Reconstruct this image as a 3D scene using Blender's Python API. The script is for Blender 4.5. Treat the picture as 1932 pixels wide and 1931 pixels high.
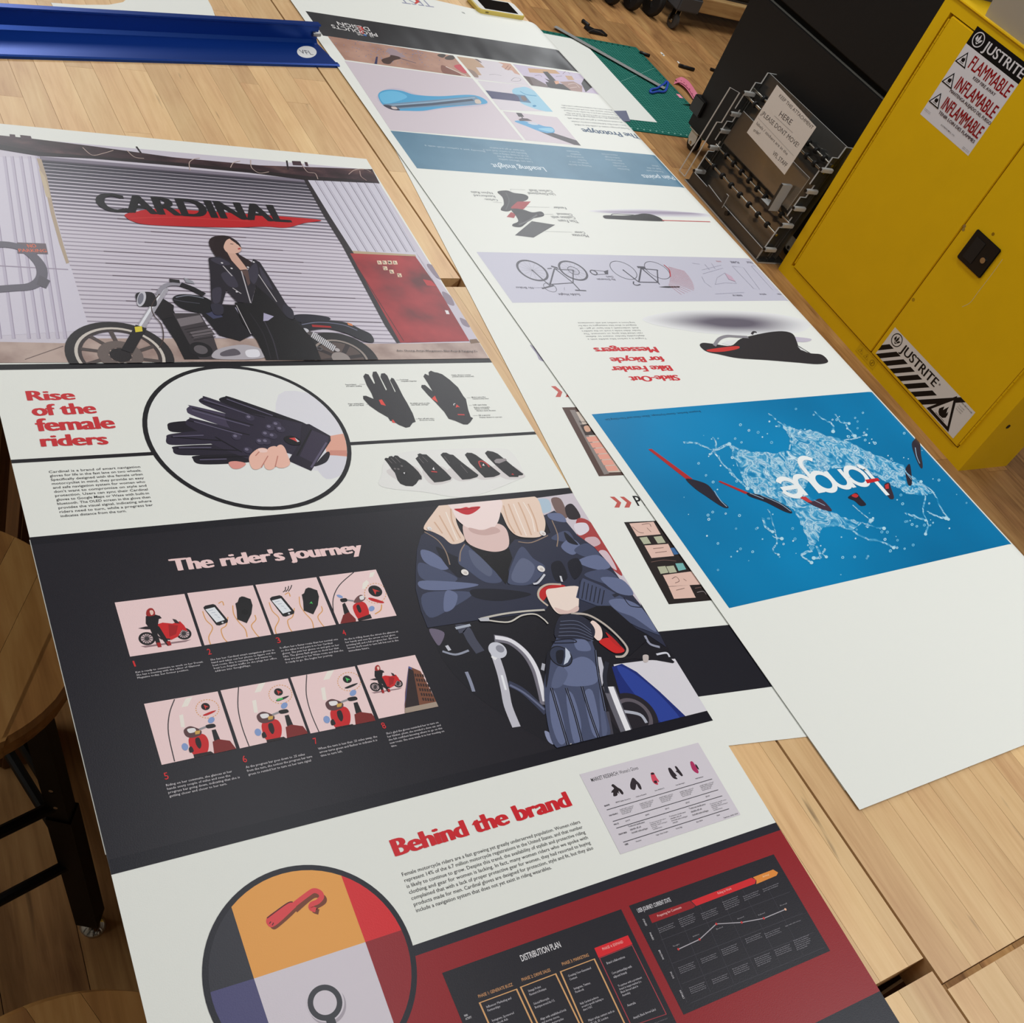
import bpy, bmesh, math, random
from mathutils import Vector, Matrix
from mathutils.geometry import tessellate_polygon

for _o in list(bpy.data.objects):
    bpy.data.objects.remove(_o)
SC = bpy.context.scene
COL = SC.collection
random.seed(7)

# ------------------------------------------------------------------ camera
CAMH, TZ = 1.76, 0.92            # camera height, bench-top height (metres)
FPX, CX, CY = 2050.6, 966.0, 965.5
CM = Matrix(((0.8389663, 0.0865493, -0.5372567),
             (-0.4179255, 0.7347884, -0.5342512),
             (0.3485309, 0.6727520, 0.6526339)))
cam = bpy.data.cameras.new('camera')
cam.sensor_fit = 'HORIZONTAL'
cam.sensor_width = 36.0
cam.lens = FPX / 1932.0 * 36.0
cam.clip_start = 0.02
camo = bpy.data.objects.new('camera', cam)
COL.objects.link(camo)
camo.matrix_world = Matrix.Translation((0, 0, CAMH)) @ CM.to_4x4()
SC.camera = camo

# ------------------------------------------------------------------ light
SC.view_settings.view_transform = 'Standard'
SC.view_settings.look = 'None'
SC.view_settings.gamma = 1.0
SC.view_settings.use_curve_mapping = False
SC.view_settings.exposure = 0.50
SC.cycles.max_bounces = 6
SC.cycles.diffuse_bounces = 3
SC.cycles.glossy_bounces = 3
SC.cycles.transmission_bounces = 4
SC.cycles.transparent_max_bounces = 14
wd = bpy.data.worlds.new('room_ambience')
SC.world = wd
wd.use_nodes = True
wd.node_tree.nodes['Background'].inputs[0].default_value = (1.0, 0.93, 0.82, 1)
wd.node_tree.nodes['Background'].inputs[1].default_value = 0.16


def ceiling_or_fill_lamp(x, y, z, sx, sy, power, col=(0.97, 1.0, 1.02)):
    l = bpy.data.lights.new('ceiling_or_fill_lamp', 'AREA')
    l.shape = 'RECTANGLE'
    l.size, l.size_y = sx, sy
    l.energy = power
    l.color = col
    o = bpy.data.objects.new('ceiling_or_fill_lamp', l)
    o.location = (x, y, z)
    COL.objects.link(o)


ceiling_or_fill_lamp(0.95, 1.0, 2.95, 0.4, 1.6, 11)
ceiling_or_fill_lamp(2.4, -0.5, 2.95, 0.4, 1.6, 27)
ceiling_or_fill_lamp(2.4, 3.2, 2.95, 0.4, 1.6, 19)
ceiling_or_fill_lamp(0.75, 4.6, 2.95, 0.4, 1.6, 26)
ceiling_or_fill_lamp(-1.5, 1.2, 2.95, 0.4, 1.6, 17)  # added fill, no known fixture: lifts the shaded left floor and stool
ceiling_or_fill_lamp(3.7, 4.7, 2.95, 0.4, 1.6, 34)  # extra fill lamp, added to brighten the floor and paper at back right


# ------------------------------------------------------------------ pixels and points
def ray(p):
    return CM @ Vector(((p[0] - CX) / FPX, -(p[1] - CY) / FPX, -1.0))


def on_z(p, z):
    d = ray(p)
    t = (z - CAMH) / d.z
    return Vector((d.x * t, d.y * t, z))


def on_x(p, x):
    d = ray(p)
    t = x / d.x
    return Vector((x, d.y * t, CAMH + d.z * t))


def on_y(p, y):
    d = ray(p)
    t = y / d.y
    return Vector((d.x * t, y, CAMH + d.z * t))


def crop(x0, y0, x1, w):
    s = (x1 - x0) / w
    return lambda x, y: (x0 + x * s, y0 + y * s)


def P(c, s):
    n = [float(a) for a in s.replace(',', ' ').split()]
    return [c(n[i], n[i + 1]) for i in range(0, len(n), 2)]


ident = lambda x, y: (x, y)


# ------------------------------------------------------------------ materials
def lin(c):
    return tuple((v / 255 / 12.92) if v / 255 <= .04045 else ((v / 255 + .055) / 1.055) ** 2.4 for v in c)


MATS = {}


def nodes(name):
    m = bpy.data.materials.new(name)
    m.use_nodes = True
    nt = m.node_tree
    return m, nt, nt.nodes, nt.links, nt.nodes['Principled BSDF']


def plain(name, c, rough=.5, metal=0, spec=.5, trans=0, ior=1.45, bump=0, bscale=200, var=0):
    if name in MATS:
        return MATS[name]
    m, nt, N, L, b = nodes(name)
    col = lin(c) + (1,)
    b.inputs['Base Color'].default_value = col
    b.inputs['Roughness'].default_value = rough
    b.inputs['Metallic'].default_value = metal
    b.inputs['Specular IOR Level'].default_value = spec
    b.inputs['Transmission Weight'].default_value = trans
    b.inputs['IOR'].default_value = ior
    if bump or var:
        tc = N.new('ShaderNodeTexCoord')
        no = N.new('ShaderNodeTexNoise')
        no.inputs['Scale'].default_value = bscale
        no.inputs['Detail'].default_value = 3
        L.new(tc.outputs['Object'], no.inputs['Vector'])
        if bump:
            bp = N.new('ShaderNodeBump')
            bp.inputs['Strength'].default_value = bump
            bp.inputs['Distance'].default_value = .002
            L.new(no.outputs['Fac'], bp.inputs['Height'])
            L.new(bp.outputs['Normal'], b.inputs['Normal'])
        if var:
            n2 = N.new('ShaderNodeTexNoise')
            n2.inputs['Scale'].default_value = bscale * .04
            n2.inputs['Detail'].default_value = 4
            L.new(tc.outputs['Object'], n2.inputs['Vector'])
            hs = N.new('ShaderNodeHueSaturation')
            mr = N.new('ShaderNodeMapRange')
            mr.inputs['To Min'].default_value = 1 - var
            mr.inputs['To Max'].default_value = 1 + var
            L.new(n2.outputs['Fac'], mr.inputs['Value'])
            L.new(mr.outputs['Result'], hs.inputs['Value'])
            hs.inputs['Color'].default_value = col
            L.new(hs.outputs['Color'], b.inputs['Base Color'])
    MATS[name] = m
    return m


def ink(c, rough=.36):
    """coated poster stock printed with one colour; fine emboss in the relief"""
    c = tuple(int(v) for v in c)
    k = 'ink_%02x%02x%02x_%d' % (*c, int(rough * 100))
    if k in MATS:
        return MATS[k]
    m, nt, N, L, b = nodes(k)
    b.inputs['Base Color'].default_value = lin(c) + (1,)
    b.inputs['Roughness'].default_value = rough
    b.inputs['Specular IOR Level'].default_value = .22
    g = N.new('ShaderNodeNewGeometry')
    no = N.new('ShaderNodeTexNoise')
    no.inputs['Scale'].default_value = 900
    no.inputs['Detail'].default_value = 1
    bp = N.new('ShaderNodeBump')
    bp.inputs['Strength'].default_value = .10
    bp.inputs['Distance'].default_value = .0006
    L.new(g.outputs['Position'], no.inputs['Vector'])
    L.new(no.outputs['Fac'], bp.inputs['Height'])
    L.new(bp.outputs['Normal'], b.inputs['Normal'])
    MATS[k] = m
    return m


def ramp_ink(name, stops, scale, detail=4, dist=0, stretch=(1, 1, 1), rough=.36, wave=False):
    """printed picture texture: noise through a colour ramp"""
    if name in MATS:
        return MATS[name]
    m, nt, N, L, b = nodes(name)
    b.inputs['Roughness'].default_value = rough
    b.inputs['Specular IOR Level'].default_value = .22
    g = N.new('ShaderNodeNewGeometry')
    mp = N.new('ShaderNodeMapping')
    mp.inputs['Scale'].default_value = stretch
    L.new(g.outputs['Position'], mp.inputs['Vector'])
    no = N.new('ShaderNodeTexNoise')
    no.inputs['Scale'].default_value = scale
    no.inputs['Detail'].default_value = detail
    no.inputs['Distortion'].default_value = dist
    L.new(mp.outputs['Vector'], no.inputs['Vector'])
    cr = N.new('ShaderNodeValToRGB')
    e = cr.color_ramp.elements
    while len(e) < len(stops):
        e.new(.5)
    for i, (p, c) in enumerate(stops):
        e[i].position = p
        e[i].color = lin(c) + (1,)
    L.new(no.outputs['Fac'], cr.inputs['Fac'])
    L.new(cr.outputs['Color'], b.inputs['Base Color'])
    MATS[name] = m
    return m


def wood(name, c0, c1, c2, along=1, rough=.45, rnd=.35, spec=.4, fine=90, fleck=.5):
    """boards: grain stretched along one world axis, tone varies per board"""
    if name in MATS:
        return MATS[name]
    m, nt, N, L, b = nodes(name)
    g = N.new('ShaderNodeNewGeometry')
    oi = N.new('ShaderNodeObjectInfo')
    mul = N.new('ShaderNodeMath'); mul.operation = 'MULTIPLY'
    mul.inputs[1].default_value = 37.0
    L.new(oi.outputs['Random'], mul.inputs[0])
    off = N.new('ShaderNodeCombineXYZ')
    for i in range(3):
        L.new(mul.outputs[0], off.inputs[i])
    add = N.new('ShaderNodeVectorMath'); add.operation = 'ADD'
    L.new(g.outputs['Position'], add.inputs[0])
    L.new(off.outputs[0], add.inputs[1])
    mp = N.new('ShaderNodeMapping')
    st = [1.0, 1.0, 1.0]
    st[along] = .07
    mp.inputs['Scale'].default_value = st
    L.new(add.outputs[0], mp.inputs['Vector'])
    n1 = N.new('ShaderNodeTexNoise')
    n1.inputs['Scale'].default_value = fine
    n1.inputs['Detail'].default_value = 5
    n1.inputs['Roughness'].default_value = .6
    n1.inputs['Distortion'].default_value = .6
    L.new(mp.outputs[0], n1.inputs['Vector'])
    n2 = N.new('ShaderNodeTexNoise')
    n2.inputs['Scale'].default_value = 9
    n2.inputs['Detail'].default_value = 3
    n2.inputs['Distortion'].default_value = 1.2
    mp2 = N.new('ShaderNodeMapping')
    st2 = [1.0, 1.0, 1.0]; st2[along] = .3
    mp2.inputs['Scale'].default_value = st2
    L.new(add.outputs[0], mp2.inputs['Vector'])
    L.new(mp2.outputs[0], n2.inputs['Vector'])
    mx = N.new('ShaderNodeMath'); mx.operation = 'MULTIPLY_ADD'
    L.new(n1.outputs['Fac'], mx.inputs[0]); mx.inputs[1].default_value = .5
    sc = N.new('ShaderNodeMath'); sc.operation = 'MULTIPLY'; sc.inputs[1].default_value = .5
    L.new(n2.outputs['Fac'], sc.inputs[0])
    L.new(sc.outputs[0], mx.inputs[2])
    cr = N.new('ShaderNodeValToRGB')
    e = cr.color_ramp.elements
    e.new(.5)
    for i, (p, c) in enumerate(((.28, c2), (.5, c1), (.68, c0))):
        e[i].position = p
        e[i].color = lin(c) + (1,)
    L.new(mx.outputs[0], cr.inputs['Fac'])
    hs = N.new('ShaderNodeHueSaturation')
    mr = N.new('ShaderNodeMapRange')
    mr.inputs['To Min'].default_value = 1 - rnd * .5
    mr.inputs['To Max'].default_value = 1 + rnd * .35
    L.new(oi.outputs['Random'], mr.inputs['Value'])
    L.new(mr.outputs[0], hs.inputs['Value'])
    L.new(cr.outputs[0], hs.inputs['Color'])
    mr2 = N.new('ShaderNodeMapRange')
    mr2.inputs['To Min'].default_value = .488
    mr2.inputs['To Max'].default_value = .506
    L.new(n2.outputs['Fac'], mr2.inputs['Value'])
    L.new(mr2.outputs[0], hs.inputs['Hue'])
    n3 = N.new('ShaderNodeTexNoise')
    n3.inputs['Scale'].default_value = fine * .55
    n3.inputs['Detail'].default_value = 2
    mp3 = N.new('ShaderNodeMapping')
    st3 = [1.0, 1.0, 1.0]; st3[along] = .12
    mp3.inputs['Scale'].default_value = st3
    mp3.inputs['Location'].default_value = (3.1, 7.7, 1.3)
    L.new(add.outputs[0], mp3.inputs['Vector'])
    L.new(mp3.outputs[0], n3.inputs['Vector'])
    fk = N.new('ShaderNodeMapRange')
    fk.inputs['From Min'].default_value = .70
    fk.inputs['From Max'].default_value = .78
    fk.inputs['To Max'].default_value = fleck
    L.new(n3.outputs['Fac'], fk.inputs['Value'])
    mxc = N.new('ShaderNodeMix'); mxc.data_type = 'RGBA'
    L.new(fk.outputs[0], mxc.inputs['Factor'])
    L.new(hs.outputs[0], mxc.inputs['A'])
    mxc.inputs['B'].default_value = lin(tuple(v * .62 for v in c2)) + (1,)
    L.new(mxc.outputs['Result'], b.inputs['Base Color'])
    b.inputs['Roughness'].default_value = rough
    b.inputs['Specular IOR Level'].default_value = spec
    bp = N.new('ShaderNodeBump'); bp.inputs['Strength'].default_value = .12; bp.inputs['Distance'].default_value = .001
    L.new(n1.outputs['Fac'], bp.inputs['Height'])
    L.new(bp.outputs[0], b.inputs['Normal'])
    MATS[name] = m
    return m


# ------------------------------------------------------------------ objects
def link(o, parent=None):
    COL.objects.link(o)
    if parent is not None:
        o.parent = parent
    return o


def tag(o, label=None, cat=None, group=None, kind=None):
    if label: o['label'] = label
    if cat: o['category'] = cat
    if group: o['group'] = group
    if kind: o['kind'] = kind
    return o


def empty(name, loc, label=None, cat=None, group=None, rz=0):
    o = bpy.data.objects.new(name, None)
    o.location = loc
    o.rotation_euler.z = rz
    o.empty_display_size = .05
    link(o)
    return tag(o, label, cat, group)


class MB:
    """collects world-space shapes into one mesh"""
    def __init__(s):
        s.v = []; s.f = []

    def add(s, vs, fs):
        o = len(s.v)
        s.v += [Vector(v) for v in vs]
        s.f += [tuple(i + o for i in f) for f in fs]
        return s

    def box(s, x0, x1, y0, y1, z0, z1, fr=None):
        vs = [Vector((x, y, z)) for x in (x0, x1) for y in (y0, y1) for z in (z0, z1)]
        if fr: vs = [fr @ v for v in vs]
        return s.add(vs, [(0, 1, 3, 2), (4, 6, 7, 5), (0, 4, 5, 1), (2, 3, 7, 6), (0, 2, 6, 4), (1, 5, 7, 3)])

    def rbox(s, x0, x1, y0, y1, z0, z1, b=.004, fr=None):
        """box with chamfered edges"""
        bm = bmesh.new()
        r = bmesh.ops.create_cube(bm, size=1)
        for v in bm.verts:
            v.co = Vector((x0 + (v.co.x + .5) * (x1 - x0), y0 + (v.co.y + .5) * (y1 - y0), z0 + (v.co.z + .5) * (z1 - z0)))
        bmesh.ops.bevel(bm, geom=list(bm.edges), offset=b, segments=2, affect='EDGES')
        bm.verts.index_update()
        vs = [(fr @ v.co if fr else v.co.copy()) for v in bm.verts]
        fs = [tuple(v.index for v in f.verts) for f in bm.faces]
        bm.free()
        return s.add(vs, fs)

    def ring(s, c, ax, r, n, ref=None):
        ax = ax.normalized()
        a = ref if ref else (Vector((0, 0, 1)) if abs(ax.z) < .9 else Vector((1, 0, 0)))
        e1 = ax.cross(a).normalized(); e2 = ax.cross(e1)
        return [c + e1 * (r * math.cos(2 * math.pi * i / n)) + e2 * (r * math.sin(2 * math.pi * i / n)) for i in range(n)]

    def cyl(s, p, q, r, n=16, r2=None, caps=True):
        p = Vector(p); q = Vector(q)
        a = s.ring(p, q - p, r, n); b = s.ring(q, q - p, r if r2 is None else r2, n)
        fs = [(i, (i + 1) % n, n + (i + 1) % n, n + i) for i in range(n)]
        if caps: fs += [tuple(reversed(range(n))), tuple(range(n, 2 * n))]
        return s.add(a + b, fs)

    def tube(s, pts, r, n=8, closed=False):
        pts = [Vector(p) for p in pts]
        m = len(pts); vs = []; ref = None
        for i, p in enumerate(pts):
            if closed: d = pts[(i + 1) % m] - pts[i - 1]
            else: d = pts[min(i + 1, m - 1)] - pts[max(i - 1, 0)]
            vs += s.ring(p, d, r if not callable(r) else r(i / (m - 1)), n)
        fs = []
        for k in range(m if closed else m - 1):
            k2 = (k + 1) % m
            fs += [(k * n + i, k * n + (i + 1) % n, k2 * n + (i + 1) % n, k2 * n + i) for i in range(n)]
        if not closed: fs += [tuple(reversed(range(n))), tuple(range((m - 1) * n, m * n))]
        return s.add(vs, fs)

    def lathe(s, c, prof, n=32, ax=Vector((0, 0, 1))):
        """prof: (radius, height) pairs turned about an axis through c"""
        c = Vector(c); vs = []
        for r, h in prof: vs += s.ring(c + ax * h, ax, max(r, 1e-5), n)
        fs = [(k * n + i, k * n + (i + 1) % n, (k + 1) * n + (i + 1) % n, (k + 1) * n + i) for k in range(len(prof) - 1) for i in range(n)]
        fs += [tuple(reversed(range(n))), tuple(range((len(prof) - 1) * n, len(prof) * n))]
        return s.add(vs, fs)

    def prism(s, poly, d):
        """planar 3-D outline pushed along d"""
        poly = [Vector(p) for p in poly]; d = Vector(d); n = len(poly)
        tr = tessellate_polygon([poly])
        vs = poly + [p + d for p in poly]
        fs = [tuple(t) for t in tr] + [tuple(i + n for i in reversed(t)) for t in tr]
        fs += [(i, (i + 1) % n, n + (i + 1) % n, n + i) for i in range(n)]
        return s.add(vs, fs)

    def build(s, name, mat, parent=None, smooth=False, fix=True):
        p = parent; org = Vector((0, 0, 0))
        while p is not None:
            org += p.location; p = p.parent
        me = bpy.data.meshes.new(name)
        me.from_pydata([tuple(v - org) for v in s.v], [], s.f)
        if fix:
            bm = bmesh.new(); bm.from_mesh(me)
            bmesh.ops.recalc_face_normals(bm, faces=bm.faces)
            bm.to_mesh(me); bm.free()
        if smooth:
            me.shade_smooth()
            if hasattr(me, 'set_sharp_from_angle'): me.set_sharp_from_angle(angle=.6)
        me.materials.append(mat)
        o = bpy.data.objects.new(name, me)
        return link(o, parent)


def thing(mb, name, mat, base, label, cat, group=None, smooth=False):
    """a one-mesh thing whose origin lies at its base"""
    base = Vector(base)
    mb.v = [v - base for v in mb.v]
    o = mb.build(name, mat, None, smooth)
    o.location = base
    return tag(o, label, cat, group)


# ------------------------------------------------------------------ printing on surfaces
class Flat:
    """sheet lying level; frame turned by th about z; optional bend over the bench edge at u0"""
    def __init__(s, th, z, u0=None, r=.05):
        s.th, s.z, s.u0, s.r = th, z, u0, r
        s.c, s.s = math.cos(th), math.sin(th)

    def uv(s, p):
        w = on_z(p, s.z)
        u, v = w.x * s.c + w.y * s.s, -w.x * s.s + w.y * s.c
        if s.u0 is None or u <= s.u0: return (u, v)
        d = ray(p)
        du, dv = d.x * s.c + d.y * s.s, -d.x * s.s + d.y * s.c
        lo, hi = 0.0, 1.25

        def g(f):
            t = (s.z - s.r * (1 - math.cos(f)) - CAMH) / d.z
            return t * du - (s.u0 + s.r * math.sin(f)), t
        last = 0.0
        k = 60
        for i in range(1, k + 1):
            f = hi * i / k
            if g(f)[0] <= 0:
                a, b2 = last, f
                for _ in range(30):
                    m = (a + b2) / 2
                    if g(m)[0] > 0: a = m
                    else: b2 = m
                last = a
                break
            last = f
        return (s.u0 + s.r * last, g(last)[1] * dv)

    def uvt(s, p):
        """for lettering: keeps its line straight where the sheet bends"""
        w = on_z(p, s.z)
        u, v = w.x * s.c + w.y * s.s, -w.x * s.s + w.y * s.c
        if s.u0 is not None and u > s.u0: u = s.u0 + (u - s.u0) * .5
        return (u, v)

    def xyz(s, u, v, o=0.0):
        if s.u0 is None or u <= s.u0: w = (u, s.z + o)
        else:
            f = (u - s.u0) / s.r
            w = (s.u0 + s.r * math.sin(f) + o * math.sin(f), s.z - s.r * (1 - math.cos(f)) + o * math.cos(f))
        return Vector((w[0] * s.c - v * s.s, w[0] * s.s + v * s.c, w[1]))


class Wall:
    """upright or tilted plane: origin, right vector, up vector; o = outward offset"""
    u0 = None

    def __init__(s, o, eu, ev):
        s.o, s.eu, s.ev = Vector(o), Vector(eu).normalized(), Vector(ev).normalized()
        s.n = s.eu.cross(s.ev)

    def uv(s, p):
        d = ray(p); c = Vector((0, 0, CAMH))
        t = (s.o - c).dot(s.n) / d.dot(s.n)
        w = c + d * t - s.o
        return (w.dot(s.eu), w.dot(s.ev))

    def uvt(s, p):
        return s.uv(p)

    def xyz(s, u, v, o=0.0):
        return s.o + s.eu * u + s.ev * v + s.n * o


def halfclip(poly, a, b, c):
    """keep a*u+b*v<=c"""
    out = []
    for i in range(len(poly)):
        p, q = poly[i - 1], poly[i]
        dp, dq = a * p[0] + b * p[1] - c, a * q[0] + b * q[1] - c
        if (dp <= 0) != (dq <= 0):
            t = dp / (dp - dq)
            out.append((p[0] + (q[0] - p[0]) * t, p[1] + (q[1] - p[1]) * t))
        if dq <= 0: out.append(q)
    return out


def area2(p):
    return sum(p[i - 1][0] * p[i][1] - p[i][0] * p[i - 1][1] for i in range(len(p)))


def spline(pts, closed=True, n=5):
    m = len(pts); out = []
    for i in range(m if closed else m - 1):
        g = lambda k: pts[k % m] if closed else pts[max(0, min(m - 1, k))]
        a, b, c, d = g(i - 1), g(i), g(i + 1), g(i + 2)
        for k in range(n):
            t = k / n
            out.append(tuple(.5 * (2 * b[j] + (c[j] - a[j]) * t + (2 * a[j] - 5 * b[j] + 4 * c[j] - d[j]) * t * t + (3 * b[j] - a[j] - 3 * c[j] + d[j]) * t ** 3) for j in (0, 1)))
    if not closed: out.append(pts[-1])
    return out


FONT = {}


def glyphs(txt, bold=0.0, res=3):
    k = (txt, bold, res)
    if k in FONT: return FONT[k]
    cu = bpy.data.curves.new('t', 'FONT')
    cu.body = txt
    cu.resolution_u = res
    cu.offset = bold
    cu.fill_mode = 'FRONT'
    o = bpy.data.objects.new('t', cu)
    me = bpy.data.meshes.new_from_object(o)
    me.calc_loop_triangles()
    v = [(a.co.x, a.co.y) for a in me.vertices]
    t = [tuple(a.vertices) for a in me.loop_triangles]
    bpy.data.objects.remove(o); bpy.data.curves.remove(cu); bpy.data.meshes.remove(me)
    x = [a[0] for a in v] or [0, 1]
    FONT[k] = (v, t, min(x), max(x))
    return FONT[k]


_h = glyphs('H')
CAP = max(a[1] for a in _h[0])


class Art:
    STEP = 7e-6

    def __init__(s, surf, base=.00006):
        s.S, s.z = surf, base
        s.v, s.f, s.m, s.mats, s.clip = [], [], [], [], None

    def mi(s, mat):
        if not isinstance(mat, bpy.types.Material): mat = ink(mat)
        if mat not in s.mats: s.mats.append(mat)
        return s.mats.index(mat)

    def put(s, poly, mi):
        if s.clip:
            for a, b, c in s.clip:
                poly = halfclip(poly, a, b, c)
                if len(poly) < 3: return
        u0 = s.S.u0
        if u0 is not None and max(p[0] for p in poly) > u0:
            e = [-1e9, u0] + [u0 + .004 * (i + 1) for i in range(14)] + [1e9]
            for a, b in zip(e, e[1:]):
                q = halfclip(halfclip(poly, -1, 0, -a), 1, 0, b)
                if len(q) >= 3: s.raw(q, mi)
        else: s.raw(poly, mi)

    def raw(s, poly, mi):
        if area2(poly) < 0: poly = poly[::-1]
        o = len(s.v)
        s.v += [s.S.xyz(p[0], p[1], s.z) for p in poly]
        s.f.append(tuple(range(o, o + len(poly)))); s.m.append(mi)

    def set_clip(s, uvpoly):
        if uvpoly is None: s.clip = None; return
        if area2(uvpoly) < 0: uvpoly = uvpoly[::-1]
        s.clip = []
        for i in range(len(uvpoly)):
            (x0, y0), (x1, y1) = uvpoly[i - 1], uvpoly[i]
            a, b = y1 - y0, x0 - x1
            s.clip.append((a, b, a * x0 + b * y0))

    def pu(s, uv, col):
        mi = s.mi(col)
        if len(uv) <= 3: s.put(list(uv), mi)
        else:
            for t in tessellate_polygon([[Vector((a, b, 0)) for a, b in uv]]):
                s.put([uv[i] for i in t], mi)
        s.z += s.STEP
        return s

    def p(s, px, col, sm=False):
        uv = [s.S.uv(q) for q in px]
        if sm: uv = spline(uv)
        return s.pu(uv, col)

    def lu(s, uv, w, col, closed=False):
        mi = s.mi(col); w *= .5
        n = len(uv)
        L_, R_ = [], []
        for i in range(n):
            a = uv[i - 1] if (closed or i) else uv[i]
            b = uv[(i + 1) % n] if (closed or i < n - 1) else uv[i]
            dx, dy = b[0] - a[0], b[1] - a[1]
            l = math.hypot(dx, dy) or 1
            nx, ny = -dy / l * w, dx / l * w
            L_.append((uv[i][0] + nx, uv[i][1] + ny)); R_.append((uv[i][0] - nx, uv[i][1] - ny))
        for i in range(n if closed else n - 1):
            j = (i + 1) % n
            s.put([L_[i], R_[i], R_[j], L_[j]], mi)
        s.z += s.STEP
        return s

    def l(s, px, w, col, closed=False, sm=False):
        """w in millimetres on the sheet"""
        uv = [s.S.uv(q) for q in px]
        if sm: uv = spline(uv, closed, 5)
        return s.lu(uv, w / 1000, col, closed)

    def disc(s, c, r, col, r_in=0, n=40, a0=0, a1=360):
        """c in uv, radii in metres"""
        mi = s.mi(col)
        an = [math.radians(a0 + (a1 - a0) * i / n) for i in range(n + 1)]
        for a, b in zip(an, an[1:]):
            po = [(c[0] + r * math.cos(a), c[1] + r * math.sin(a)), (c[0] + r * math.cos(b), c[1] + r * math.sin(b))]
            if r_in: po += [(c[0] + r_in * math.cos(b), c[1] + r_in * math.sin(b)), (c[0] + r_in * math.cos(a), c[1] + r_in * math.sin(a))]
            else: po += [c]
            s.put(po, mi)
        s.z += s.STEP
        return s

    def circ(s, c, e, col, r_in=0, n=40):
        """centre and a rim point in pixels; r_in as a fraction"""
        a, b = s.S.uv(c), s.S.uv(e)
        r = math.hypot(a[0] - b[0], a[1] - b[1])
        return s.disc(a, r, col, r * r_in, n)

    def ell(s, c, ex, ey, col, n=28):
        """ellipse: centre and two conjugate rim points, pixels"""
        a, b, d = s.S.uv(c), s.S.uv(ex), s.S.uv(ey)
        return s.pu([(a[0] + (b[0] - a[0]) * math.cos(t) + (d[0] - a[0]) * math.sin(t), a[1] + (b[1] - a[1]) * math.cos(t) + (d[1] - a[1]) * math.sin(t)) for t in [2 * math.pi * i / n for i in range(n)]], col)

    def tu(s, txt, a, b, h, col, bold=0., res=3, shear=0.):
        v, t, x0, x1 = glyphs(txt, 0.0 if bold > .025 else min(bold, .008), res)
        if not t: return s
        mi = s.mi(col)
        if bold > .025:
            k = bold * .62
            dx, dy = (b[0] - a[0]) / (x1 - x0), (b[1] - a[1]) / (x1 - x0)
            hh = h * k * .25
            l = math.hypot(dx, dy)
            for sg, sv in ((-k, 0), (k, 0), (-k * .5, -1), (k * .5, 1)):
                o = (dx * sg - dy / l * hh * sv, dy * sg + dx / l * hh * sv)
                s._tu(v, t, x0, x1, (a[0] + o[0], a[1] + o[1]), (b[0] + o[0], b[1] + o[1]), h, mi, shear)
                s.z += s.STEP
        return s._tu(v, t, x0, x1, a, b, h, mi, shear)

    def _tu(s, v, t, x0, x1, a, b, h, mi, shear):
        dx, dy = b[0] - a[0], b[1] - a[1]
        l = math.hypot(dx, dy); nx, ny = -dy / l * h / CAP, dx / l * h / CAP
        w = [(a[0] + dx * (p[0] - x0 + shear * p[1]) / (x1 - x0) + nx * p[1], a[1] + dy * (p[0] - x0 + shear * p[1]) / (x1 - x0) + ny * p[1]) for p in v]
        for q in t: s.put([w[i] for i in q], mi)
        return s

    def t(s, txt, p0, p1, top, col, bold=0., res=3, shear=0.):
        """baseline start, baseline end and any point on the cap line, pixels"""
        a, b, c = s.S.uvt(p0), s.S.uvt(p1), s.S.uvt(top)
        l = math.hypot(b[0] - a[0], b[1] - a[1])
        h = abs(-(b[1] - a[1]) * (c[0] - a[0]) + (b[0] - a[0]) * (c[1] - a[1])) / l
        s.tu(txt, a, b, h, col, bold, res, shear)
        s.z += s.STEP
        return s

    def para(s, lines, p0, p1, pl, col, just=False, size=.62, bold=0., res=1, boldfirst=None):
        """first baseline start/end and last baseline start, pixels"""
        a, b, e = s.S.uvt(p0), s.S.uvt(p1), s.S.uvt(pl)
        W = math.hypot(b[0] - a[0], b[1] - a[1])
        d = ((b[0] - a[0]) / W, (b[1] - a[1]) / W)
        n = len(lines)
        st = ((e[0] - a[0]) / max(1, n - 1), (e[1] - a[1]) / max(1, n - 1))
        h = abs(-d[1] * st[0] + d[0] * st[1]) * size if n > 1 else W * .04
        wid = [glyphs(t, min(bold, .008), res) for t in lines]
        wid = [g[3] - g[2] for g in wid]
        mx = max(wid)
        for i, t in enumerate(lines):
            o = (a[0] + st[0] * i, a[1] + st[1] * i)
            w = W if (just and i < n - 1) else W * wid[i] / mx
            s.tu(t, o, (o[0] + d[0] * w, o[1] + d[1] * w), h, col, bold, res)
        s.z += s.STEP
        return s

    def build(s, name, parent, label=None):
        org = Vector((0, 0, 0)); p = parent
        while p is not None: org += p.location; p = p.parent
        me = bpy.data.meshes.new(name)
        me.from_pydata([tuple(v - org) for v in s.v], [], s.f)
        for m in s.mats: me.materials.append(m)
        me.polygons.foreach_set('material_index', s.m)
        o = bpy.data.objects.new(name, me)
        if label: o['label'] = label
        return link(o, parent)


def fit_circle(uv):
    """least-squares circle through points"""
    n = len(uv)
    mx = sum(p[0] for p in uv) / n; my = sum(p[1] for p in uv) / n
    A = Matrix(((0, 0, 0), (0, 0, 0), (0, 0, 0))); B = Vector((0, 0, 0))
    for x, y in uv:
        x -= mx; y -= my
        r = Vector((x, y, 1)); q = x * x + y * y
        for i in range(3):
            B[i] += r[i] * q
            for j in range(3): A[i][j] += r[i] * r[j]
    a = A.inverted() @ B
    return (mx + a[0] / 2, my + a[1] / 2), math.sqrt(a[2] + a[0] ** 2 / 4 + a[1] ** 2 / 4)


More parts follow.
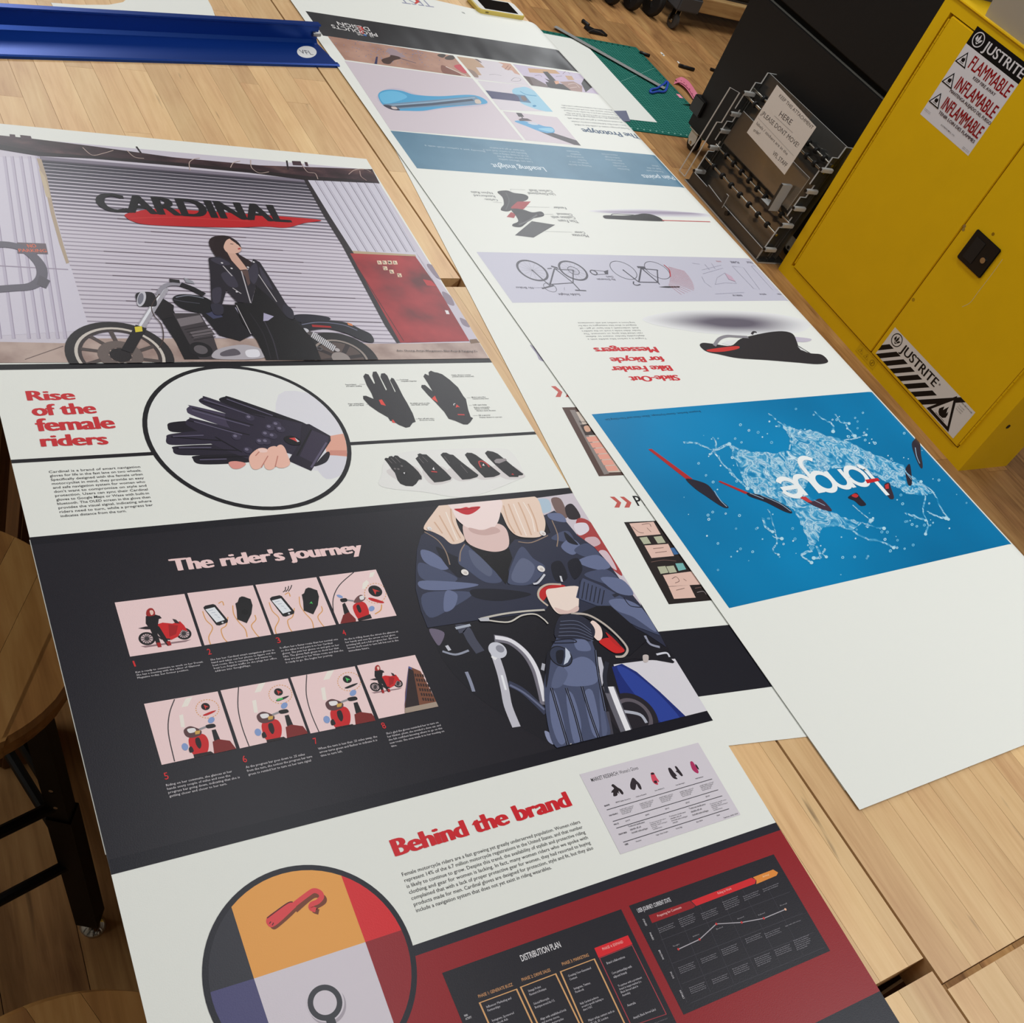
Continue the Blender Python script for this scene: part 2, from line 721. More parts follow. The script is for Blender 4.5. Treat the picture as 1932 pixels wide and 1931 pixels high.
def sheet_mesh(surf, uvpoly, thick, name, mat, nu=1, extra=None):
    """paper: outline in uv cut across the bend, given thickness"""
    a = Art(surf, 0.0)
    mi = a.mi(mat)
    for t in tessellate_polygon([[Vector((x, y, 0)) for x, y in uvpoly]]):
        a.put([uvpoly[i] for i in t], mi)
    bm = bmesh.new()
    for f in a.f:
        bm.faces.new([bm.verts.new(a.v[i]) for i in f])
    bmesh.ops.remove_doubles(bm, verts=bm.verts, dist=1e-6)
    bmesh.ops.recalc_face_normals(bm, faces=bm.faces)
    if sum(f.normal.z for f in bm.faces) < 0:
        bmesh.ops.reverse_faces(bm, faces=bm.faces)
    r = bmesh.ops.extrude_face_region(bm, geom=list(bm.faces))
    bm.normal_update()
    vs = [g for g in r['geom'] if isinstance(g, bmesh.types.BMVert)]
    # new faces stay on top; push the original ones down
    vset = set(vs)
    for v in bm.verts:
        if v not in vset: v.co.z -= thick
    bmesh.ops.recalc_face_normals(bm, faces=bm.faces)
    xs = [v.co.x for v in bm.verts]; ys = [v.co.y for v in bm.verts]
    org = Vector(((min(xs) + max(xs)) / 2, (min(ys) + max(ys)) / 2, surf.z - thick))
    for v in bm.verts: v.co -= org
    me = bpy.data.meshes.new(name); bm.to_mesh(me); bm.free()
    me.materials.append(mat)
    o = bpy.data.objects.new(name, me); o.location = org
    return link(o)

# ================================================================== setting: floor
FLOOR = wood('floor_oak', (196, 152, 98), (172, 128, 78), (118, 82, 46), 1, .42, .45, .45, 70)
BENCH = wood('bench_maple', (229, 194, 143), (218, 180, 128), (196, 154, 104), 1, .42, .24, .42, 120, .75)
floor = MB().box(-2.2, 6.2, -1.6, 8.2, -.04, -.004).build('floor', plain('floor_base', (70, 48, 28), .6), None)
floor.location = (0, 0, 0)
tag(floor, 'brown wooden board floor under the benches', kind='structure')

WALLP = plain('wall_paint', (176, 170, 160), .8)
for nm_, bx_ in (('wall_left', (-2.3, -2.2, -1.7, 8.3, 0, 3.1)), ('wall_right', (6.2, 6.3, -1.7, 8.3, 0, 3.1)), ('wall_near', (-2.2, 6.2, -1.7, -1.6, 0, 3.1)), ('wall_far', (-2.2, 6.2, 8.2, 8.3, 0, 3.1)), ('ceiling', (-2.3, 6.3, -1.7, 8.3, 3.1, 3.2))):
    tag(MB().box(*bx_).build(nm_, WALLP), kind='structure')

cube = bpy.data.meshes.new('board')
_m = MB().box(-.5, .5, -.5, .5, -.5, .5)
cube.from_pydata([tuple(v) for v in _m.v], [], _m.f)
_b = bmesh.new(); _b.from_mesh(cube); bmesh.ops.recalc_face_normals(_b, faces=_b.faces); _b.to_mesh(cube); _b.free()
cube.materials.append(FLOOR)
stave_mesh = cube.copy(); stave_mesh.materials[0] = BENCH


def board(name, mesh, parent, x0, x1, y0, y1, z0, z1):
    o = bpy.data.objects.new(name, mesh)
    o.location = ((x0 + x1) / 2, (y0 + y1) / 2, (z0 + z1) / 2)
    o.scale = (x1 - x0, y1 - y0, z1 - z0)
    return link(o, parent)


PW = .1183
rf = random.Random(3)
k = 0
x = .282 - 9 * PW
while x < 5.2:
    y = -1.2 + rf.uniform(-.8, 0)
    while y < 6.2:
        ln = rf.uniform(1.1, 1.9)
        board('plank', cube, floor, x + .0006, x + PW - .0006, y + .0006, y + ln - .0006, -.012, 0)
        y += ln
    x += PW

# ================================================================== work benches
TH = .0357
SEAM = .867
frame_wood = wood('bench_frame_wood', (128, 88, 52), (104, 70, 40), (72, 46, 26), 2, .5, .1, .3, 60)
rb = random.Random(11)


def bench(u0, u1, v0, v1, label):
    fr = Matrix.Rotation(TH, 3, 'Z')
    base = fr @ Vector(((u0 + u1) / 2, (v0 + v1) / 2, 0))
    root = empty('work_bench', base, label, 'table', 'butcher block benches pushed together', rz=TH)
    hw, hl = (u1 - u0) / 2, (v1 - v0) / 2

    def part(name, mb, mat):
        me = bpy.data.meshes.new(name)
        me.from_pydata([tuple(v) for v in mb.v], [], mb.f)
        bm = bmesh.new(); bm.from_mesh(me); bmesh.ops.recalc_face_normals(bm, faces=bm.faces); bm.to_mesh(me); bm.free()
        me.materials.append(mat)
        return link(bpy.data.objects.new(name, me), root)
    part('top_core', MB().box(-hw + .002, hw - .002, -hl + .002, hl - .002, TZ - .044, TZ - .0035), BENCH)
    a = -hw
    while a < hw - .004:
        w = min(rb.uniform(.031, .046), hw - a)
        if hw - a - w < .02: w = hw - a
        y0 = -hl
        while y0 < hl - 1e-6:
            y1 = y0 + rb.uniform(.10 if y0 == -hl else .16, .62)
            if hl - y1 < .08: y1 = hl
            board('stave', stave_mesh, root, a + .0002, a + w - .0002, y0 + .0002, y1 - .0002, TZ - .044, TZ - rb.uniform(0, .00012))
            y0 = y1
        a += w
    for sx in (-1, 1):
        part('apron', MB().box(sx * (hw - .05) - .012, sx * (hw - .05) + .012, -hl + .05, hl - .05, TZ - .15, TZ - .0445), frame_wood)
        for sy in (-1, 1):
            cx_, cy_ = sx * (hw - .055), sy * (hl - .06)
            part('leg', MB().rbox(cx_ - .036, cx_ + .036, cy_ - .036, cy_ + .036, 0, TZ - .0445, .004), frame_wood)
    for sy in (-1, 1):
        part('end_rail', MB().box(-hw + .07, hw - .07, sy * (hl - .045) - .012, sy * (hl - .045) + .012, TZ - .15, TZ - .0445), frame_wood)
    part('stretcher', MB().box(-.03, .03, -hl + .06, hl - .06, .16, .21), frame_wood)
    return root


bench(.235, SEAM - .0015, 1.109, 3.0, 'maple butcher block bench under the blue metal straightedge')
bench(.235, SEAM - .0015, .047, 1.089, 'maple butcher block bench carrying most of the motorcycle glove poster')
bench(.235, SEAM - .0015, -1.0, .034, 'maple butcher block bench at the bottom edge, left of the seam')
bench(SEAM + .0015, 1.515, .0205, 1.085, 'maple butcher block bench under the blank end of the saddle poster')
bench(SEAM + .0015, 1.515, -1.0, .0145, 'maple butcher block bench in the bottom right corner')
bench(SEAM + .0015, 1.515, 1.095, 3.0, 'maple butcher block bench with the yellow phone on it')

# ================================================================== sheets of paper
PAPER = ink((233, 234, 227), .42)
S1 = Flat(0.0, TZ + .0010)
S2 = Flat(.0365, TZ + .0023, u0=1.512, r=.05)
S3 = Flat(-.085, TZ + .0007)
S4 = Flat(.030, TZ + .0012)

# ================================================================== poster: motorcycle gloves
P1 = sheet_mesh(S1, [(.1659, -.06), (.7900, -.06), (.7900, 1.4455), (.1659, 1.4455)], .0003, 'printed_poster', PAPER)
tag(P1, 'large motorcycle glove poster with a garage door photo and a black comic band', 'poster')
P1B = sheet_mesh(Flat(0.0, TZ + .0005), [(.1653, .3865), (.60, .3865), (.60, .713), (.1653, .713)], .0003, 'paper_sheet', PAPER)
tag(P1B, 'white sheet peeking out as a thin edge under the left side of the glove poster', 'paper')
c1 = crop(0, 230, 700, 1932); c2 = crop(500, 230, 1000, 1932); c3 = crop(0, 680, 700, 1932)
c4 = crop(600, 660, 1100, 1932); c5 = crop(180, 1000, 880, 1932); c6 = crop(760, 930, 1360, 1932)
c7 = crop(200, 1400, 900, 1932); c8 = crop(700, 1400, 1450, 1932); c9 = crop(1150, 1550, 1932, 1932)
cm = crop(1090, 1400, 1400, 1932); cd = crop(820, 1700, 1260, 1932)
PL, PR = .1659, .7900
BLK = (24, 23, 30)
uv1 = S1.uv

# ---- garage photograph
a = Art(S1)
a.set_clip([(PL, .9595), (PR, .9595), (PR, 1.4455), (PL, 1.4455)])
a.p(P(c1, '-600 20 0 75 1932 250') + P(c2, '835 450 1640 1735') + P(c1, '-600 1252'), (203, 196, 207))
# roller shutter
sh_tl, sh_tr, sh_br, sh_bl = c1(205, 180), c1(1595, 300), c2(985, 1640), c1(470, 1130)
a.p([sh_tl, sh_tr, sh_br, sh_bl], (206, 198, 209))
uq = [uv1(q) for q in (sh_tl, sh_tr, sh_br, sh_bl)]
lerp = lambda p, q, t: (p[0] + (q[0] - p[0]) * t, p[1] + (q[1] - p[1]) * t)
NS = 46
for i in range(NS):
    t = i / NS
    dk = max(0, 1 - t * 2.2)
    h = (.62 * dk + .30) / NS
    col = tuple(int(v) for v in (158 - 104 * dk, 149 - 98 * dk, 162 - 100 * dk))
    L0, L1 = lerp(uq[0], uq[3], t), lerp(uq[0], uq[3], t + h)
    R0, R1 = lerp(uq[1], uq[2], t), lerp(uq[1], uq[2], t + h)
    a.pu([L0, R0, R1, L1], col); a.z -= a.STEP * .9
    if i % 3 == 1 and i > 14:
        p0_, p1_ = .1 + .3 * random.random(), .6 + .4 * random.random()
        a.pu([lerp(L0, R0, p0_), lerp(L0, R0, p1_), lerp(L1, R1, p1_), lerp(L1, R1, p0_)], (112, 100, 112)); a.z -= a.STEP * .9
a.z += a.STEP * 4
a.p(P(c1, '205 180 1595 300 1598 316 208 198'), (128, 120, 134))
a.l(P(c1, '215 200 1590 315'), 2.4, (96, 88, 100))
# corrugated panels
a.p(P(c1, '-600 150 205 195 240 300 290 500 355 735 370 760 460 1060 400 1090 -600 1150'), (208, 202, 214))
for xa, xb in ((-180, -70), (-120, 0), (-60, 70), (20, 150), (60, 200), (105, 250), (150, 300), (190, 340), (-240, -130), (-320, -200), (-400, -270)):
    a.l(P(c1, '%d 180 %d 1130' % (xa, xb)), 3.0, (190, 182, 198)); a.z -= a.STEP * .9
    a.l(P(c1, '%d 180 %d 1130' % (xa + 9, xb + 9)), .9, (158, 147, 166))
a.p(P(c1, '190 190 215 195 245 290 285 480 330 640 360 735 345 740 310 640 265 480 225 300'), (178, 158, 136))
a.p(P(c1, '200 240 235 290 265 400 240 390'), (196, 178, 150))
a.l(P(c1, '-200 740 355 770'), 2, (160, 148, 165))
a.p(P(c2, '300 422 840 455 1105 955 1095 978 612 952'), (206, 202, 214))
for xa, xb in ((365, 685), (425, 745), (482, 808), (545, 868), (605, 925), (660, 972), (716, 1032), (782, 1088)):
    a.l(P(c2, '%d 430 %d 950' % (xa, xb)), 1.1, (118, 108, 124)); a.z -= a.STEP * .9
    a.l(P(c2, '%d 430 %d 950' % (xa + 12, xb + 12)), 2.0, (188, 183, 197))
a.p(P(c2, '610 940 1095 970 1100 985 612 962'), (182, 160, 128))
a.p(P(c2, '1105 960 1400 1330 1560 1610 1490 1600 1250 1200'), (196, 188, 200))
for q in ('1180 1040 1240 1060 1290 1150 1230 1120', '1290 1240 1350 1270 1380 1340 1320 1320', '1420 1430 1480 1460 1490 1500 1440 1480'):
    a.p(P(c2, q), (140, 126, 140), True)
a.p(P(c2, '285 425 312 425 480 700 650 965 1000 1612 960 1615 870 1480 560 900 430 690'), (40, 33, 38))
RED = ramp_ink('door_red', ((.32, (96, 26, 30)), (.5, (150, 34, 40)), (.7, (176, 48, 52))), 14, 3)
a.p(P(c2, '620 960 1095 982 1245 1190 1490 1600 1040 1612 985 1612'), RED)
a.l(P(c2, '660 1040 1010 1600'), 1.2, (70, 20, 24))
a.p(P(c2, '1150 1150 1210 1160 1250 1200 1180 1195'), (184, 40, 46))
a.p(P(c2, '1310 1375 1335 1378 1345 1405 1322 1403'), (226, 220, 222))
for ch, x_, y_ in (('A', 833, 1027), ('R', 871, 1027), ('M', 909, 1027), ('A', 947, 1028), ('D', 875, 1069), ('&', 922, 1094), ('S', 979, 1120)):
    a.p(P(c2, '%d %d %d %d %d %d %d %d' % (x_ - 18, y_ - 13, x_ + 12, y_ - 13, x_ + 20, y_ + 14, x_ - 10, y_ + 14)), (232, 206, 178))
    a.t(ch, c2(x_ - 4, y_ + 10), c2(x_ + 13, y_ + 10), c2(x_ - 8, y_ - 9), (40, 30, 32), .02)
# ground
GR = ramp_ink('street_ground', ((.3, (150, 126, 118)), (.6, (188, 166, 156))), 24, 4)
a.p(P(c1, '-600 1150 0 1148 345 1155 470 1130 1400 1130') + P(c2, '760 1620 985 1620 1560 1610 1640 1740') + P(c1, '-600 1260'), GR)
a.l(P(c1, '130 1240 330 1170'), 1.2, (110, 92, 88))
a.p(P(c2, '1490 1590 1540 1585 1565 1612 1500 1620'), (120, 92, 70))
# steel beam at the top
BEAM = ramp_ink('rusty_beam', ((.3, (38, 22, 26)), (.55, (62, 40, 46)), (.75, (98, 70, 68))), 30, 4, 0, (1, 2, 1))
a.p(P(c1, '-600 0 0 72 160 88 480 128 900 186 1350 228 1932 248') + P(c2, '780 345 835 450 640 430 330 418') + P(c1, '1600 296 1300 264 900 226 480 190 200 176 0 140 -600 60'), BEAM)
a.p(P(c1, '-600 40 0 118 200 158 900 212 1300 250 1600 284') + P(c2, '640 420 835 448 640 440 290 425') + P(c1, '1300 266 900 228 480 192 200 178 0 145 -600 65'), (32, 22, 26))
for q in ('50 66 78 68 82 92 56 90', '105 70 160 76 168 98 112 92', '1520 205 1565 207 1572 228 1526 226', '1585 210 1600 212 1606 232 1592 230'):
    a.p(P(c1, q), (70, 48, 56))
for q in ('710 130 735 165', '1493 203 1500 250'):
    a.l(P(c1, q), 2.4, (36, 26, 30))
for q in ('430 135 480 175 540 165 590 150', '660 150 700 185 750 192', '990 255 985 215 1010 195 1040 190', '1200 240 1215 215 1250 205', '1305 200 1310 240 1350 268 1400 262', '1570 220 1600 262 1640 270 1655 300', '1815 275 1850 250 1900 248 1930 262'):
    a.l(P(c1, q), 1.1, (190, 168, 158), sm=True)
for q in ('610 385 650 355 720 350', '690 360 700 400 740 430'):
    a.l(P(c2, q), 1.0, (188, 160, 150), sm=True)
# no parking sign and painted arc
a.p(P(c1, '88 630 238 636 250 690 92 686'), (112, 100, 106))
a.l(P(c1, '-160 655 0 640 100 655 170 700 215 760 212 820 160 858 60 868 -160 885'), 12, (104, 100, 110), sm=True)
a.p(P(c1, '205 800 262 830 240 870 190 850'), (96, 92, 100))
a.t('NO', c1(148, 658), c1(192, 656), c1(144, 640), (226, 112, 80), .03)
a.t('PARKING', c1(100, 680), c1(244, 682), c1(96, 664), (226, 112, 80), .03)
# swoosh and name
a.p(P(c1, '650 485 700 472 820 455 1100 470 1650 510 1580 530 1490 553 1380 548 1200 552 900 545 750 536 690 520 662 505'), (186, 28, 34), True)
a.l(P(c1, '680 505 900 500 1300 520'), 1.0, (208, 60, 60), sm=True)
a.build('printed_photo', P1, 'printed photo of a woman leaning on a motorcycle by a roller shutter')
a2 = Art(S1, a.z + 2e-5)
a2.t('CARDINAL', c1(528, 466), c1(1512, 526), c1(1392, 434), (24, 22, 25), .085, 6)
a2.build('lettering', P1, 'big black brand lettering over a red brush stroke')

# motorcycle
b = Art(S1, a.z + 3e-5)
b.set_clip([(PL, .9595), (PR, .9595), (PR, 1.4455), (PL, 1.4455)])
K = (26, 24, 28)
wf, wr = uv1(c1(628, 1218)), uv1(c1(1775, 1235))
rf_ = abs(uv1(c1(340, 1218))[0] - wf[0])
b.disc(wf, rf_, (48, 45, 46), rf_ * .80, 48)
b.disc(wf, rf_ * .83, (205, 196, 186), rf_ * .76, 48)
b.disc(wf, rf_ * .77, (66, 58, 58), rf_ * .70, 48)
for k in range(10):
    an = math.radians(36 * k + 12)
    b.lu([(wf[0] + rf_ * .2 * math.cos(an), wf[1] + rf_ * .2 * math.sin(an)), (wf[0] + rf_ * .72 * math.cos(an + .15), wf[1] + rf_ * .72 * math.sin(an + .15))], .005, (84, 74, 72))
b.disc(wf, rf_ * .42, (108, 96, 92), rf_ * .22, 32)
b.disc(wf, rf_ * .2, (40, 36, 38))
rr_ = rf_ * .86
b.disc(wr, rr_, (34, 31, 34), 0, 48)
b.disc(wr, rr_ * .72, (150, 138, 130), rr_ * .66, 40)
b.disc(wr, rr_ * .62, (88, 74, 70), 0, 40)
for k in range(8):
    an = math.radians(45 * k + 9)
    b.lu([wr, (wr[0] + rr_ * .62 * math.cos(an), wr[1] + rr_ * .62 * math.sin(an))], .006, (50, 42, 44))
b.disc(wr, rr_ * .24, (150, 140, 136))
b.p(P(c1, '800 955 880 950 930 1030 1000 1170 1060 1240 960 1240 915 1150 850 1050'), K)
b.p(P(c1, '900 1000 1040 1000 1110 1120 1150 1240 1040 1240 980 1150'), (64, 58, 62))
b.p(P(c1, '920 1030 1040 1010 1060 1045 940 1070'), (120, 112, 116))
b.p(P(c1, '985 1095 1090 1075 1120 1110 1010 1130'), (104, 96, 100))
for k in range(5):
    b.l(P(c1, '%d %d %d %d' % (960 + k * 12, 1085 + k * 14, 1090 + k * 8, 1062 + k * 15)), 1.2, (36, 32, 36))
b.circ(c1(1045, 1190), c1(1105, 1190), (30, 28, 32)); b.circ(c1(1045, 1190), c1(1080, 1190), (96, 90, 94))
b.p(P(c1, '1115 1200 1180 1175 1280 1165 1375 1195 1360 1236 1125 1238'), (176, 170, 176), True)
b.p(P(c1, '1150 1205 1220 1185 1250 1215 1160 1225'), (94, 88, 96), True)
b.p(P(c1, '1280 1195 1340 1190 1350 1225 1290 1228'), (224, 222, 228), True)
b.p(P(c1, '1035 985 1150 955 1235 960 1315 1112 1250 1145 1140 1115'), (24, 22, 28))
b.p(P(c1, '1070 1000 1130 985 1160 1020 1110 1030'), (62, 64, 92))
b.l(P(c1, '1225 970 1310 1110'), 1.4, (150, 146, 170))
b.p(P(c1, '898 925 925 905 980 902 1060 915 1110 945 1120 975 1080 1000 1000 992 930 965'), (22, 22, 26), True)
b.l(P(c1, '915 918 980 908 1060 922'), 1.8, (120, 122, 134), sm=True)
b.l(P(c1, '905 930 960 940 1040 950'), 1.0, (78, 78, 90), sm=True)
b.p(P(c1, '790 940 850 925 905 960 900 1020 840 1035 800 990'), (30, 26, 30))
b.l(P(c1, '860 868 725 1085'), 9, (168, 164, 172)); b.l(P(c1, '852 868 717 1085'), 3, (226, 226, 232))
b.l(P(c1, '735 1070 660 1200'), 13, (36, 33, 36)); b.p(P(c1, '700 1072 738 1068 742 1095 705 1100'), (218, 200, 60))
b.p(P(c1, '705 905 740 890 800 898 815 960 770 965 725 960'), (34, 32, 36), True)
b.ell(c1(736, 925), c1(752, 945), c1(718, 960), (196, 194, 202)); b.ell(c1(732, 925), c1(742, 940), c1(720, 950), (120, 120, 132))
b.l(P(c1, '820 905 845 868 880 850 940 852 1000 870'), 6, (150, 146, 156), sm=True)
b.l(P(c1, '940 850 1000 872 1062 905'), 9, (30, 28, 32)); b.l(P(c1, '882 830 935 836'), 7, (44, 42, 46))
b.p(P(c1, '955 815 1000 832 1016 848 970 842'), (150, 150, 158))
b.l(P(c1, '830 900 790 960 800 1010 840 1060 850 1130 830 1180'), 1.2, (70, 56, 52), sm=True)
b.p(P(c1, '1370 1010 1540 1030 1600 1090 1560 1240 1400 1240 1330 1100'), (22, 20, 24))
b.p(P(c1, '1530 1012 1600 1006 1700 1018 1716 1036 1640 1042 1560 1048'), (34, 33, 46), True)
b.p(P(c1, '1545 1062 1620 1040 1720 1038 1810 1052 1880 1085 1930 1110 1945 1150 1890 1145 1800 1105 1700 1082 1610 1092 1560 1110'), (28, 27, 36), True)
b.l(P(c1, '1570 1060 1660 1048 1780 1060 1860 1090'), 1.6, (110, 112, 134), sm=True)
b.p(P(c1, '1622 1060 1720 1068 1726 1077 1626 1072'), (170, 40, 40)); b.p(P(c1, '1805 1048 1830 1056 1838 1068 1812 1062'), (214, 130, 80))
b.l(P(c1, '1580 1085 1760 1196'), 8, (88, 82, 84))
for k in range(14):
    x_, y_ = 1625 + k * 8.5, 1110 + k * 5.6
    b.l(P(c1, '%f %f %f %f' % (x_ - 5, y_ + 16, x_ + 9, y_ - 12)), 1.5, (206, 204, 208)); b.z -= b.STEP * .8
b.circ(c1(1590, 1090), c1(1606, 1090), (196, 194, 200)); b.circ(c1(1755, 1192), c1(1768, 1192), (180, 172, 172))
b.circ(c1(1455, 1190), c1(1466, 1190), (160, 156, 160)); b.circ(c1(1662, 1185), c1(1678, 1185), (92, 88, 92), .6)
b.build('printed_motorcycle', P1, 'black motorcycle in the printed photo')
w = Art(S1, b.z + 3e-5)
w.set_clip([(PL, .9595), (PR, .9595), (PR, 1.4455), (PL, 1.4455)])
w.p(P(c1, '1088 640 1095 612 1130 598 1190 601 1240 632 1256 668 1240 690 1300 728 1312 748 1270 772 1230 765 1190 740 1140 715 1112 690'), (40, 26, 30), True)
w.p(P(c1, '1180 680 1222 686 1250 722 1288 772 1250 776 1205 726'), (206, 164, 146))
w.p(P(c1, '1166 632 1200 612 1236 632 1255 660 1248 682 1215 690 1182 684 1164 660'), (216, 174, 156), True)
w.p(P(c1, '1125 602 1192 601 1172 630 1164 665 1186 710 1232 768 1180 752 1130 715 1108 670'), (36, 22, 26), True)
w.p(P(c1, '1190 601 1240 632 1258 662 1232 640 1200 618'), (36, 22, 26))
w.l(P(c1, '1198 640 1214 642'), 1.2, (60, 36, 36)); w.l(P(c1, '1230 640 1240 644'), 1.0, (60, 36, 36)); w.p(P(c1, '1236 664 1252 660 1250 668 1240 670'), (170, 50, 54))
w.p(P(c1, '1220 945 1310 950 1335 850 1405 915 1440 955 1495 1022 1575 1075 1640 1160 1672 1245 1385 1245 1335 1140 1260 1050'), (17, 15, 19))
w.l(P(c1, '1372 1035 1420 1140 1448 1245'), 1.6, (52, 48, 58), sm=True); w.l(P(c1, '1300 1000 1370 1110 1410 1240'), 1.0, (40, 36, 44), sm=True)
w.p(P(c1, '1372 1000 1425 1018 1395 1040 1370 1042'), (170, 164, 190))
w.p(P(c1, '1085 714 1140 704 1210 738 1252 778 1292 776 1318 718 1352 735 1402 812 1440 872 1484 945 1522 992 1526 1030 1482 1012 1442 958 1400 916 1332 856 1306 952 1232 942 1178 882 1158 950 1132 992 1100 968 1094 800'), (36, 32, 41))
for q in ('1096 722 1140 712 1200 745 1150 750', '1150 800 1200 790 1240 860 1190 860', '1350 760 1390 815 1420 880 1370 830', '1105 880 1150 870 1145 940 1110 945', '1290 790 1330 740 1345 800 1320 850'):
    w.p(P(c1, q), (58, 54, 68), True)
w.p(P(c1, '1250 778 1290 777 1302 845 1290 860 1275 810'), (92, 70, 66))
for q, ww in (('1256 782 1304 948', 1.5), ('1160 755 1208 808', 1.5), ('1345 800 1440 942', 1.2), ('1210 870 1255 900', 1.2), ('1230 960 1305 1110', 1.0)):
    w.l(P(c1, q), ww, (186, 180, 184))
for q in ((1205, 768), (1290, 762), (1232, 890), (1155, 740), (1320, 735)):
    w.circ(c1(*q), c1(q[0] + 6, q[1]), (214, 210, 214), n=10)
w.p(P(c1, '1098 955 1155 958 1162 1000 1140 1012 1110 1002'), (46, 44, 58), True); w.p(P(c1, '1480 955 1522 985 1528 1032 1494 1022 1470 985'), (44, 42, 54), True)
w.build('printed_figure', P1, 'woman in a black leather jacket in the printed photo')
a = Art(S1, w.z + 2e-5)
a.t('Evie Cheung, Antya Waegemann, Ellen Rose & Yangying Ye', c2(965, 1680), c2(1548, 1684), c2(960, 1668), (40, 34, 38), .012, 1)
a.build('credit_line', P1)

# ---- rules, band backgrounds
a = Art(S1, .0001)
v_ = lambda px: uv1(px)[1]
a.pu([(PL, v_((922, 684.5))), (PR, v_((922, 684.5))), (PR, .9600), (PL, .9600)], (20, 19, 24))
yb1, yb2 = .7155, .3690
a.pu([(PL, yb2), (PR, yb2), (PR, yb1), (PL, yb1)], (30, 28, 36))
a.pu([(PL, yb1 - .0095), (PR, yb1 - .0095), (PR, yb1), (PL, yb1)], (20, 19, 28))
a.pu([(PL, yb2), (PR, yb2), (PR, yb2 + .0125), (PL, yb2 + .0125)], (20, 19, 29))
yl = v_(c3(400, 509))
a.pu([(PL, yl - .0025), (.36, yl - .0025), (.36, yl + .0025), (PL, yl + .0025)], (26, 24, 30))
yr = v_(c4(900, 648))
a.pu([(.52, yr - .0026), (PR, yr - .0026), (PR, yr + .0026), (.52, yr + .0026)], (26, 24, 30))
a.build('printed_band', P1, 'black band and thin black rules')
print('rule v', yl, yr, v_(c3(60, 527)), v_(c4(1570, 612)), uv1((56, 1014.7)), uv1((210.9, 1655.8)))

a = Art(S1, .0002)
RD = (204, 48, 54)
for tx, p0_, p1_, tp in (('Rise', (150, 210), (388, 205), (147, 161)), ('of the', (178, 290), (500, 276), (250, 230)), ('female', (200, 370), (597, 354), (250, 304)), ('riders', (222, 450), (560, 438), (260, 390))):
    a.t(tx, c3(*p0_), c3(*p1_), c3(*tp), RD, .082, 5)
a.build('headline', P1, 'red four-line heading')
a = Art(S1, .0002)
a.para(['Cardinal is a brand of smart navigation', 'gloves for life in the fast lane on two wheels.', 'Specifically designed with the female urban', 'motorcyclist in mind, they provide an easy', 'and safe navigation system for women who', "don't want to compromise on style and", 'protection. Users can sync their Cardinal', 'gloves to Google Maps or Waze with built-in', 'bluetooth. The OLED screen in the glove then', 'provides the visual signal, indicating where', 'riders need to turn, while a progress bar', 'indicates distance from the turn.'],
       c3(255, 588), c3(731, 560), c3(317, 818), (62, 60, 62), True, .56, .006, 2)
a.build('paragraph', P1)

# ---- gloves in the ring
a = Art(S1, .0002)
cc, cr_ = fit_circle([uv1(c3(*q)) for q in ((731, 330), (1150, 34), (1834, 440), (1430, 774), (800, 500))])
cin, cri = fit_circle([uv1(c3(*q)) for q in ((756, 330), (1155, 50), (1808, 440), (1425, 756))])
print('ring', cc, cr_, cin, cri)
a.disc(cc, cr_, (24, 23, 28), 0, 72); a.z += 1e-5
a.disc(cc, cr_ * .955, (231, 232, 228), 0, 72)
circ_poly = [(cc[0] + cr_ * .955 * math.cos(t * math.pi / 24), cc[1] + cr_ * .955 * math.sin(t * math.pi / 24)) for t in range(48)]
a.set_clip(circ_poly)
a.p(P(c3, '1450 180 1700 200 1830 300 1830 560 1500 520'), (222, 220, 226), True)
a.p(P(c3, '1640 500 1830 470 1830 560 1700 620'), (216, 214, 222), True)
a.p(P(c3, '1690 400 1780 384 1830 384 1830 505 1700 492'), (226, 166, 146))
a.p(P(c3, '1720 470 1830 470 1830 500 1700 495'), (208, 142, 126))
G = (44, 38, 56); G2 = (66, 58, 80); GK = (24, 20, 32)
def finger(q, col=G):
    a.p(P(c3, q), col, True)
finger('872 345 890 325 1000 318 1060 345 1050 372 900 375', GK); finger('866 405 890 385 1060 370 1150 400 1150 430 1000 440 880 440')
finger('900 465 920 448 1140 440 1300 460 1290 490 1100 495 930 494', (36, 31, 46)); finger('1004 515 1020 498 1200 490 1320 490 1330 525 1200 540 1040 542', GK)
a.p(P(c3, '1040 370 1300 400 1480 480 1480 540 1330 530 1200 480 1060 420'), G)
finger('1036 215 1055 195 1085 195 1350 290 1400 330 1300 320 1100 250'); finger('1140 205 1170 191 1210 196 1480 290 1600 340 1500 370 1380 310 1180 232', GK)
finger('972 262 985 242 1010 240 1330 320 1450 380 1330 395 1020 295', G2); finger('965 325 985 305 1010 304 1250 370 1380 430 1330 470 1100 400 990 350')
a.p(P(c3, '1180 270 1380 290 1570 330 1610 340 1640 380 1600 500 1480 480 1380 450 1220 380'), G, True)
a.p(P(c3, '1570 335 1610 333 1720 395 1722 420 1620 578 1500 525 1560 430'), (34, 28, 44))
a.p(P(c3, '1625 365 1712 400 1708 425 1640 540 1560 500'), (54, 46, 66)); a.l(P(c3, '1622 360 1545 500'), 2, (16, 14, 22)); a.l(P(c3, '1700 430 1620 560'), 2.4, (92, 84, 108))
a.p(P(c3, '1640 545 1700 480 1718 490 1700 530 1650 552'), (26, 22, 34), True)
for q in ('1040 212 1380 300', '1000 250 1320 340', '980 315 1300 390', '1160 200 1480 310', '890 400 1150 420', '920 460 1240 470', '1030 510 1290 500', '1120 400 1260 480'):
    a.l(P(c3, q), 1.4, (16, 13, 22))
for q in ('1060 205 1300 285', '1000 262 1300 345', '1010 320 1260 390', '1180 203 1420 290', '900 398 1060 392', '930 458 1100 456', '1040 520 1180 516'):
    a.l(P(c3, q), 1.6, (92, 86, 108))
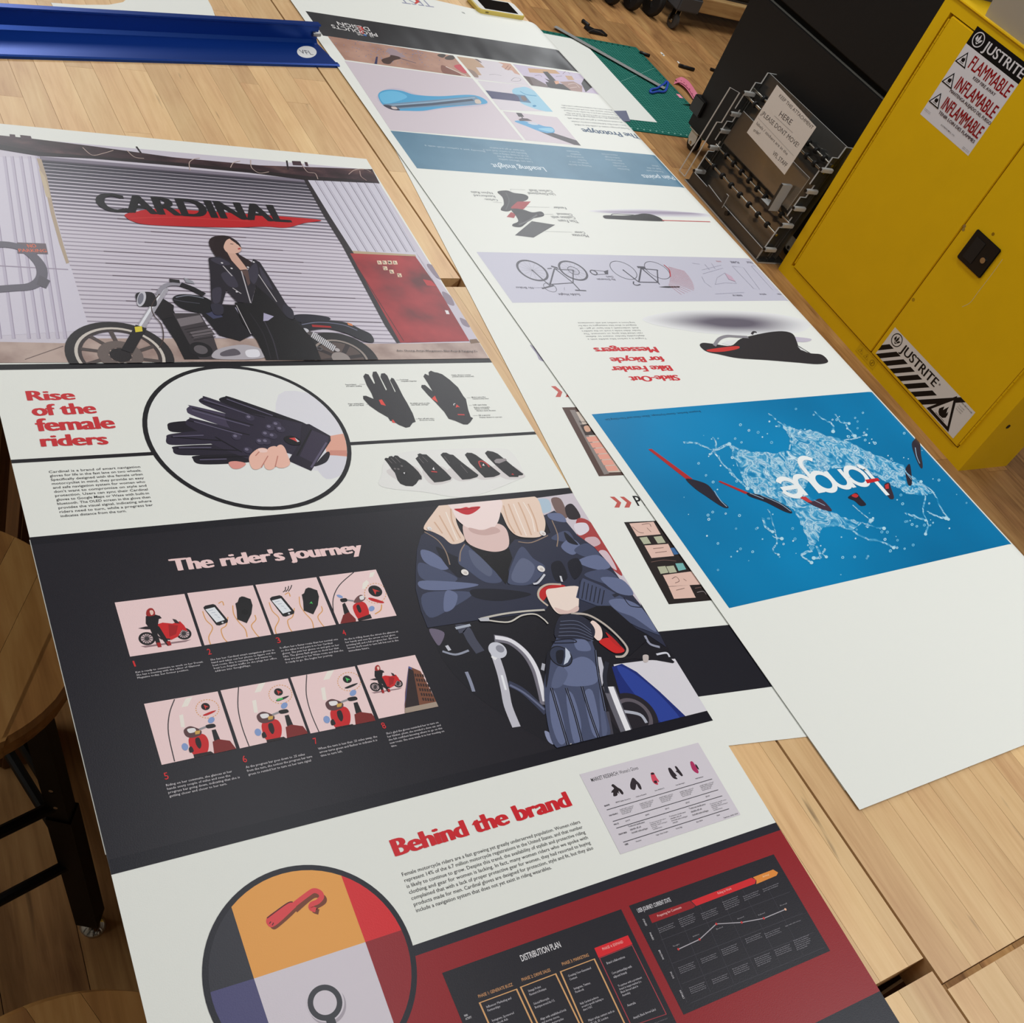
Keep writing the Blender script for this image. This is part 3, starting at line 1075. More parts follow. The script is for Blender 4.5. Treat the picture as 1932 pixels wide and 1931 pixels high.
for q in ((1300, 300), (1405, 350), (1440, 335), (1385, 385), (1420, 395), (1460, 360), (1230, 400), (1290, 470), (1355, 425), (1385, 425)):
    a.circ(c3(*q), c3(q[0] + 24, q[1]), (60, 54, 74), n=12); a.circ(c3(q[0] - 6, q[1] - 4), c3(q[0] + 4, q[1] - 4), (112, 106, 128), n=10)
a.ell(c3(1523, 420), c3(1568, 432), c3(1528, 398), (18, 15, 22)); a.p(P(c3, '1505 408 1535 405 1548 428 1528 418'), (214, 70, 66)); a.p(P(c3, '1535 405 1560 425 1548 428'), (206, 204, 212))
SK = (236, 186, 168)
a.p(P(c3, '1190 535 1230 528 1280 540 1250 565 1210 565'), (224, 150, 140), True)
for q in ('1300 540 1300 500 1345 462 1390 465 1395 500 1360 560 1320 570', '1375 545 1390 470 1420 450 1445 458 1445 500 1430 560 1395 572', '1435 540 1438 460 1460 442 1480 455 1495 490 1510 540 1480 562 1445 560'):
    a.p(P(c3, q), SK, True)
for q in ('1360 560 1395 500', '1432 558 1446 500', '1330 500 1350 478'):
    a.l(P(c3, q), 1.2, (196, 130, 116))
a.p(P(c3, '1345 462 1385 464 1390 480 1355 482'), (242, 206, 196), True)
a.build('printed_glove_photo', P1, 'black ring around a hand holding two leather gloves')

# ---- technical glove drawings
a = Art(S1, .0002)
GD = (42, 40, 44)
a.p(P(c4, '330 195 345 175 368 182 408 250 415 245 395 190 400 162 425 160 440 185 495 298 502 292 455 200 460 175 485 172 505 190 560 310 566 306 525 225 535 205 552 212 580 260 620 340 650 390 690 465 712 527 690 535 668 565 640 570 590 550 550 525 525 520 510 495 440 455 375 410 330 360 328 338 350 337 405 360 390 320 355 260'), GD)
a.p(P(c4, '768 195 780 176 808 190 806 165 822 154 850 165 870 168 905 180 960 220 1020 275 1060 340 1078 360 1095 440 1112 490 1130 500 1112 528 1090 547 1060 546 1000 520 952 505 920 455 860 390 800 330 752 275 755 258 780 258 835 305 800 245'), GD)
for q in ('443 368 465 364 495 410 460 402', '538 512 550 514 565 536 540 532', '828 358 852 336 874 386', '1003 424 1010 400 1035 422 1020 418'):
    a.p(P(c4, q), (222, 66, 54))
a.l(P(c4, '1018 474 1068 476'), 2.2, (190, 56, 54)); a.l(P(c4, '990 408 988 398 1000 394'), 1.0, (230, 230, 230))
for i, (x_, y_, l1, l2, ln) in enumerate(((200, 258, 'Tapered fingers', 'and leather detailing', (300, 254, 345, 254)), (600, 222, 'Touchscreen', 'compatible fingertips', (570, 222, 594, 222)), (222, 398, 'Finger wicking fabric', 'palm and inner thumb', (352, 400, 372, 402)), (676, 394, 'Breathable panels on palm,', 'inner thumb, and finger', None), (735, 506, 'Knit cuff with velcro', 'closure for security', (712, 506, 728, 506)), (975, 188, 'Supple, abrasion resistant', 'premium leather, treated with', None), (1122, 350, 'Molded carbon fiber', 'material knuckle armor', (1086, 352, 1112, 352)), (1128, 406, 'OLED signal display', '', (1100, 407, 1120, 407)), (1140, 424, 'Built-in rechargeable', 'lithium ion battery', None), (1155, 448, 'Vibration alerts direction', '', None), (1172, 482, 'LED progress bar', '', (1130, 482, 1164, 482)), (1180, 496, 'Displays distance to next turn', '', None))):
    wd_ = 8.2 * max(len(l1), 8) * .66
    a.t(l1, c4(x_, y_ + 2), c4(x_ + wd_, y_), c4(x_, y_ - 6), (70, 70, 72), .012, 1)
    if l2: a.t(l2, c4(x_ + 6, y_ + 13), c4(x_ + 6 + 5.4 * len(l2), y_ + 11), c4(x_ + 6, y_ + 5), (70, 70, 72), .012, 1)
    if ln: a.l(P(c4, '%d %d %d %d' % ln), .35, (150, 150, 150))
a.build('printed_diagram', P1, 'two flat black glove drawings with small captions')

a = Art(S1, .0002)
a.p(P(c4, '465 910 500 800 700 740 1300 720 1420 760 1500 900 1480 940 1100 1075 780 1040 465 1000'), (229, 228, 224), True)
for sdx in ('500 880 600 960 760 950 700 850', '760 880 830 985 980 950 900 850', '940 880 1030 960 1180 925 1080 850', '1110 880 1190 950 1340 915 1240 840', '1260 860 1370 945 1510 925 1400 840'):
    a.p(P(c4, sdx), (214, 208, 206), True)
GK = (33, 31, 33)
for q in ('484 800 492 790 512 792 518 780 538 776 548 784 560 772 580 774 598 790 640 810 690 850 730 890 755 925 756 948 735 950 715 980 690 998 640 996 600 980 580 955 560 900 535 870 515 840',
          '710 795 730 778 724 765 742 757 760 764 790 765 830 800 880 845 930 890 972 935 965 950 905 965 848 970 815 935 770 880 735 830',
          '892 768 910 752 935 752 960 765 985 768 1040 815 1100 862 1170 915 1160 930 1110 945 1052 950 1010 905 950 840',
          '1070 768 1085 752 1120 754 1150 768 1200 805 1260 850 1330 905 1320 915 1280 930 1215 935 1170 890 1110 830',
          '1216 755 1235 738 1275 745 1310 760 1360 800 1420 850 1497 908 1490 917 1462 920 1460 930 1395 930 1350 895 1290 840 1240 790'):
    a.p(P(c4, q), GK)
for q in ('510 800 540 830', '530 790 570 830', '560 785 600 825', '735 790 770 830', '760 780 800 820', '1040 840 1090 900', '920 780 960 830'):
    a.l(P(c4, q), 1.0, (96, 90, 90))
for q in ((560, 870), (585, 872), (610, 850)): a.circ(c4(*q), c4(q[0] + 9, q[1]), (104, 98, 98), n=8)
a.ell(c4(630, 903), c4(650, 905), c4(632, 893), (18, 16, 18)); a.p(P(c4, '620 898 634 896 630 910'), (226, 224, 226))
a.p(P(c4, '833 872 842 858 850 880 840 876'), (236, 232, 232)); a.l(P(c4, '825 890 868 894'), 1.8, (196, 60, 58))
a.l(P(c4, '1188 862 1172 822 1195 815 1230 835 1248 858'), 2.0, (186, 56, 54), sm=True); a.p(P(c4, '1196 845 1206 832 1214 850'), (230, 226, 226))
a.p(P(c4, '1282 812 1300 798 1365 795 1378 808 1320 832 1292 828'), (148, 140, 142)); a.p(P(c4, '1408 912 1418 904 1430 916'), (196, 60, 58))
a.build('printed_glove_row', P1, 'row of five black gloves on a pale ground')

# ---- comic band
a = Art(S1, .0003)
a.t("The rider's journey", c5(405, 216), c5(1392, 118), c5(376, 156), (240, 206, 204), .095, 5)
a.build('headline', P1, 'pink heading on the black band')
PK = (240, 210, 209)
OR_ = (222, 160, 92)


def fx(ox, oy, sx=1, sy=1, bx=0, by=0):
    return lambda x, y: c5(ox + (x - bx) * sx, oy + (y - by) * sy)


def rider(a, f):
    a.p([f(*q) for q in ((235, 608), (500, 572), (470, 585), (260, 615))], (150, 120, 124))
    for wx, wy, r in ((268, 568, 44), (460, 542, 40)):
        a.circ(f(wx, wy), f(wx + r, wy), (28, 24, 28), n=24); a.circ(f(wx, wy), f(wx + r * .72, wy), (200, 176, 178), n=20)
        for k in range(6):
            an = k * math.pi / 6
            a.l([f(wx - r * .7 * math.cos(an), wy - r * .7 * math.sin(an)), f(wx + r * .7 * math.cos(an), wy + r * .7 * math.sin(an))], .7, (40, 34, 38))
        a.circ(f(wx, wy), f(wx + r * .3, wy), (60, 54, 58), n=12)
    R_ = (206, 32, 36)
    a.p([f(*q) for q in ((222, 515), (262, 505), (330, 505), (335, 520), (262, 520))], (44, 36, 40))
    a.p([f(*q) for q in ((300, 500), (350, 485), (400, 490), (440, 478), (462, 500), (480, 530), (450, 522), (430, 558), (395, 575), (350, 560), (320, 530))], R_)
    a.p([f(*q) for q in ((380, 495), (430, 500), (420, 545), (385, 560))], (168, 22, 28))
    a.p([f(*q) for q in ((400, 465), (420, 470), (440, 490), (415, 488))], (48, 40, 44))
    a.l([f(300, 540), f(345, 570), f(390, 572)], 1.6, (40, 34, 38))
    K_ = (26, 23, 27)
    a.p([f(*q) for q in ((262, 452), (300, 440), (335, 450), (345, 462), (330, 466), (325, 500), (335, 510), (390, 600), (375, 606), (322, 540), (345, 612), (325, 612), (285, 520), (262, 490))], K_)
    a.p([f(*q) for q in ((268, 450), (266, 425), (280, 411), (298, 412), (310, 432), (305, 448))], (160, 38, 36), True)
    a.p([f(*q) for q in ((282, 424), (298, 422), (302, 438), (290, 446))], (236, 198, 184), True)
    a.p([f(*q) for q in ((368, 585), (388, 580), (396, 602), (380, 606))], (164, 28, 30)); a.p([f(*q) for q in ((318, 590), (338, 588), (345, 612), (326, 614))], (164, 28, 30))


def phone_glove(a, dx, dy, green=False):
    f = lambda x, y: c5(x + dx, y + dy)
    for q in ('558 425 575 470 610 510 590 560 600 600', '690 455 680 500 655 520 665 560 685 585', '640 385 660 375 668 395', '715 395 720 440 745 480 780 520 790 560', '830 445 835 470 812 500 830 535 852 560'):
        n_ = [float(v) for v in q.split()]
        a.l([f(n_[i], n_[i + 1]) for i in range(0, len(n_), 2)], 1.0, OR_, sm=True)
    a.p([f(*q) for q in ((562, 405), (572, 396), (612, 388), (624, 392), (690, 472), (688, 484), (645, 500), (630, 498), (564, 412))], (26, 24, 28))
    a.p([f(*q) for q in ((572, 416), (620, 404), (674, 470), (630, 484))], (232, 234, 238))
    for k in range(4): a.l([f(588 + k * 16, 424 + k * 10), f(612 + k * 12, 418 + k * 14)], .6, (176, 182, 196))
    a.circ(f(662, 484), f(668, 484), (200, 200, 204), n=10)
    a.p([f(*q) for q in ((728, 385), (740, 378), (748, 355), (762, 348), (775, 350), (790, 356), (808, 362), (818, 395), (812, 440), (788, 488), (738, 468), (735, 420))], (26, 25, 28))
    if green:
        a.p([f(*q) for q in ((768, 432), (778, 420), (786, 434), (777, 430))], (70, 190, 90))
        for k in range(3): a.l([f(630 + k * 14, 372 - k * 2), f(642 + k * 14, 362 - k * 5), f(644 + k * 16, 345 - k * 5)], .9, (44, 38, 42), sm=True)
    else: a.circ(f(778, 430), f(796, 430), (14, 13, 16), n=14)


def roadbike(a, dx, dy, acol, bar, curve):
    f = lambda x, y: c5(x + dx, y + dy)
    a.l([f(*q) for q in curve], 1.0, (70, 60, 64), sm=True)
    a.p([f(*q) for q in ((470, 880), (505, 872), (480, 920), (448, 926))], (240, 232, 222)); a.p([f(*q) for q in ((436, 968), (456, 962), (466, 1030), (446, 1030))], (240, 232, 222))
    for k in range(26):
        an = k * 2 * math.pi / 26
        a.l([f(583 + 60 * math.cos(an), 934 + 48 * math.sin(an)), f(583 + 60 * math.cos(an + .13), 934 + 48 * math.sin(an + .13))], .8, OR_); a.z -= a.STEP * .9
    a.circ(f(573, 922), f(596, 922), (26, 23, 26), n=20); a.p([f(*q) for q in ((563, 912), (590, 924), (576, 926), (574, 938))], acol)
    a.p([f(*q) for q in ((560, 966), (600, 948), (628, 942), (610, 956), (575, 970))], bar, True)
    a.p([f(*q) for q in ((605, 1045), (626, 1040), (650, 1095), (640, 1105), (618, 1100))], (28, 24, 28))
    a.p([f(*q) for q in ((610, 1105), (640, 1092), (700, 1100), (735, 1145), (690, 1155), (618, 1168))], (124, 32, 30))
    a.p([f(*q) for q in ((488, 1085), (530, 1065), (570, 1070), (590, 1110), (578, 1165), (515, 1175), (490, 1130))], (202, 28, 32), True)
    a.p([f(*q) for q in ((510, 1172), (600, 1155), (620, 1168), (515, 1195))], (34, 22, 24))
    a.p([f(*q) for q in ((520, 1090), (540, 1085), (552, 1120), (542, 1142), (524, 1120))], (30, 22, 26), True)
    a.p([f(*q) for q in ((460, 1045), (490, 1025), (530, 1035), (552, 1050), (545, 1072), (500, 1085), (470, 1075))], (92, 60, 62), True)
    a.p([f(*q) for q in ((478, 1040), (515, 1035), (522, 1052), (490, 1060))], (232, 228, 228), True); a.p([f(*q) for q in ((518, 1050), (546, 1046), (542, 1064), (520, 1068))], (206, 164, 80))
    a.l([f(540, 1042), f(600, 1018)], 2, (150, 146, 150)); a.p([f(*q) for q in ((575, 1020), (615, 1012), (625, 1028), (585, 1036))], (28, 24, 28), True)
    a.ell(f(603, 993), f(620, 986), f(606, 1008), (134, 158, 206)); a.ell(f(466, 1132), f(476, 1118), f(480, 1145), (134, 158, 206))
    a.p([f(*q) for q in ((486, 1140), (500, 1130), (512, 1155), (492, 1162))], (30, 26, 28), True)


panels = ['100 380 463 335 553 607 180 662', '478 331 820 290 915 548 568 603', '833 288 1150 248 1252 495 930 545', '1165 245 1460 208 1568 448 1268 492',
          '253 908 636 843 733 1142 345 1226', '651 838 1002 775 1105 1062 752 1140', '1015 770 1350 712 1458 995 1120 1062', '1362 708 1664 653 1785 922 1475 985']
for i, q in enumerate(panels):
    a = Art(S1, .0003)
    quad = P(c5, q)
    a.p(quad, PK)
    a.set_clip([uv1(p) for p in quad])
    if i == 0: rider(a, c5)
    elif i == 7:
        rider(a, lambda x, y: c5(1457 + (x - 268) * .615, 820 + (y - 568) * .72))
        a.p(P(c5, '1630 712 1692 738 1785 915 1610 955 1612 850'), (122, 74, 54)); a.p(P(c5, '1630 712 1648 722 1612 900 1606 940'), (86, 96, 150))
        a.p(P(c5, '1630 722 1655 735 1690 935 1610 955'), (46, 34, 36))
        for r_ in range(6):
            for cl_ in range(5):
                x_, y_ = 1660 + cl_ * 13 + r_ * 8, 752 + r_ * 25 + cl_ * 1
                a.p(P(c5, '%d %d %d %d %d %d %d %d' % (x_, y_, x_ + 8, y_ - 1, x_ + 12, y_ + 14, x_ + 4, y_ + 15)), (54, 36, 34)); a.z -= a.STEP * .9
        a.p(P(c5, '1612 930 1785 895 1790 925 1610 960'), (166, 148, 132))
    elif i == 1: phone_glove(a, 0, 0)
    elif i == 2: phone_glove(a, 346, -46, True)
    elif i == 3:
        a.l(P(c5, '1240 440 1238 360 1270 290 1345 222'), 1.0, (60, 52, 56), sm=True)
        a.p(P(c5, '1430 225 1455 220 1445 245 1425 250'), (240, 232, 222)); a.p(P(c5, '1392 280 1412 262 1425 275 1405 308 1388 310'), (240, 232, 222))
        for k in range(24):
            an = k * 2 * math.pi / 24
            a.l([c5(1457 + 56 * math.cos(an), 332 + 52 * math.sin(an)), c5(1457 + 56 * math.cos(an + .14), 332 + 52 * math.sin(an + .14))], .8, OR_); a.z -= a.STEP * .9
        a.circ(c5(1457, 320), c5(1492, 318), (26, 23, 26), n=20); a.p(P(c5, '1442 308 1482 322 1462 322 1458 340'), (206, 56, 50))
        a.p(P(c5, '1420 358 1440 356 1500 376 1490 384 1440 372'), (196, 34, 36), True)
        a.l(P(c5, '1490 390 1485 420 1455 440'), 1.2, OR_, sm=True)
        a.p(P(c5, '1285 390 1298 380 1325 435 1310 450 1295 440'), (28, 24, 28)); a.p(P(c5, '1275 490 1290 445 1320 430 1355 465 1358 485'), (124, 34, 32))
        a.p(P(c5, '1340 400 1380 375 1410 390 1425 440 1400 465 1365 462'), (202, 28, 32), True); a.p(P(c5, '1358 400 1372 392 1385 425 1372 432'), (30, 24, 28), True)
        a.p(P(c5, '1365 465 1430 440 1440 462 1370 478'), (34, 26, 28)); a.p(P(c5, '1360 352 1385 340 1405 360 1380 378 1345 380'), (110, 76, 76), True)
        a.p(P(c5, '1375 350 1395 345 1398 362 1380 366'), (232, 228, 228), True); a.l(P(c5, '1290 365 1345 372'), 2, (150, 146, 150)); a.p(P(c5, '1275 362 1305 358 1310 374 1282 378'), (28, 24, 28), True)
        a.ell(c5(1272, 348), c5(1288, 352), c5(1270, 340), (134, 158, 206)); a.ell(c5(1438, 412), c5(1452, 405), c5(1444, 424), (134, 158, 206))
    else:
        acol = (206, 56, 50) if i < 6 else (70, 190, 96)
        bar = ((196, 34, 36), (40, 44, 40), (30, 28, 30))[i - 4]
        roadbike(a, *((0, 0), (380, -76), (738, -142))[i - 4], acol, bar, [((412, 884), (385, 960), (380, 1060), (412, 1208)), ((365, 896), (362, 1000), (382, 1100), (420, 1205)), ((362, 898), (360, 1000), (385, 1100), (430, 1205))][i - 4])
        if i == 5:
            a.l(P(c5, '945 888 975 880'), 2, (70, 190, 96))
    a.build('comic_panel', P1)
a = Art(S1, .0003)
WT = (206, 200, 204)
for num, p0_, p1_, tp, ls, q0, q1, q2 in (
    ('1', (203, 714), (212, 712), (199, 684), ['Kat is ready to commute to work on her Ducati.', 'She has a meeting with the editor of Glamour', 'Magazine today, her former position.'], (210, 748), (562, 692), (219, 777)),
    ('2', (588, 652), (606, 649), (583, 622), ['She has her Cardinal smart navigation gloves in', 'hand and takes out her phone to figure out the', 'best route. She is running late and wants to', 'beat Los Angeles traffic so she plugs her office', 'address into GoogleMaps.'], (600, 683), (932, 630), (624, 742)),
    ('3', (949, 592), (968, 588), (944, 563), ['It offers her a faster route than her normal one', 'so she takes it and pairs it to her Cardinal', 'gloves. She puts her gloves on and gets on her', 'bike. The gloves flash green to show her that', 'they are paired to her Waze route and that she', 'is ready to go. She begins her journey.'], (962, 621), (1266, 574), (992, 697)),
    ('4', (1292, 552), (1308, 549), (1287, 524), ['As she is riding down the street she glances at', 'her hands and sees the arrow on her glove', 'pointing left and a full progress bar. She now', "knows she'll need to turn left but not in the", 'immediate future.'], (1297, 577), (1577, 534), (1320, 637)),
    ('5', (363, 1303), (384, 1298), (357, 1268), ['Riding on her commute, she glances at her', 'hands every couple of miles and sees the', 'progress bar going down, indicating that she is', 'getting closer and closer to her turn.'], (369, 1338), (740, 1258), (386, 1395)),
    ('6', (772, 1214), (792, 1209), (766, 1180), ['As the progress bar goes down to .25 miles', 'from the turn, she notices the progress bar turn', 'green to remind her to turn on her turn signal'], (784, 1244), (1122, 1168), (797, 1282)),
    ('7', (1143, 1118), (1160, 1113), (1139, 1086), ['When the turn is less than .25 miles away, the', 'arrow turns green and flashes to indicate it is', 'time to turn left.'], (1161, 1148), (1468, 1082), (1174, 1184)),
    ('8', (1498, 1038), (1516, 1033), (1493, 1006), ["She's glad the gloves reminded her to turn on", 'her blinker, phew, she avoided a close car, and', 'she felt confident knowing where to go on this', 'new route. She even made it to her meeting on', 'time.'], (1516, 1068), (1797, 1006), (1541, 1134))):
    a.t(num, c5(*p0_), c5(*p1_), c5(*tp), (210, 44, 48), .02, 3)
    a.para(ls, c5(*q0), c5(*q1), c5(*q2), WT, False, .6, .012, 1)
a.build('captions', P1, 'red numbers and small pale captions under the comic panels')

# ---- photograph of the gloved rider
a = Art(S1, .0002)
a.set_clip([(PL, yb2 + .0125), (PR, yb2 + .0125), (PR, yb1 - .0095), (PL, yb1 - .0095)])
outline = P(c6, '245 60 130 215 85 350 78 470 85 590 110 720 160 840 240 1010 310 1105 400 1195 480 1262 560 1320 660 1390 760 1452 900 1530 1040 1590 1900 1400 1900 1300 1040 -20 245 40')
D = (26, 25, 33)
a.p(outline, D)
# background right of the shoulder
a.p(P(c6, '760 40 1060 0 1400 560 1450 690 1250 440 1000 200 860 140'), (206, 196, 204))
a.p(P(c6, '800 50 880 40 900 110 830 120'), (176, 196, 212), True); a.p(P(c6, '900 40 960 40 1000 150 940 130'), (120, 96, 92), True); a.p(P(c6, '985 90 1030 70 1080 150 1010 160'), (44, 36, 42), True)
a.p(P(c6, '1060 160 1140 180 1220 300 1330 490 1290 480 1150 350 1060 260'), (170, 66, 66), True); a.p(P(c6, '1040 195 1110 185 1130 230 1070 260'), (222, 214, 222), True); a.p(P(c6, '1105 280 1170 270 1200 310 1140 330'), (206, 176, 182), True); a.p(P(c6, '1190 360 1240 360 1300 470 1240 430'), (214, 190, 198), True)
# lower right: snow and blue
a.p(P(c6, '1280 1045 1480 1020 1660 1010 1900 1380 1730 1430 1500 1250 1300 1120'), (218, 214, 220))
a.p(P(c6, '1270 1060 1330 1040 1420 1090 1560 1210 1760 1400 1500 1480 1330 1260'), (28, 44, 116)); a.p(P(c6, '1300 1060 1400 1095 1560 1230 1700 1400 1600 1420 1420 1240'), (44, 66, 150), True)
a.p(P(c6, '160 830 250 850 230 920 205 920'), (110, 100, 120), True)
# motorcycle metal
def met(q, w_, col, sm=True): a.l(P(c6, q), w_ * .62, col, sm=sm)
met('555 885 650 905 740 975 800 1070 835 1180 860 1290', 15, (120, 116, 128)); met('560 880 655 900 748 972 810 1070 842 1180 862 1270', 8, (230, 228, 234))
met('330 830 380 830 420 900 470 970', 18, (70, 72, 88)); met('320 825 410 805', 5, (170, 176, 190))
met('640 1160 720 1200 800 1270 870 1340', 12, (56, 60, 82)); met('650 1170 740 1220 860 1320', 4, (104, 110, 138))
met('550 960 575 1030 600 1110 620 1200 640 1300 690 1425', 15, (196, 194, 204)); met('545 990 570 1010', 10, (236, 234, 236)); met('600 1110 625 1200', 4, (240, 240, 244))
a.circ(c6(575, 958), c6(628, 955), (206, 206, 216)); a.circ(c6(590, 950), c6(615, 950), (146, 146, 158))
met('240 965 320 985 400 960', 4, (150, 154, 170)); met('265 930 285 960', 6, (200, 200, 210)); met('385 1090 410 1150 430 1210', 6, (140, 144, 164))
met('855 1040 848 1080', 6, (180, 180, 190))
a.circ(c6(1400, 1360), c6(1530, 1330), (36, 32, 40)); a.circ(c6(1400, 1360), c6(1500, 1335), (96, 88, 96), .8); met('1340 1330 1440 1350 1480 1400', 6, (176, 178, 190))
met('1250 1180 1300 1310 1370 1480', 24, (104, 102, 112), False); met('1262 1180 1312 1310 1380 1475', 11, (236, 234, 238), False); met('1235 1330 1265 1480', 10, (70, 68, 80), False)
a.p(P(c6, '860 1450 900 1470 915 1530 880 1510'), (140, 146, 176), True)
met('1190 1000 1210 1100 1195 1170', 9, (198, 196, 206)); met('1240 1030 1225 1120 1240 1220', 8, (40, 42, 54))
a.p(P(c6, '1360 940 1420 925 1480 935 1560 950 1650 1030 1640 1038 1540 1020 1400 1010 1330 1020'), (28, 27, 34)); met('1540 985 1600 975 1620 1000', 4, (210, 210, 220)); met('1470 870 1500 920 1560 940', 5, (150, 152, 170)); a.p(P(c6, '1458 990 1490 990 1488 1028 1462 1030'), (196, 184, 180), True)
# jacket
J = (46, 49, 68); J2 = (72, 79, 106); J3 = (104, 113, 146); JK = (26, 27, 39)
a.p(P(c6, '85 350 110 262 150 230 230 262 370 300 480 400 560 470 640 560 700 560 830 570 885 690 860 722 700 745 480 772 300 800 150 822 110 720 78 590 78 470'), J)
a.p(P(c6, '640 330 680 285 790 290 895 245 855 140 920 110 990 175 1060 260 1160 330 1250 430 1340 560 1450 690 1560 860 1600 940 1480 860 1350 790 1060 740 940 560 790 565 650 560 640 470'), J)
for q, cl_ in (('110 350 190 370 280 450 230 470 130 420', J3), ('95 430 180 450 330 520 250 560 110 520', J2), ('100 540 260 540 460 560 320 590 130 590', J3), ('120 620 330 600 420 620 300 700 160 760', J2), ('260 600 330 620 310 700 250 720', J3), ('420 590 620 590 780 620 600 660 440 640', JK), ('200 330 300 380 380 420 350 520 260 440', JK),
               ('370 320 470 370 560 460 600 540 500 545 390 470 335 420', J2), ('400 350 470 390 540 470 520 510 430 440', (90, 97, 122)), ('640 520 660 440 720 330 790 400 865 460 780 556 650 558', J2), ('660 500 720 400 800 450 760 540 680 545', (96, 103, 130)),
               ('880 130 960 130 990 180 900 165', J3), ('900 280 960 240 1010 240 1040 300 980 300', J2), ('960 330 1020 280 1080 330 1030 380', J3), ('1040 350 1120 310 1200 390 1100 390', J2), ('1060 420 1180 380 1260 450 1180 470', J3), ('1100 500 1240 470 1330 560 1240 560', J2), ('1000 430 1060 400 1090 470 1040 530', JK), ('900 440 960 420 1000 520 930 540', JK), ('1200 520 1330 530 1400 620 1300 610', J3), ('980 240 1050 300 1060 320 1000 300', JK)):
    a.p(P(c6, q), cl_, True)
for q in ('130 240 210 290 260 360 285 440', '345 420 350 360 375 315', '905 170 940 260 935 330', '700 300 780 305 880 262'):
    met(q, 2.2, (150, 128, 112))
a.p(P(c6, '370 300 440 335 560 364 640 328 665 400 640 470 625 560 560 480 480 400'), (20, 19, 24))
# head
HR = (234, 208, 190); HR2 = (214, 176, 150)
a.p(P(c6, '125 218 180 130 245 60 340 60 320 150 340 220 375 290 300 315 240 270 180 240'), HR, True)
a.p(P(c6, '560 40 790 20 850 130 865 200 840 265 760 275 690 262 640 215 600 130'), HR, True)
for q in ('220 140 270 230 310 300', '190 180 240 250', '290 100 300 180 350 280', '640 70 680 170 720 260', '700 60 740 150 780 260', '760 70 800 160 820 240', '610 80 640 180 680 250'):
    met(q, 3, HR2)
for q in ('260 120 300 220 330 290', '670 70 710 170 750 265', '730 60 780 150 800 240'): met(q, 2.4, (248, 232, 220))
a.p(P(c6, '370 190 480 228 570 190 630 230 640 330 560 362 440 335 378 285'), (226, 196, 190), True)
a.p(P(c6, '290 55 580 40 590 130 565 200 520 222 450 228 380 208 325 160 300 110'), (243, 222, 218), True)
a.p(P(c6, '400 215 480 230 550 210 590 240 500 262 420 245'), (206, 172, 166), True)
a.p(P(c6, '310 102 350 98 382 90 400 94 420 89 470 88 440 118 400 136 365 132 335 118'), (196, 34, 46), True); met('318 104 390 103 465 91', 1.2, (140, 16, 28))
# cuff, wrist and gloves
a.p(P(c6, '825 605 870 572 950 560 985 575 900 600 850 660'), (192, 36, 38), True)
met('960 560 880 560 830 590 825 640 880 690', 4, (196, 180, 164))
a.p(P(c6, '868 600 930 582 1062 572 1068 640 1058 720 1000 735 945 738 900 690'), (240, 220, 208), True)
a.p(P(c6, '920 700 1000 720 1060 690 1058 725 960 740'), (220, 190, 182), True)
a.p(P(c6, '1050 640 1070 560 1092 522 1200 566 1330 636 1450 700 1560 870 1430 820 1330 770 1240 690 1180 690 1100 660'), J2)
for k in range(7): met('%d %d %d %d' % (1078 + k * 24, 535 + k * 10, 1062 + k * 24, 640 + k * 7), 2, (34, 36, 50), False)
a.p(P(c6, '1250 660 1340 650 1450 705 1540 850 1400 760 1300 720'), J3, True); met('1340 640 1380 690 1450 700', 2, JK); a.p(P(c6, '1268 622 1300 612 1315 626 1285 640'), (44, 46, 60))
a.p(P(c6, '1060 740 1180 690 1260 690 1420 830 1480 900 1380 990 1300 1005 1360 960 1300 880 1200 800'), (24, 24, 32))
a.p(P(c6, '1150 780 1200 820 1210 880 1180 900 1130 830'), (240, 214, 204), True)
a.p(P(c6, '1190 905 1250 885 1310 925 1345 965 1290 978 1225 940'), (206, 40, 40), True); a.p(P(c6, '1230 850 1290 900 1330 950 1270 910'), (186, 40, 40), True)
met('1020 738 1120 745 1220 800 1310 880 1362 950 1340 995 1290 1000', 4.5, (190, 178, 168))
a.p(P(c6, '945 770 1010 742 1100 762 1165 835 1150 905 1180 1010 1195 1180 1230 1330 1258 1470 1190 1525 1120 1545 1030 1572 925 1545 875 1390 858 1160 895 960 930 890'), J2, True)
a.p(P(c6, '945 765 1010 740 1100 760 1165 835 1140 905 1060 890 925 882'), (40, 42, 58), True)
for k in range(5): met('%d %d %d %d %d %d' % (955 - k * 3, 785 + k * 22, 1060, 785 + k * 22, 1140 + k * 4, 840 + k * 16), 1.4, (96, 102, 126))
for q, cl_ in (('980 1060 1080 1000 1160 1040 1180 1150 1080 1180 960 1160', J3), ('1040 900 1110 900 1140 960 1060 960', J3), ('940 1060 1000 1100 960 1180 900 1180', (90, 98, 128)), ('890 1220 930 1230 990 1480 950 1530 900 1400', J3), ('990 1240 1030 1230 1080 1400 1070 1520 1030 1500', J3), ('1100 1230 1150 1210 1190 1400 1180 1490 1140 1440', J3), ('1190 1200 1220 1330 1240 1450 1210 1480', (88, 96, 126)), ('870 1000 900 960 880 1140 865 1180', JK)):
    a.p(P(c6, q), cl_, True)
for q in ('900 1190 940 1330 1005 1550', '990 1190 1040 1340 1090 1530', '1085 1180 1130 1330 1190 1500', '1170 960 1185 1100 1230 1330'):
    met(q, 5, (22, 22, 32)); met(q, 1, (120, 128, 156))
a.p(P(c6, '1000 1550 1020 1525 1030 1570'), (224, 214, 206))
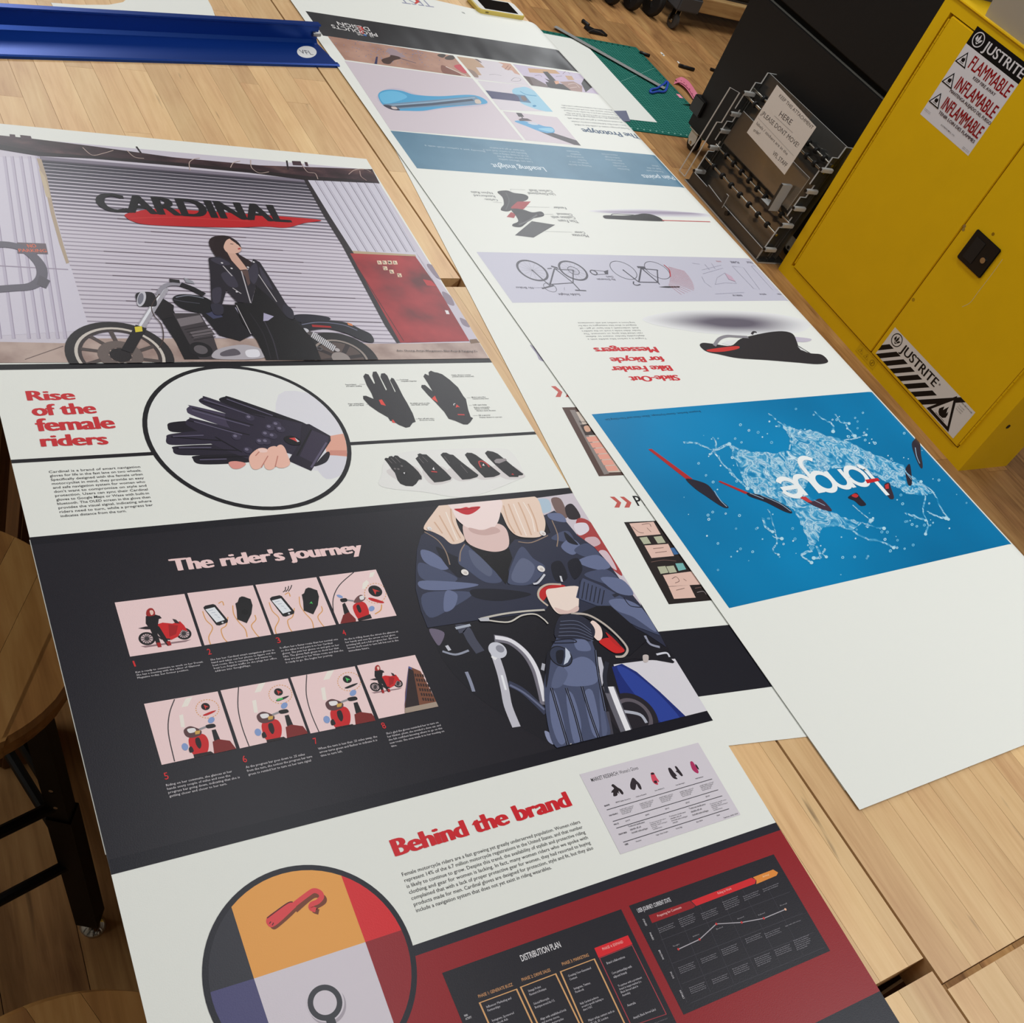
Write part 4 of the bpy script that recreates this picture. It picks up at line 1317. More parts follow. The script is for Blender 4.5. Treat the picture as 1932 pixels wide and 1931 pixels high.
a.circ(c6(957, 998), c6(1024, 995), (20, 20, 28)); a.circ(c6(957, 998), c6(1018, 995), (52, 58, 80)); a.p(P(c6, '985 945 1010 970 1018 1000 1000 1035 975 1050 985 1000'), (196, 204, 220)); a.p(P(c6, '930 970 975 965 965 1040 935 1035'), (26, 28, 40), True)
met('905 905 1000 892 1045 900 1040 914 910 918', 2, JK)
# zip
met('470 770 600 742 740 724 860 716', 4, (196, 190, 180)); met('520 780 640 790 720 750 800 742 850 770 880 800', 3, (206, 200, 190)); a.p(P(c6, '455 768 520 760 525 785 470 785'), (190, 190, 196))
for q, r_ in (((375, 488), 22), ((838, 466), 22), ((848, 250), 18), ((160, 222), 14)):
    a.circ(c6(*q), c6(q[0] + r_, q[1]), (232, 226, 222), n=20); a.circ(c6(q[0] + 3, q[1] + 3), c6(q[0] + r_ * .6, q[1] + 3), (206, 196, 190), n=14)
met('860 500 820 550 790 558', 4, (206, 206, 214)); met('955 510 965 545', 4, (206, 206, 214))
a.build('printed_photo', P1, 'printed photo of a blonde rider in a black leather jacket and gloves')

# ---- behind the brand
a = Art(S1, .0002)
a.t('Behind the brand', c8(125, 556), c8(973, 312), c8(97, 478), (208, 32, 42), .095, 6)
a.build('headline', P1, 'largest red heading')
a = Art(S1, .0002)
a.para(['Female motorcycle riders are a fast growing yet greatly underserved population. Women riders', 'represent 14% of the 6.7 million motorcycle registrations in the United States, and that number', 'is likely to continue to grow. Despite this trend, the availability of stylish and protective riding', 'clothing and gear for women is lacking. In fact, many women riders who we spoke with', 'complained that with a lack of proper protective gear for women, they had resorted to buying', 'products made for men. Cardinal gloves are designed for protection, style and fit, but they also', 'include a navigation system that does not yet exist in riding wearables.'],
       c8(154, 655), c8(1018, 396), c8(222, 830), (58, 56, 58), True, .6, .0, 2)
a.build('paragraph', P1)

# ---- market research chart
a = Art(S1, .0002)
a.p(P(cm, '20 385 1415 12 1912 858 500 1325'), (214, 207, 214))
a.t('MARKET RESEARCH:', cm(168, 475), cm(484, 388), cm(152, 432), (28, 26, 30), .02, 2)
a.t("Women's Gloves", cm(498, 384), cm(716, 325), cm(484, 342), (50, 48, 52), .0, 2)
for q, cl_ in (('395 520 410 500 432 510 470 540 505 560 535 600 530 622 510 615 480 580 488 620 470 600 462 635 420 642 415 600 395 605 400 580 425 550', (44, 36, 40)), ('640 430 660 430 690 460 730 500 750 550 740 565 715 545 690 500 680 550 665 570 625 555 615 510 625 465', (52, 44, 50)), ('858 372 890 365 910 395 930 430 955 465 945 478 930 465 945 500 930 508 895 490 870 450', (214, 74, 96)), ('858 372 890 365 898 385 865 390', (50, 34, 40)), ('895 465 925 460 930 490 900 485', (60, 30, 40)), ('1062 318 1090 312 1130 360 1165 400 1150 410 1172 440 1130 435 1090 390', (48, 40, 46)), ('1140 295 1160 292 1190 330 1220 370 1235 400 1215 405 1180 370 1150 350 1162 340', (48, 40, 46)), ('1322 240 1348 235 1380 280 1415 340 1418 370 1400 372 1355 340 1330 290', (176, 50, 96)), ('1378 265 1400 280 1425 325 1412 325 1392 300', (40, 30, 36))):
    a.p(P(cm, q), cl_, True)
for q in ('340 805 1578 440', '412 940 1650 567', '453 1020 1697 638', '533 1185 1778 790'):
    a.l(P(cm, q), .7, (70, 68, 74))
INK = (50, 48, 54)
for tx, q in (('BRAND', (318, 768, 380, 748, 312, 750)), ('MATERIALS', (375, 880, 475, 850, 370, 864)), ('PRICE', (430, 985, 484, 968, 425, 970)), ('FEATURES', (486, 1102, 580, 1074, 480, 1086)), ('VIBE', (556, 1224, 596, 1210, 550, 1206))):
    a.t(tx, cm(q[0], q[1]), cm(q[2], q[3]), cm(q[4], q[5]), INK, .03, 1)
for tx, q in (("REV'IT! Ladies Gloves Fox", (450, 724, 622, 676)), ('Outdoor Research', (685, 658, 808, 622)), ('Icon Anthem 2', (910, 584, 1018, 552)), ('Icon Automag 2', (1156, 520, 1258, 490)), ('Held Airstream', (1388, 444, 1476, 418)), ('$139.99', (565, 944, 615, 928)), ('$54.95', (798, 874, 842, 860)), ('$90.00', (1032, 802, 1076, 788)), ('$75.00', (1272, 730, 1316, 716)), ('$99.00', (1508, 656, 1552, 642)), ('Femme', (688, 1184, 748, 1164)), ('Vegan, Classic, Durable', (922, 1108, 1062, 1064)), ('Sporty, Edgy', (1155, 1032, 1228, 1010)), ('Basic, Warm', (1398, 954, 1470, 930)), ('Sleek', (1636, 878, 1672, 866)), ('Capstone, 2018 / 2019', (1716, 905, 1884, 852))):
    a.t(tx, cm(q[0], q[1]), cm(q[2], q[3]), cm(q[0] - 6, q[1] - 13), INK, .012, 1)
for k, (x_, y_) in enumerate(((494, 808), (728, 740), (958, 668), (1200, 600), (1436, 528))):
    a.para(['goatskin leather, cotton and', 'polyester blend lining and', 'pvc outer shell, velcro', 'closure at the cuff'], cm(x_, y_), cm(x_ + 158, y_ - 46), cm(x_ + 28, y_ + 52), INK, False, .6, .01, 1)
for k, (x_, y_) in enumerate(((598, 1010), (845, 966), (1078, 890), (1312, 800), (1556, 742))):
    a.para(['Touchscreen, knuckle armor', 'adjustable cuff, soft', 'lined with reinforced fingers', 'and palm', 'ventilated backs'][:3 + (k * 2) % 3], cm(x_, y_), cm(x_ + 192, y_ - 56), cm(x_ + 40, y_ + 74), INK, False, .5, .01, 1)
a.build('printed_chart', P1, 'lilac comparison chart with five small gloves')

# ---- round colour-block emblem
a = Art(S1, .0003)
ec, er = fit_circle([uv1(c7(*q)) for q in ((498, 1180), (1060, 647), (1520, 880), (1610, 1160), (640, 830))])
print('emblem', ec, er)
a.disc(ec, er, (34, 34, 43), 0, 80); a.z += 1e-5
a.set_clip([(ec[0] + er * .945 * math.cos(t * math.pi / 30), ec[1] + er * .945 * math.sin(t * math.pi / 30)) for t in range(60)])
X_ = 1500
a.p(P(c7, '655 870 560 580 1190 560 1225 700 1350 1045 770 1235'), (233, 162, 80))
a.p(P(c7, '770 1235 1350 1045 1760 2200 1120 2300'), (214, 205, 213))
a.p(P(c7, '655 870 560 580 300 700 300 1400 555 1302 770 1235'), (50, 50, 58))
a.p(P(c7, '555 1302 770 1235 1120 2300 300 2300 300 1400'), (78, 76, 118))
a.p(P(c7, '1225 700 1190 560 1900 560 1900 860 1530 985 1350 1045'), (216, 42, 48))
a.p(P(c7, '1350 1045 1530 985 1900 860 1900 2300 1790 2300'), (146, 38, 44))
# screwdriver with bent tip
SH = (120, 62, 40)
a.p(P(c7, '848 945 870 905 955 852 1000 870 905 962 868 978'), SH, True); a.l(P(c7, '985 880 1060 815 1095 800 1130 812 1132 835 1090 862 1085 880 1108 888'), 4.5, SH, sm=True)
a.p(P(c7, '834 930 850 905 935 850 975 838 990 858 975 875 900 945 860 968 838 952'), (222, 70, 74), True)
a.l(P(c7, '976 852 1048 797 1082 777 1113 787 1122 810 1102 834 1072 848 1068 868 1092 878'), 4.2, (222, 70, 74), sm=True)
a.l(P(c7, '838 920 940 845 972 836'), 1.0, (90, 24, 28), sm=True); a.l(P(c7, '850 950 858 938'), .8, (90, 24, 28)); a.l(P(c7, '865 958 872 944'), .8, (90, 24, 28))
# female sign
a.circ(c7(1152, 1372), c7(1250, 1372), (172, 162, 172)); a.circ(c7(1142, 1358), c7(1240, 1358), (214, 205, 213)); a.circ(c7(1140, 1360), c7(1230, 1355), (62, 62, 68), .68)
a.l(P(c7, '1165 1440 1215 1590'), 7, (62, 62, 68)); a.l(P(c7, '1130 1540 1270 1500'), 7, (62, 62, 68))
a.build('printed_emblem', P1, 'round emblem in orange, red, lilac and black with a screwdriver and a female sign')

# ---- red band with two charts
a = Art(S1, .0001)
vt, vm = uv1((1150, 1663))[1], uv1((1467.8, 1569))[1]
vr = uv1((1656, 1874))[1]
uL = ec[0] + er * .6
print('band', vt, uv1((1463, 1558)), vm, uv1((783, 1804)), vr, uv1((1534.6, 1931)))
vt = (uv1((779.6, 1791))[1] + uv1((1463, 1558))[1]) / 2
vm = (uv1((783, 1804))[1] + uv1((1467.8, 1569))[1]) / 2
vr = (vr + uv1((1534.6, 1931))[1]) / 2
vt = vm + .0085
a.pu([(uL, vm), (PR, vm), (PR, vt), (uL, vt)], (36, 35, 45))
a.pu([(uL, vr), (PR, vr), (PR, vm), (uL, vm)], (146, 32, 38))
a.pu([(PL, -.06), (PR, -.06), (PR, vr), (PL, vr)], (30, 30, 40))
a.build('printed_band', P1, 'dark red band edged in black')
a = Art(S1, .0002)
DK = (36, 34, 41)
a.p(P(c8, '345 1125 1215 815 1500 1400 1200 1750 600 1750'), DK)
a.t('DISTRIBUTION PLAN', cd(724, 505), cd(1050, 385), cd(706, 455), (232, 228, 230), .02, 3)
OT = (206, 150, 100)
for tx, q, col in (('PHASE 1: GENERATE BUZZ', (366, 808, 650, 706, 360, 782), OT), ('PHASE 2: DRIVE SALES', (726, 670, 962, 586, 720, 644), OT), ('PHASE 3: MARKETING', (1060, 540, 1280, 462, 1054, 514), OT)):
    a.t(tx, cd(q[0], q[1]), cd(q[2], q[3]), cd(q[4], q[5]), col, .02, 2)
for q in ('372 848 678 735 980 1390 660 1500', '712 718 1002 608 1300 1230 1000 1340', '1042 590 1322 485 1620 1120 1320 1230'):
    a.l(P(cd, q), 1.6, (216, 164, 110), closed=True)
a.l(P(cd, '1365 478 1635 370 1918 942 1630 1040'), 1.0, (170, 60, 70), closed=True)
a.p(P(cd, '1322 395 1600 288 1638 362 1358 475'), (218, 38, 46))
a.t('PHASE 4: EXPAND', cd(1394, 414), cd(1564, 350), cd(1388, 392), (240, 176, 170), .02, 2)
WS = (196, 192, 198)
for ls, q in ((['Influencer Marketing and', 'Partnerships'], (432, 892, 636, 816, 442, 922)), (['Instagram, Sponsored', 'Facebook Ads'], (478, 1005, 658, 938, 490, 1034)), (['Strategic Product', 'Placement in Boutiques'], (778, 760, 916, 708, 788, 790)), (['Selected Motorcycle', 'Boutiques around the U.S.'], (822, 866, 985, 805, 834, 896)), (['Align with established brick', 'and mortar stores,', 'linked to motorcycles'], (878, 994, 1092, 912, 900, 1052)), (['Creating User-Generated', 'Content'], (1108, 636, 1296, 566, 1120, 664)), (['Instagram, Twitter,', 'Facebook'], (1156, 740, 1294, 690, 1168, 768)), (['Rally Cardinal audience', 'around a specific hashtag to', 'share UGC'], (1208, 864, 1388, 795, 1232, 916)), (['Major urban centers such as', 'NY, LA, SF, London'], (1276, 1004, 1490, 922, 1288, 1034)), (['Brand collaborations', ' '], (1428, 530, 1578, 474, 1440, 560)), (['Core partnerships with', 'adjacent brands'], (1470, 614, 1634, 554, 1484, 644)), (['To partner with a prominent', 'brand in target market (i.e.', 'Black Arrow Label in', 'Australia)'], (1522, 718, 1718, 644, 1556, 796)), (['Australia', ' '], (1598, 880, 1666, 854, 1610, 910)), (['Atwyld, Black Arrow Label', ' '], (1648, 984, 1832, 910, 1660, 1014))):
    a.para(ls, cd(q[0], q[1]), cd(q[2], q[3]), cd(q[4], q[5]), WS, False, .62, .01, 1)
a.para(['MAIN', 'ACTIVITY'], cd(248, 966), cd(298, 948), cd(258, 992), (224, 220, 224), False, .66, .02, 1)
a.t('CAPSTONE 2018 / DESIGN 2019', cd(1780, 1040), cd(1930, 980), cd(1778, 1030), (130, 126, 132), 0, 1)
a.build('printed_chart', P1, 'black chart of four outlined columns on the red band')
a = Art(S1, .0002)
a.p(P(c9, '90 395 765 155 1028 605 345 903'), DK)
a.t('USER JOURNEY: CURRENT STATE', c9(134, 428), c9(288, 374), c9(126, 410), (226, 222, 226), .02, 2)
a.p(P(c9, '182 440 375 372 400 396 390 405 198 476'), (150, 30, 36)); a.p(P(c9, '380 372 662 264 682 274 678 292 404 396'), (212, 40, 46)); a.p(P(c9, '668 262 762 226 785 240 778 254 684 294 684 276'), (226, 140, 60))
a.t('Preparing for Commute', c9(225, 448), c9(336, 406), c9(221, 438), (236, 190, 186), .02, 2); a.t('Riding to Work', c9(506, 342), c9(570, 318), c9(502, 332), (240, 170, 166), .02, 2); a.t('Arrival', c9(715, 264), c9(744, 253), c9(712, 255), (246, 206, 160), .02, 2)
GR_ = (66, 64, 72)
for q in ('215 475 360 845', '320 432 470 800', '420 395 580 760', '520 358 690 720', '620 320 800 675', '722 285 905 632'):
    a.l(P(c9, q), .4, GR_)
for q in ('240 555 840 330', '290 665 900 430', '335 760 950 520', '375 850 1000 590'):
    a.l(P(c9, q), .4, GR_)
jp = [(320, 598), (419, 552), (497, 480), (615, 473), (718, 454), (819, 412)]
a.l([c9(*q) for q in jp], .8, (176, 170, 176))
for k, q in enumerate(jp): a.circ(c9(*q), c9(q[0] + 5, q[1]), (200, 60, 62) if k < 5 else (236, 180, 150), n=12)
for tx, q in (('Thoughts', (296, 588)), ('Ambitions', (388, 542)), ('Excited', (498, 508)), ('Stressed', (596, 460)), ('Relieved', (694, 442)), ('Proud', (796, 398))):
    a.t(tx, c9(*q), c9(q[0] + 30, q[1] - 12), c9(q[0] - 2, q[1] - 6), (170, 166, 172), 0, 1)
for tx, q in (('STAGES', (152, 458, 168, 490)), ('PHASES', (184, 522, 200, 556)), ('EMOTION', (226, 604, 246, 646)), ('FOCUS', (280, 706, 294, 736)), ('DETAILS', (324, 792, 342, 830))):
    a.t(tx, c9(q[0], q[1]), c9(q[2], q[3]), c9(q[0] + 7, q[1] - 3), (216, 212, 216), .03, 1)
for k, (x_, y_, n_) in enumerate(((226, 506, 3), (320, 462, 5), (426, 436, 4), (526, 382, 5), (622, 356, 3), (714, 322, 2), (320, 688, 4), (424, 648, 3), (520, 604, 4), (632, 554, 3), (722, 530, 3), (818, 494, 1), (370, 782, 4), (476, 744, 3), (572, 694, 4), (674, 646, 5), (768, 606, 4), (856, 562, 6))):
    a.para(['Kat puts on her helmet and', 'gloves while checking her', 'phone for the best route to', 'work before she starts the', 'engine and rides off into', 'the morning traffic'][:n_] if n_ > 1 else ['Sighs with relief and joy', ' '], c9(x_, y_), c9(x_ + 72, y_ - 29), c9(x_ + 3.2 * max(1, n_ - 1), y_ + 8.5 * max(1, n_ - 1)), (160, 156, 164), False, .52, .01, 1)
a.build('printed_chart', P1, 'black journey chart with a rising dotted line on the red band')

# ================================================================== saddle poster and the sheets under it
UE, UM, UL2 = 1.540, 1.524, .9100
P2 = sheet_mesh(S2, [(UL2, .1963), (UE, .190), (UE, 2.036), (UL2, 2.115)], .0003, 'printed_poster', PAPER)
tag(P2, 'saddle poster lying upside down with a blue water splash panel, right edge drooping', 'poster')
P3 = sheet_mesh(S3, [(.728, .4045), (1.15, .386), (1.15, 1.90), (.728, 1.90)], .0003, 'printed_poster', PAPER)
tag(P3, 'poster with red double arrows mostly covered by the saddle poster', 'poster')
P4 = sheet_mesh(S4, [(.9083, .2268), (1.45, .222), (1.45, 1.2), (.9092, 1.2)], .0003, 'paper_sheet', PAPER)
tag(P4, 'blank white sheet just peeking out under the left edge of the saddle poster', 'paper')
d1 = crop(740, 230, 1340, 1932); d2 = crop(940, 450, 1640, 1932); d3 = crop(1100, 720, 1932, 1932)
d6 = crop(580, 0, 880, 1932); d8 = crop(840, 60, 1160, 1932); d9 = crop(860, 150, 1160, 1932)
d7 = crop(1000, 640, 1400, 1016); e1 = crop(560, 0, 1260, 1932); e5 = crop(1000, 0, 1450, 1932); e6 = crop(1020, 40, 1340, 1932)
uv2 = S2.uv
UP = .9262


def band(v0, v1, col, name, label=None, u1=UM, base=.00006):
    a = Art(S2, base)
    a.pu([(UP, v0), (u1, v0), (u1, v1), (UP, v1)], col)
    return a.build(name, P2, label)


BLKB = ramp_ink('black_band_sheen', ((.3, (50, 50, 53)), (.7, (60, 60, 63))), 8, 2, 0, (1, 1, 1), .34)
_nt = BLKB.node_tree
_bp = _nt.nodes.new('ShaderNodeBump'); _bp.inputs['Strength'].default_value = .5; _bp.inputs['Distance'].default_value = .02
_no = _nt.nodes.new('ShaderNodeTexNoise'); _no.inputs['Scale'].default_value = 9; _no.inputs['Detail'].default_value = 1
_mp = _nt.nodes.new('ShaderNodeMapping'); _mp.inputs['Rotation'].default_value = (0, 0, .5); _mp.inputs['Scale'].default_value = (1.4, .5, 1)
_g = _nt.nodes.new('ShaderNodeNewGeometry')
_nt.links.new(_g.outputs['Position'], _mp.inputs['Vector']); _nt.links.new(_mp.outputs[0], _no.inputs['Vector'])
_nt.links.new(_no.outputs['Fac'], _bp.inputs['Height']); _nt.links.new(_bp.outputs[0], _nt.nodes['Principled BSDF'].inputs['Normal'])
band(1.8262, 1.9180, BLKB, 'printed_band', 'black band across the far end')
a = Art(S2, .0002)
a.t('PRODUCTS', d6(834, 405), d6(280, 297), d6(822, 440), (226, 222, 220), .02, 3)
a.t('DESIGN', d6(738, 335), d6(350, 262), d6(724, 372), (226, 222, 220), .02, 3)
a.t('O', d6(672, 375), d6(626, 366), d6(664, 410), (206, 62, 56), .04, 3); a.z += 2e-5
a.t('E', d6(658, 328), d6(604, 318), d6(648, 364), (206, 62, 56), .04, 3)
a.t('OUR', d6(792, 430), d6(742, 424), d6(784, 455), (226, 222, 220), .02, 1); a.t('THE', d6(660, 412), d6(594, 408), d6(654, 432), (226, 222, 220), .02, 1); a.circ(d6(700, 430), d6(718, 430), (70, 110, 170), n=12)
a.build('lettering', P2, 'white and red lettering on the black band')
a = Art(S2, .00012)
a.t('TEST', d6(1465, 8), d6(1080, -45), d6(1450, 78), (150, 152, 176), 0, 2)
a.z += 3e-5
a.p(P(d6, '1300 -8 1322 -12 1365 20 1325 48 1296 38 1322 18'), (206, 70, 62))
a.t('MFA IxD', d6(1900, 148), d6(1870, 143), d6(1896, 166), (70, 70, 76), 0, 1)
a.build('lettering', P2, 'grey lettering with a red arrow near the phone')


def pic(quad, bg, label=None):
    a = Art(S2, .00012)
    a.p(quad, bg)
    a.set_clip([uv2(p) for p in quad])
    return a


VA, VB = uv2((618, 68))[1], uv2((651, 113))[1]
TABLE = ramp_ink('studio_table', ((.3, (164, 124, 108)), (.7, (192, 152, 134))), 20, 3)
a = pic([(618, 68), (855, 105), (889, 146), (651, 113)], TABLE)
rp = random.Random(5)
for k in range(260):
    x_, y_ = rp.gauss(1000, 330), rp.gauss(650, 70)
    x_, y_ = (x_, y_ + (x_ - 1000) * .16)
    r_ = rp.uniform(2, 9)
    a.p(P(d6, '%f %f %f %f %f %f' % (x_ - r_, y_, x_ + r_, y_ - r_ * .6, x_ + r_ * .4, y_ + r_ * .6)), rp.choice(((110, 136, 184), (132, 152, 190), (96, 104, 140)))); a.z -= a.STEP * .97
a.z += 2e-5
a.p(P(d6, '960 620 985 590 1050 600 1180 680 1170 700 1060 690 1000 660'), (160, 140, 146), True)
a.p(P(d6, '900 735 920 715 1000 690 1015 670 1110 690 1130 715 1050 735 1000 778 930 770'), (72, 50, 46), True); a.l(P(d6, '1130 710 1320 768'), 2.2, (104, 92, 110)); a.p(P(d6, '835 690 855 690 845 790 812 785'), (48, 50, 90))
a.p(P(d6, '1580 665 1640 655 1680 670 1650 702 1600 690'), (82, 74, 70), True); a.p(P(d6, '1670 700 1740 670 1800 680 1770 725 1690 725'), (82, 74, 70), True)
a.p(P(d6, '1620 820 1650 795 1820 880 1860 920 1700 900 1640 880'), (134, 88, 76), True); a.p(P(d6, '1780 805 1840 785 1900 800 1932 890 1860 870'), (200, 82, 92), True); a.l(P(d6, '1680 810 1932 925'), 3, (222, 208, 200))
a.build('printed_photo', P2, 'photo of a tool amid blue dust on a table')
a = pic([(861.5, 106.4), (963.4, 120.4), (999, 161.8), (898, 149.4)], (214, 206, 212))
a.p(P(d8, '130 280 310 300 380 340 450 410 350 405 415 495 330 500 250 430'), (190, 158, 132)); a.p(P(d8, '230 420 330 450 380 520 290 500'), (150, 128, 118), True); a.p(P(d8, '320 300 390 345 415 350 360 310'), (110, 92, 88), True)
a.p(P(d8, '600 345 740 362 860 495 790 475 760 440 700 435 640 400 660 375'), (202, 158, 138)); a.l(P(d8, '680 430 720 385'), 1.2, (140, 98, 84)); a.l(P(d8, '715 440 745 400'), 1.2, (140, 98, 84)); a.l(P(d8, '500 490 560 485 640 500'), .8, (120, 112, 120)); a.l(P(d8, '750 555 790 525 855 535 850 560 790 565 750 560'), .8, (110, 104, 112), sm=True)
a.build('printed_photo', P2, 'photo of a hand on sketch paper')
pc = [(967.5, 121), (1093.4, 135.3), (1136.4, 179), (1005.6, 161.8)]
a = Art(S2, .00012)
v0_, v1_ = uv2((1005.6, 161.8))[1], uv2((967.5, 121))[1]
um_ = uv2((967.5, 121))[0]
a.pu([(um_, v0_), (UM, v0_), (UM, v1_), (um_, v1_)], (198, 186, 206))
a.set_clip([(um_, v0_), (UM, v0_), (UM, v1_), (um_, v1_)])
a.p(P(d8, '940 415 1250 435 1310 480 960 465'), (196, 154, 112)); a.p(P(d8, '1110 455 1165 455 1260 555 1200 565'), (52, 47, 50)); a.p(P(d8, '880 500 1000 520 1150 600 1180 640 1000 640'), (112, 96, 96))
a.p(P(d8, '1140 570 1300 590 1480 630 1470 690 1250 660 1170 630'), (46, 42, 44)); a.p(P(d8, '1130 530 1210 560 1290 560 1290 600 1200 590'), (60, 48, 48)); a.p(P(d8, '1240 565 1290 560 1300 590 1260 600'), (214, 162, 130))
a.p(P(d8, '1300 570 1460 565 1560 620 1560 690 1450 680'), (164, 132, 124)); a.p(P(d8, '1365 500 1440 505 1470 550 1400 550'), (192, 154, 120)); a.p(P(d8, '1550 590 1650 575 1800 720 1600 690'), (42, 40, 42)); a.p(P(d8, '880 500 960 515 1010 620 970 600'), (88, 66, 62))
for q in ('1340 480 1380 450 1420 480', '1460 470 1520 455 1540 480', '1020 500 1080 495 1100 515', '1260 510 1330 505', '1480 540 1560 545', '1400 600 1480 590 1530 640', '1420 640 1500 630'):
    a.l(P(d8, q), 1.2, (226, 210, 206) if q > '14' else (120, 100, 122), sm=True)
a.build('printed_photo', P2, 'photo of hands holding a saddle over drawings')
a = pic([(650, 115), (891, 148), (987, 265), (736.8, 245.6)], (209, 197, 204))
BLU = (74, 160, 204)
e = crop(600, 0, 1250, 1932)
a.p(P(e, '330 540 350 515 400 495 470 500 560 530 680 545 820 535 900 545 950 570 940 590 860 600 700 610 600 625 450 620 380 600 340 570'), (196, 186, 200), True)
a.p(P(e, '338 545 350 515 400 503 470 510 545 532 680 540 830 532 900 540 945 565 942 582 880 588 700 605 590 622 500 622 430 618 370 595'), BLU, True)
a.p(P(e, '345 530 400 510 460 518 500 545 440 570 370 580'), (104, 184, 222), True)
a.p(P(e, '360 585 600 565 880 540 915 565 905 585 650 598 450 612'), (112, 142, 168)); a.l(P(e, '400 602 640 585 870 560'), 7, (74, 86, 104)); a.l(P(e, '390 594 640 573 880 548'), 3, (150, 176, 196)); a.p(P(e, '880 560 905 560 915 580 885 580'), (206, 190, 176), True); a.p(P(e, '365 590 420 595 460 618 410 615'), (62, 60, 76), True); a.p(P(e, '410 600 435 600 445 612 420 612'), (206, 190, 186), True)
a.build('printed_photo', P2, 'photo of a blue foam saddle on lilac')
a = pic([(901, 152), (999.8, 162.4), (1043, 211), (944.6, 207.5)], (214, 206, 212))
a.p(P(d9, '685 150 700 115 760 100 900 110 1200 330 1200 400 1050 380 930 345 800 290 720 200'), (150, 198, 220), True); a.l(P(d9, '780 145 860 185 980 200'), 4, (92, 160, 196), sm=True); a.p(P(d9, '930 320 960 310 980 325 950 335'), (60, 140, 186), True)
a.p(P(d9, '350 132 700 175 750 190 790 270 430 232'), (72, 72, 108)); a.p(P(d9, '720 182 840 192 918 288 785 272 760 210'), (82, 118, 150)); a.p(P(d9, '790 210 830 205 865 250 820 260'), (116, 98, 96), True)
a.build('printed_photo', P2, 'photo of a dark strap and pale blue foam')
a = pic([(948.5, 209.8), (1051, 221.4), (1096, 275), (992, 265)], (209, 197, 204))
a.p(P(d9, '715 512 780 500 900 520 1000 545 1080 570 1160 580 1198 615 1190 650 1120 655 1000 625 850 565'), (86, 160, 204), True); a.p(P(d9, '1000 600 1150 590 1190 620 1150 640'), (140, 196, 222), True); a.p(P(d9, '870 525 960 525 1000 552 930 550'), (200, 204, 214), True)
a.p(P(d9, '1010 628 1110 655 1180 650 1475 745 1520 805 1440 795 1150 690'), (76, 70, 76)); a.p(P(d9, '730 405 795 408 830 455 765 455'), (62, 54, 62)); a.p(P(d9, '760 485 800 470 870 475 930 505 780 505'), (88, 76, 84)); a.l(P(d9, '800 455 815 478'), 3, (80, 70, 78))
a.build('printed_photo', P2, 'photo of a blue saddle with a dark fender slid out')
a = Art(S2, .00012)
a.t('The Prototype', e5(908, 1090), e5(412, 1042), e5(905, 1124), (62, 88, 116), .07, 4)
a.build('headline', P2, 'slate blue heading')
a = Art(S2, .00012)
a.para(['The final prototype consists of a saddle that we milled,', 'from a carbon fiber shell that hides a track for a fender.', 'We tested several layers of gel foam and leather with', 'messengers who rode it daily through the whole winter.'], e5(818, 1040), e5(355, 1005), e5(722, 962), (112, 112, 116), True, .45, .01, 1)
a.para(['A sturdy rail made of nylon holds the shell and clips', 'into any standard seat post so the saddle can be swapped.', 'The fender extends with one pull and retracts again', 'when the road is dry, keeping messengers comfortable'], e5(760, 955), e5(290, 912), e5(690, 892), (112, 112, 116), True, .45, .01, 1)
a.build('paragraph', P2)

SL = ramp_ink('slate_band', ((.3, (84, 124, 148)), (.7, (98, 138, 162))), 12, 3)
band(1.3965, 1.5085, SL, 'printed_band', 'slate blue band')
LB = (216, 226, 232)
a = Art(S2, .00014)
a.t('Leading insight', d1(918, 276), d1(598, 254), d1(920, 302), LB, .03, 4); a.t('Pain points', d1(1712, 330), d1(1510, 321), d1(1716, 354), LB, .03, 4)
a.build('headline', P2, 'two white headings on the slate band')
a = Art(S2, .00014)
a.para(['I use two different saddles.', 'I use one for riding all day', "it's ok to keep riding in rain", 'Basically just a carbon shell with a', 'thin layer of gel and leather'], d1(848, 240), d1(585, 218), d1(800, 172), (190, 206, 216), False, .55, .0, 2)
a.para(['Basically just a carbon shell with a'], d1(560, 176), d1(195, 140), d1(560, 176), (190, 206, 216), False, .55, .0, 2)
for ls, p0_, p1_, pl_ in ((['Having to decide', 'when to use a', 'fender', 'according to', 'weather', 'forecasts'], (1205, 266), (1068, 255), (1130, 180)), (['Most fenders', "aren't portable", 'And portable', 'often compromise', 'intuitive through', 'material and form'], (1435, 286), (1335, 278), (1365, 200)), (['Fenders look', 'bad on the', 'bikes'], (1640, 300), (1540, 292), (1612, 266))):
    a.para(ls, d1(*p0_), d1(*p1_), d1(*pl_), (190, 206, 216), False, .55, .0, 2)
a.build('paragraph', P2)

# exploded saddle
a = Art(S2, .00012)
KD = (70, 69, 72); RD2 = (166, 68, 72)
for q, cl_, sm_ in (('640 430 652 420 700 418 740 432 800 440 826 455 818 475 780 490 740 510 725 535 700 545 662 538 664 520 678 500 670 460', KD, True), ('720 520 760 485 842 484 800 530 740 548', RD2, False), ('695 578 722 548 752 562 740 585', RD2, False), ('722 530 790 532 850 550 900 545 921 558 915 575 850 590 810 620 780 640 735 636 732 622 765 605 750 570', (62, 61, 64), True), ('745 690 848 604 990 626 858 704', (84, 84, 86), False)):
    a.p(P(d1, q), cl_, sm_)
a.l(P(d1, '770 625 830 600 880 565'), 3, (104, 103, 106), sm=True); a.l(P(d1, '690 430 710 480 690 535'), 2, (88, 87, 90), sm=True)
for q in ('720 410 808 414', '718 420 720 408', '612 488 668 492', '790 516 955 520', '890 562 978 562', '928 666 1092 671'):
    a.l(P(d1, q), .5, (150, 150, 152))
TG = (104, 104, 108)
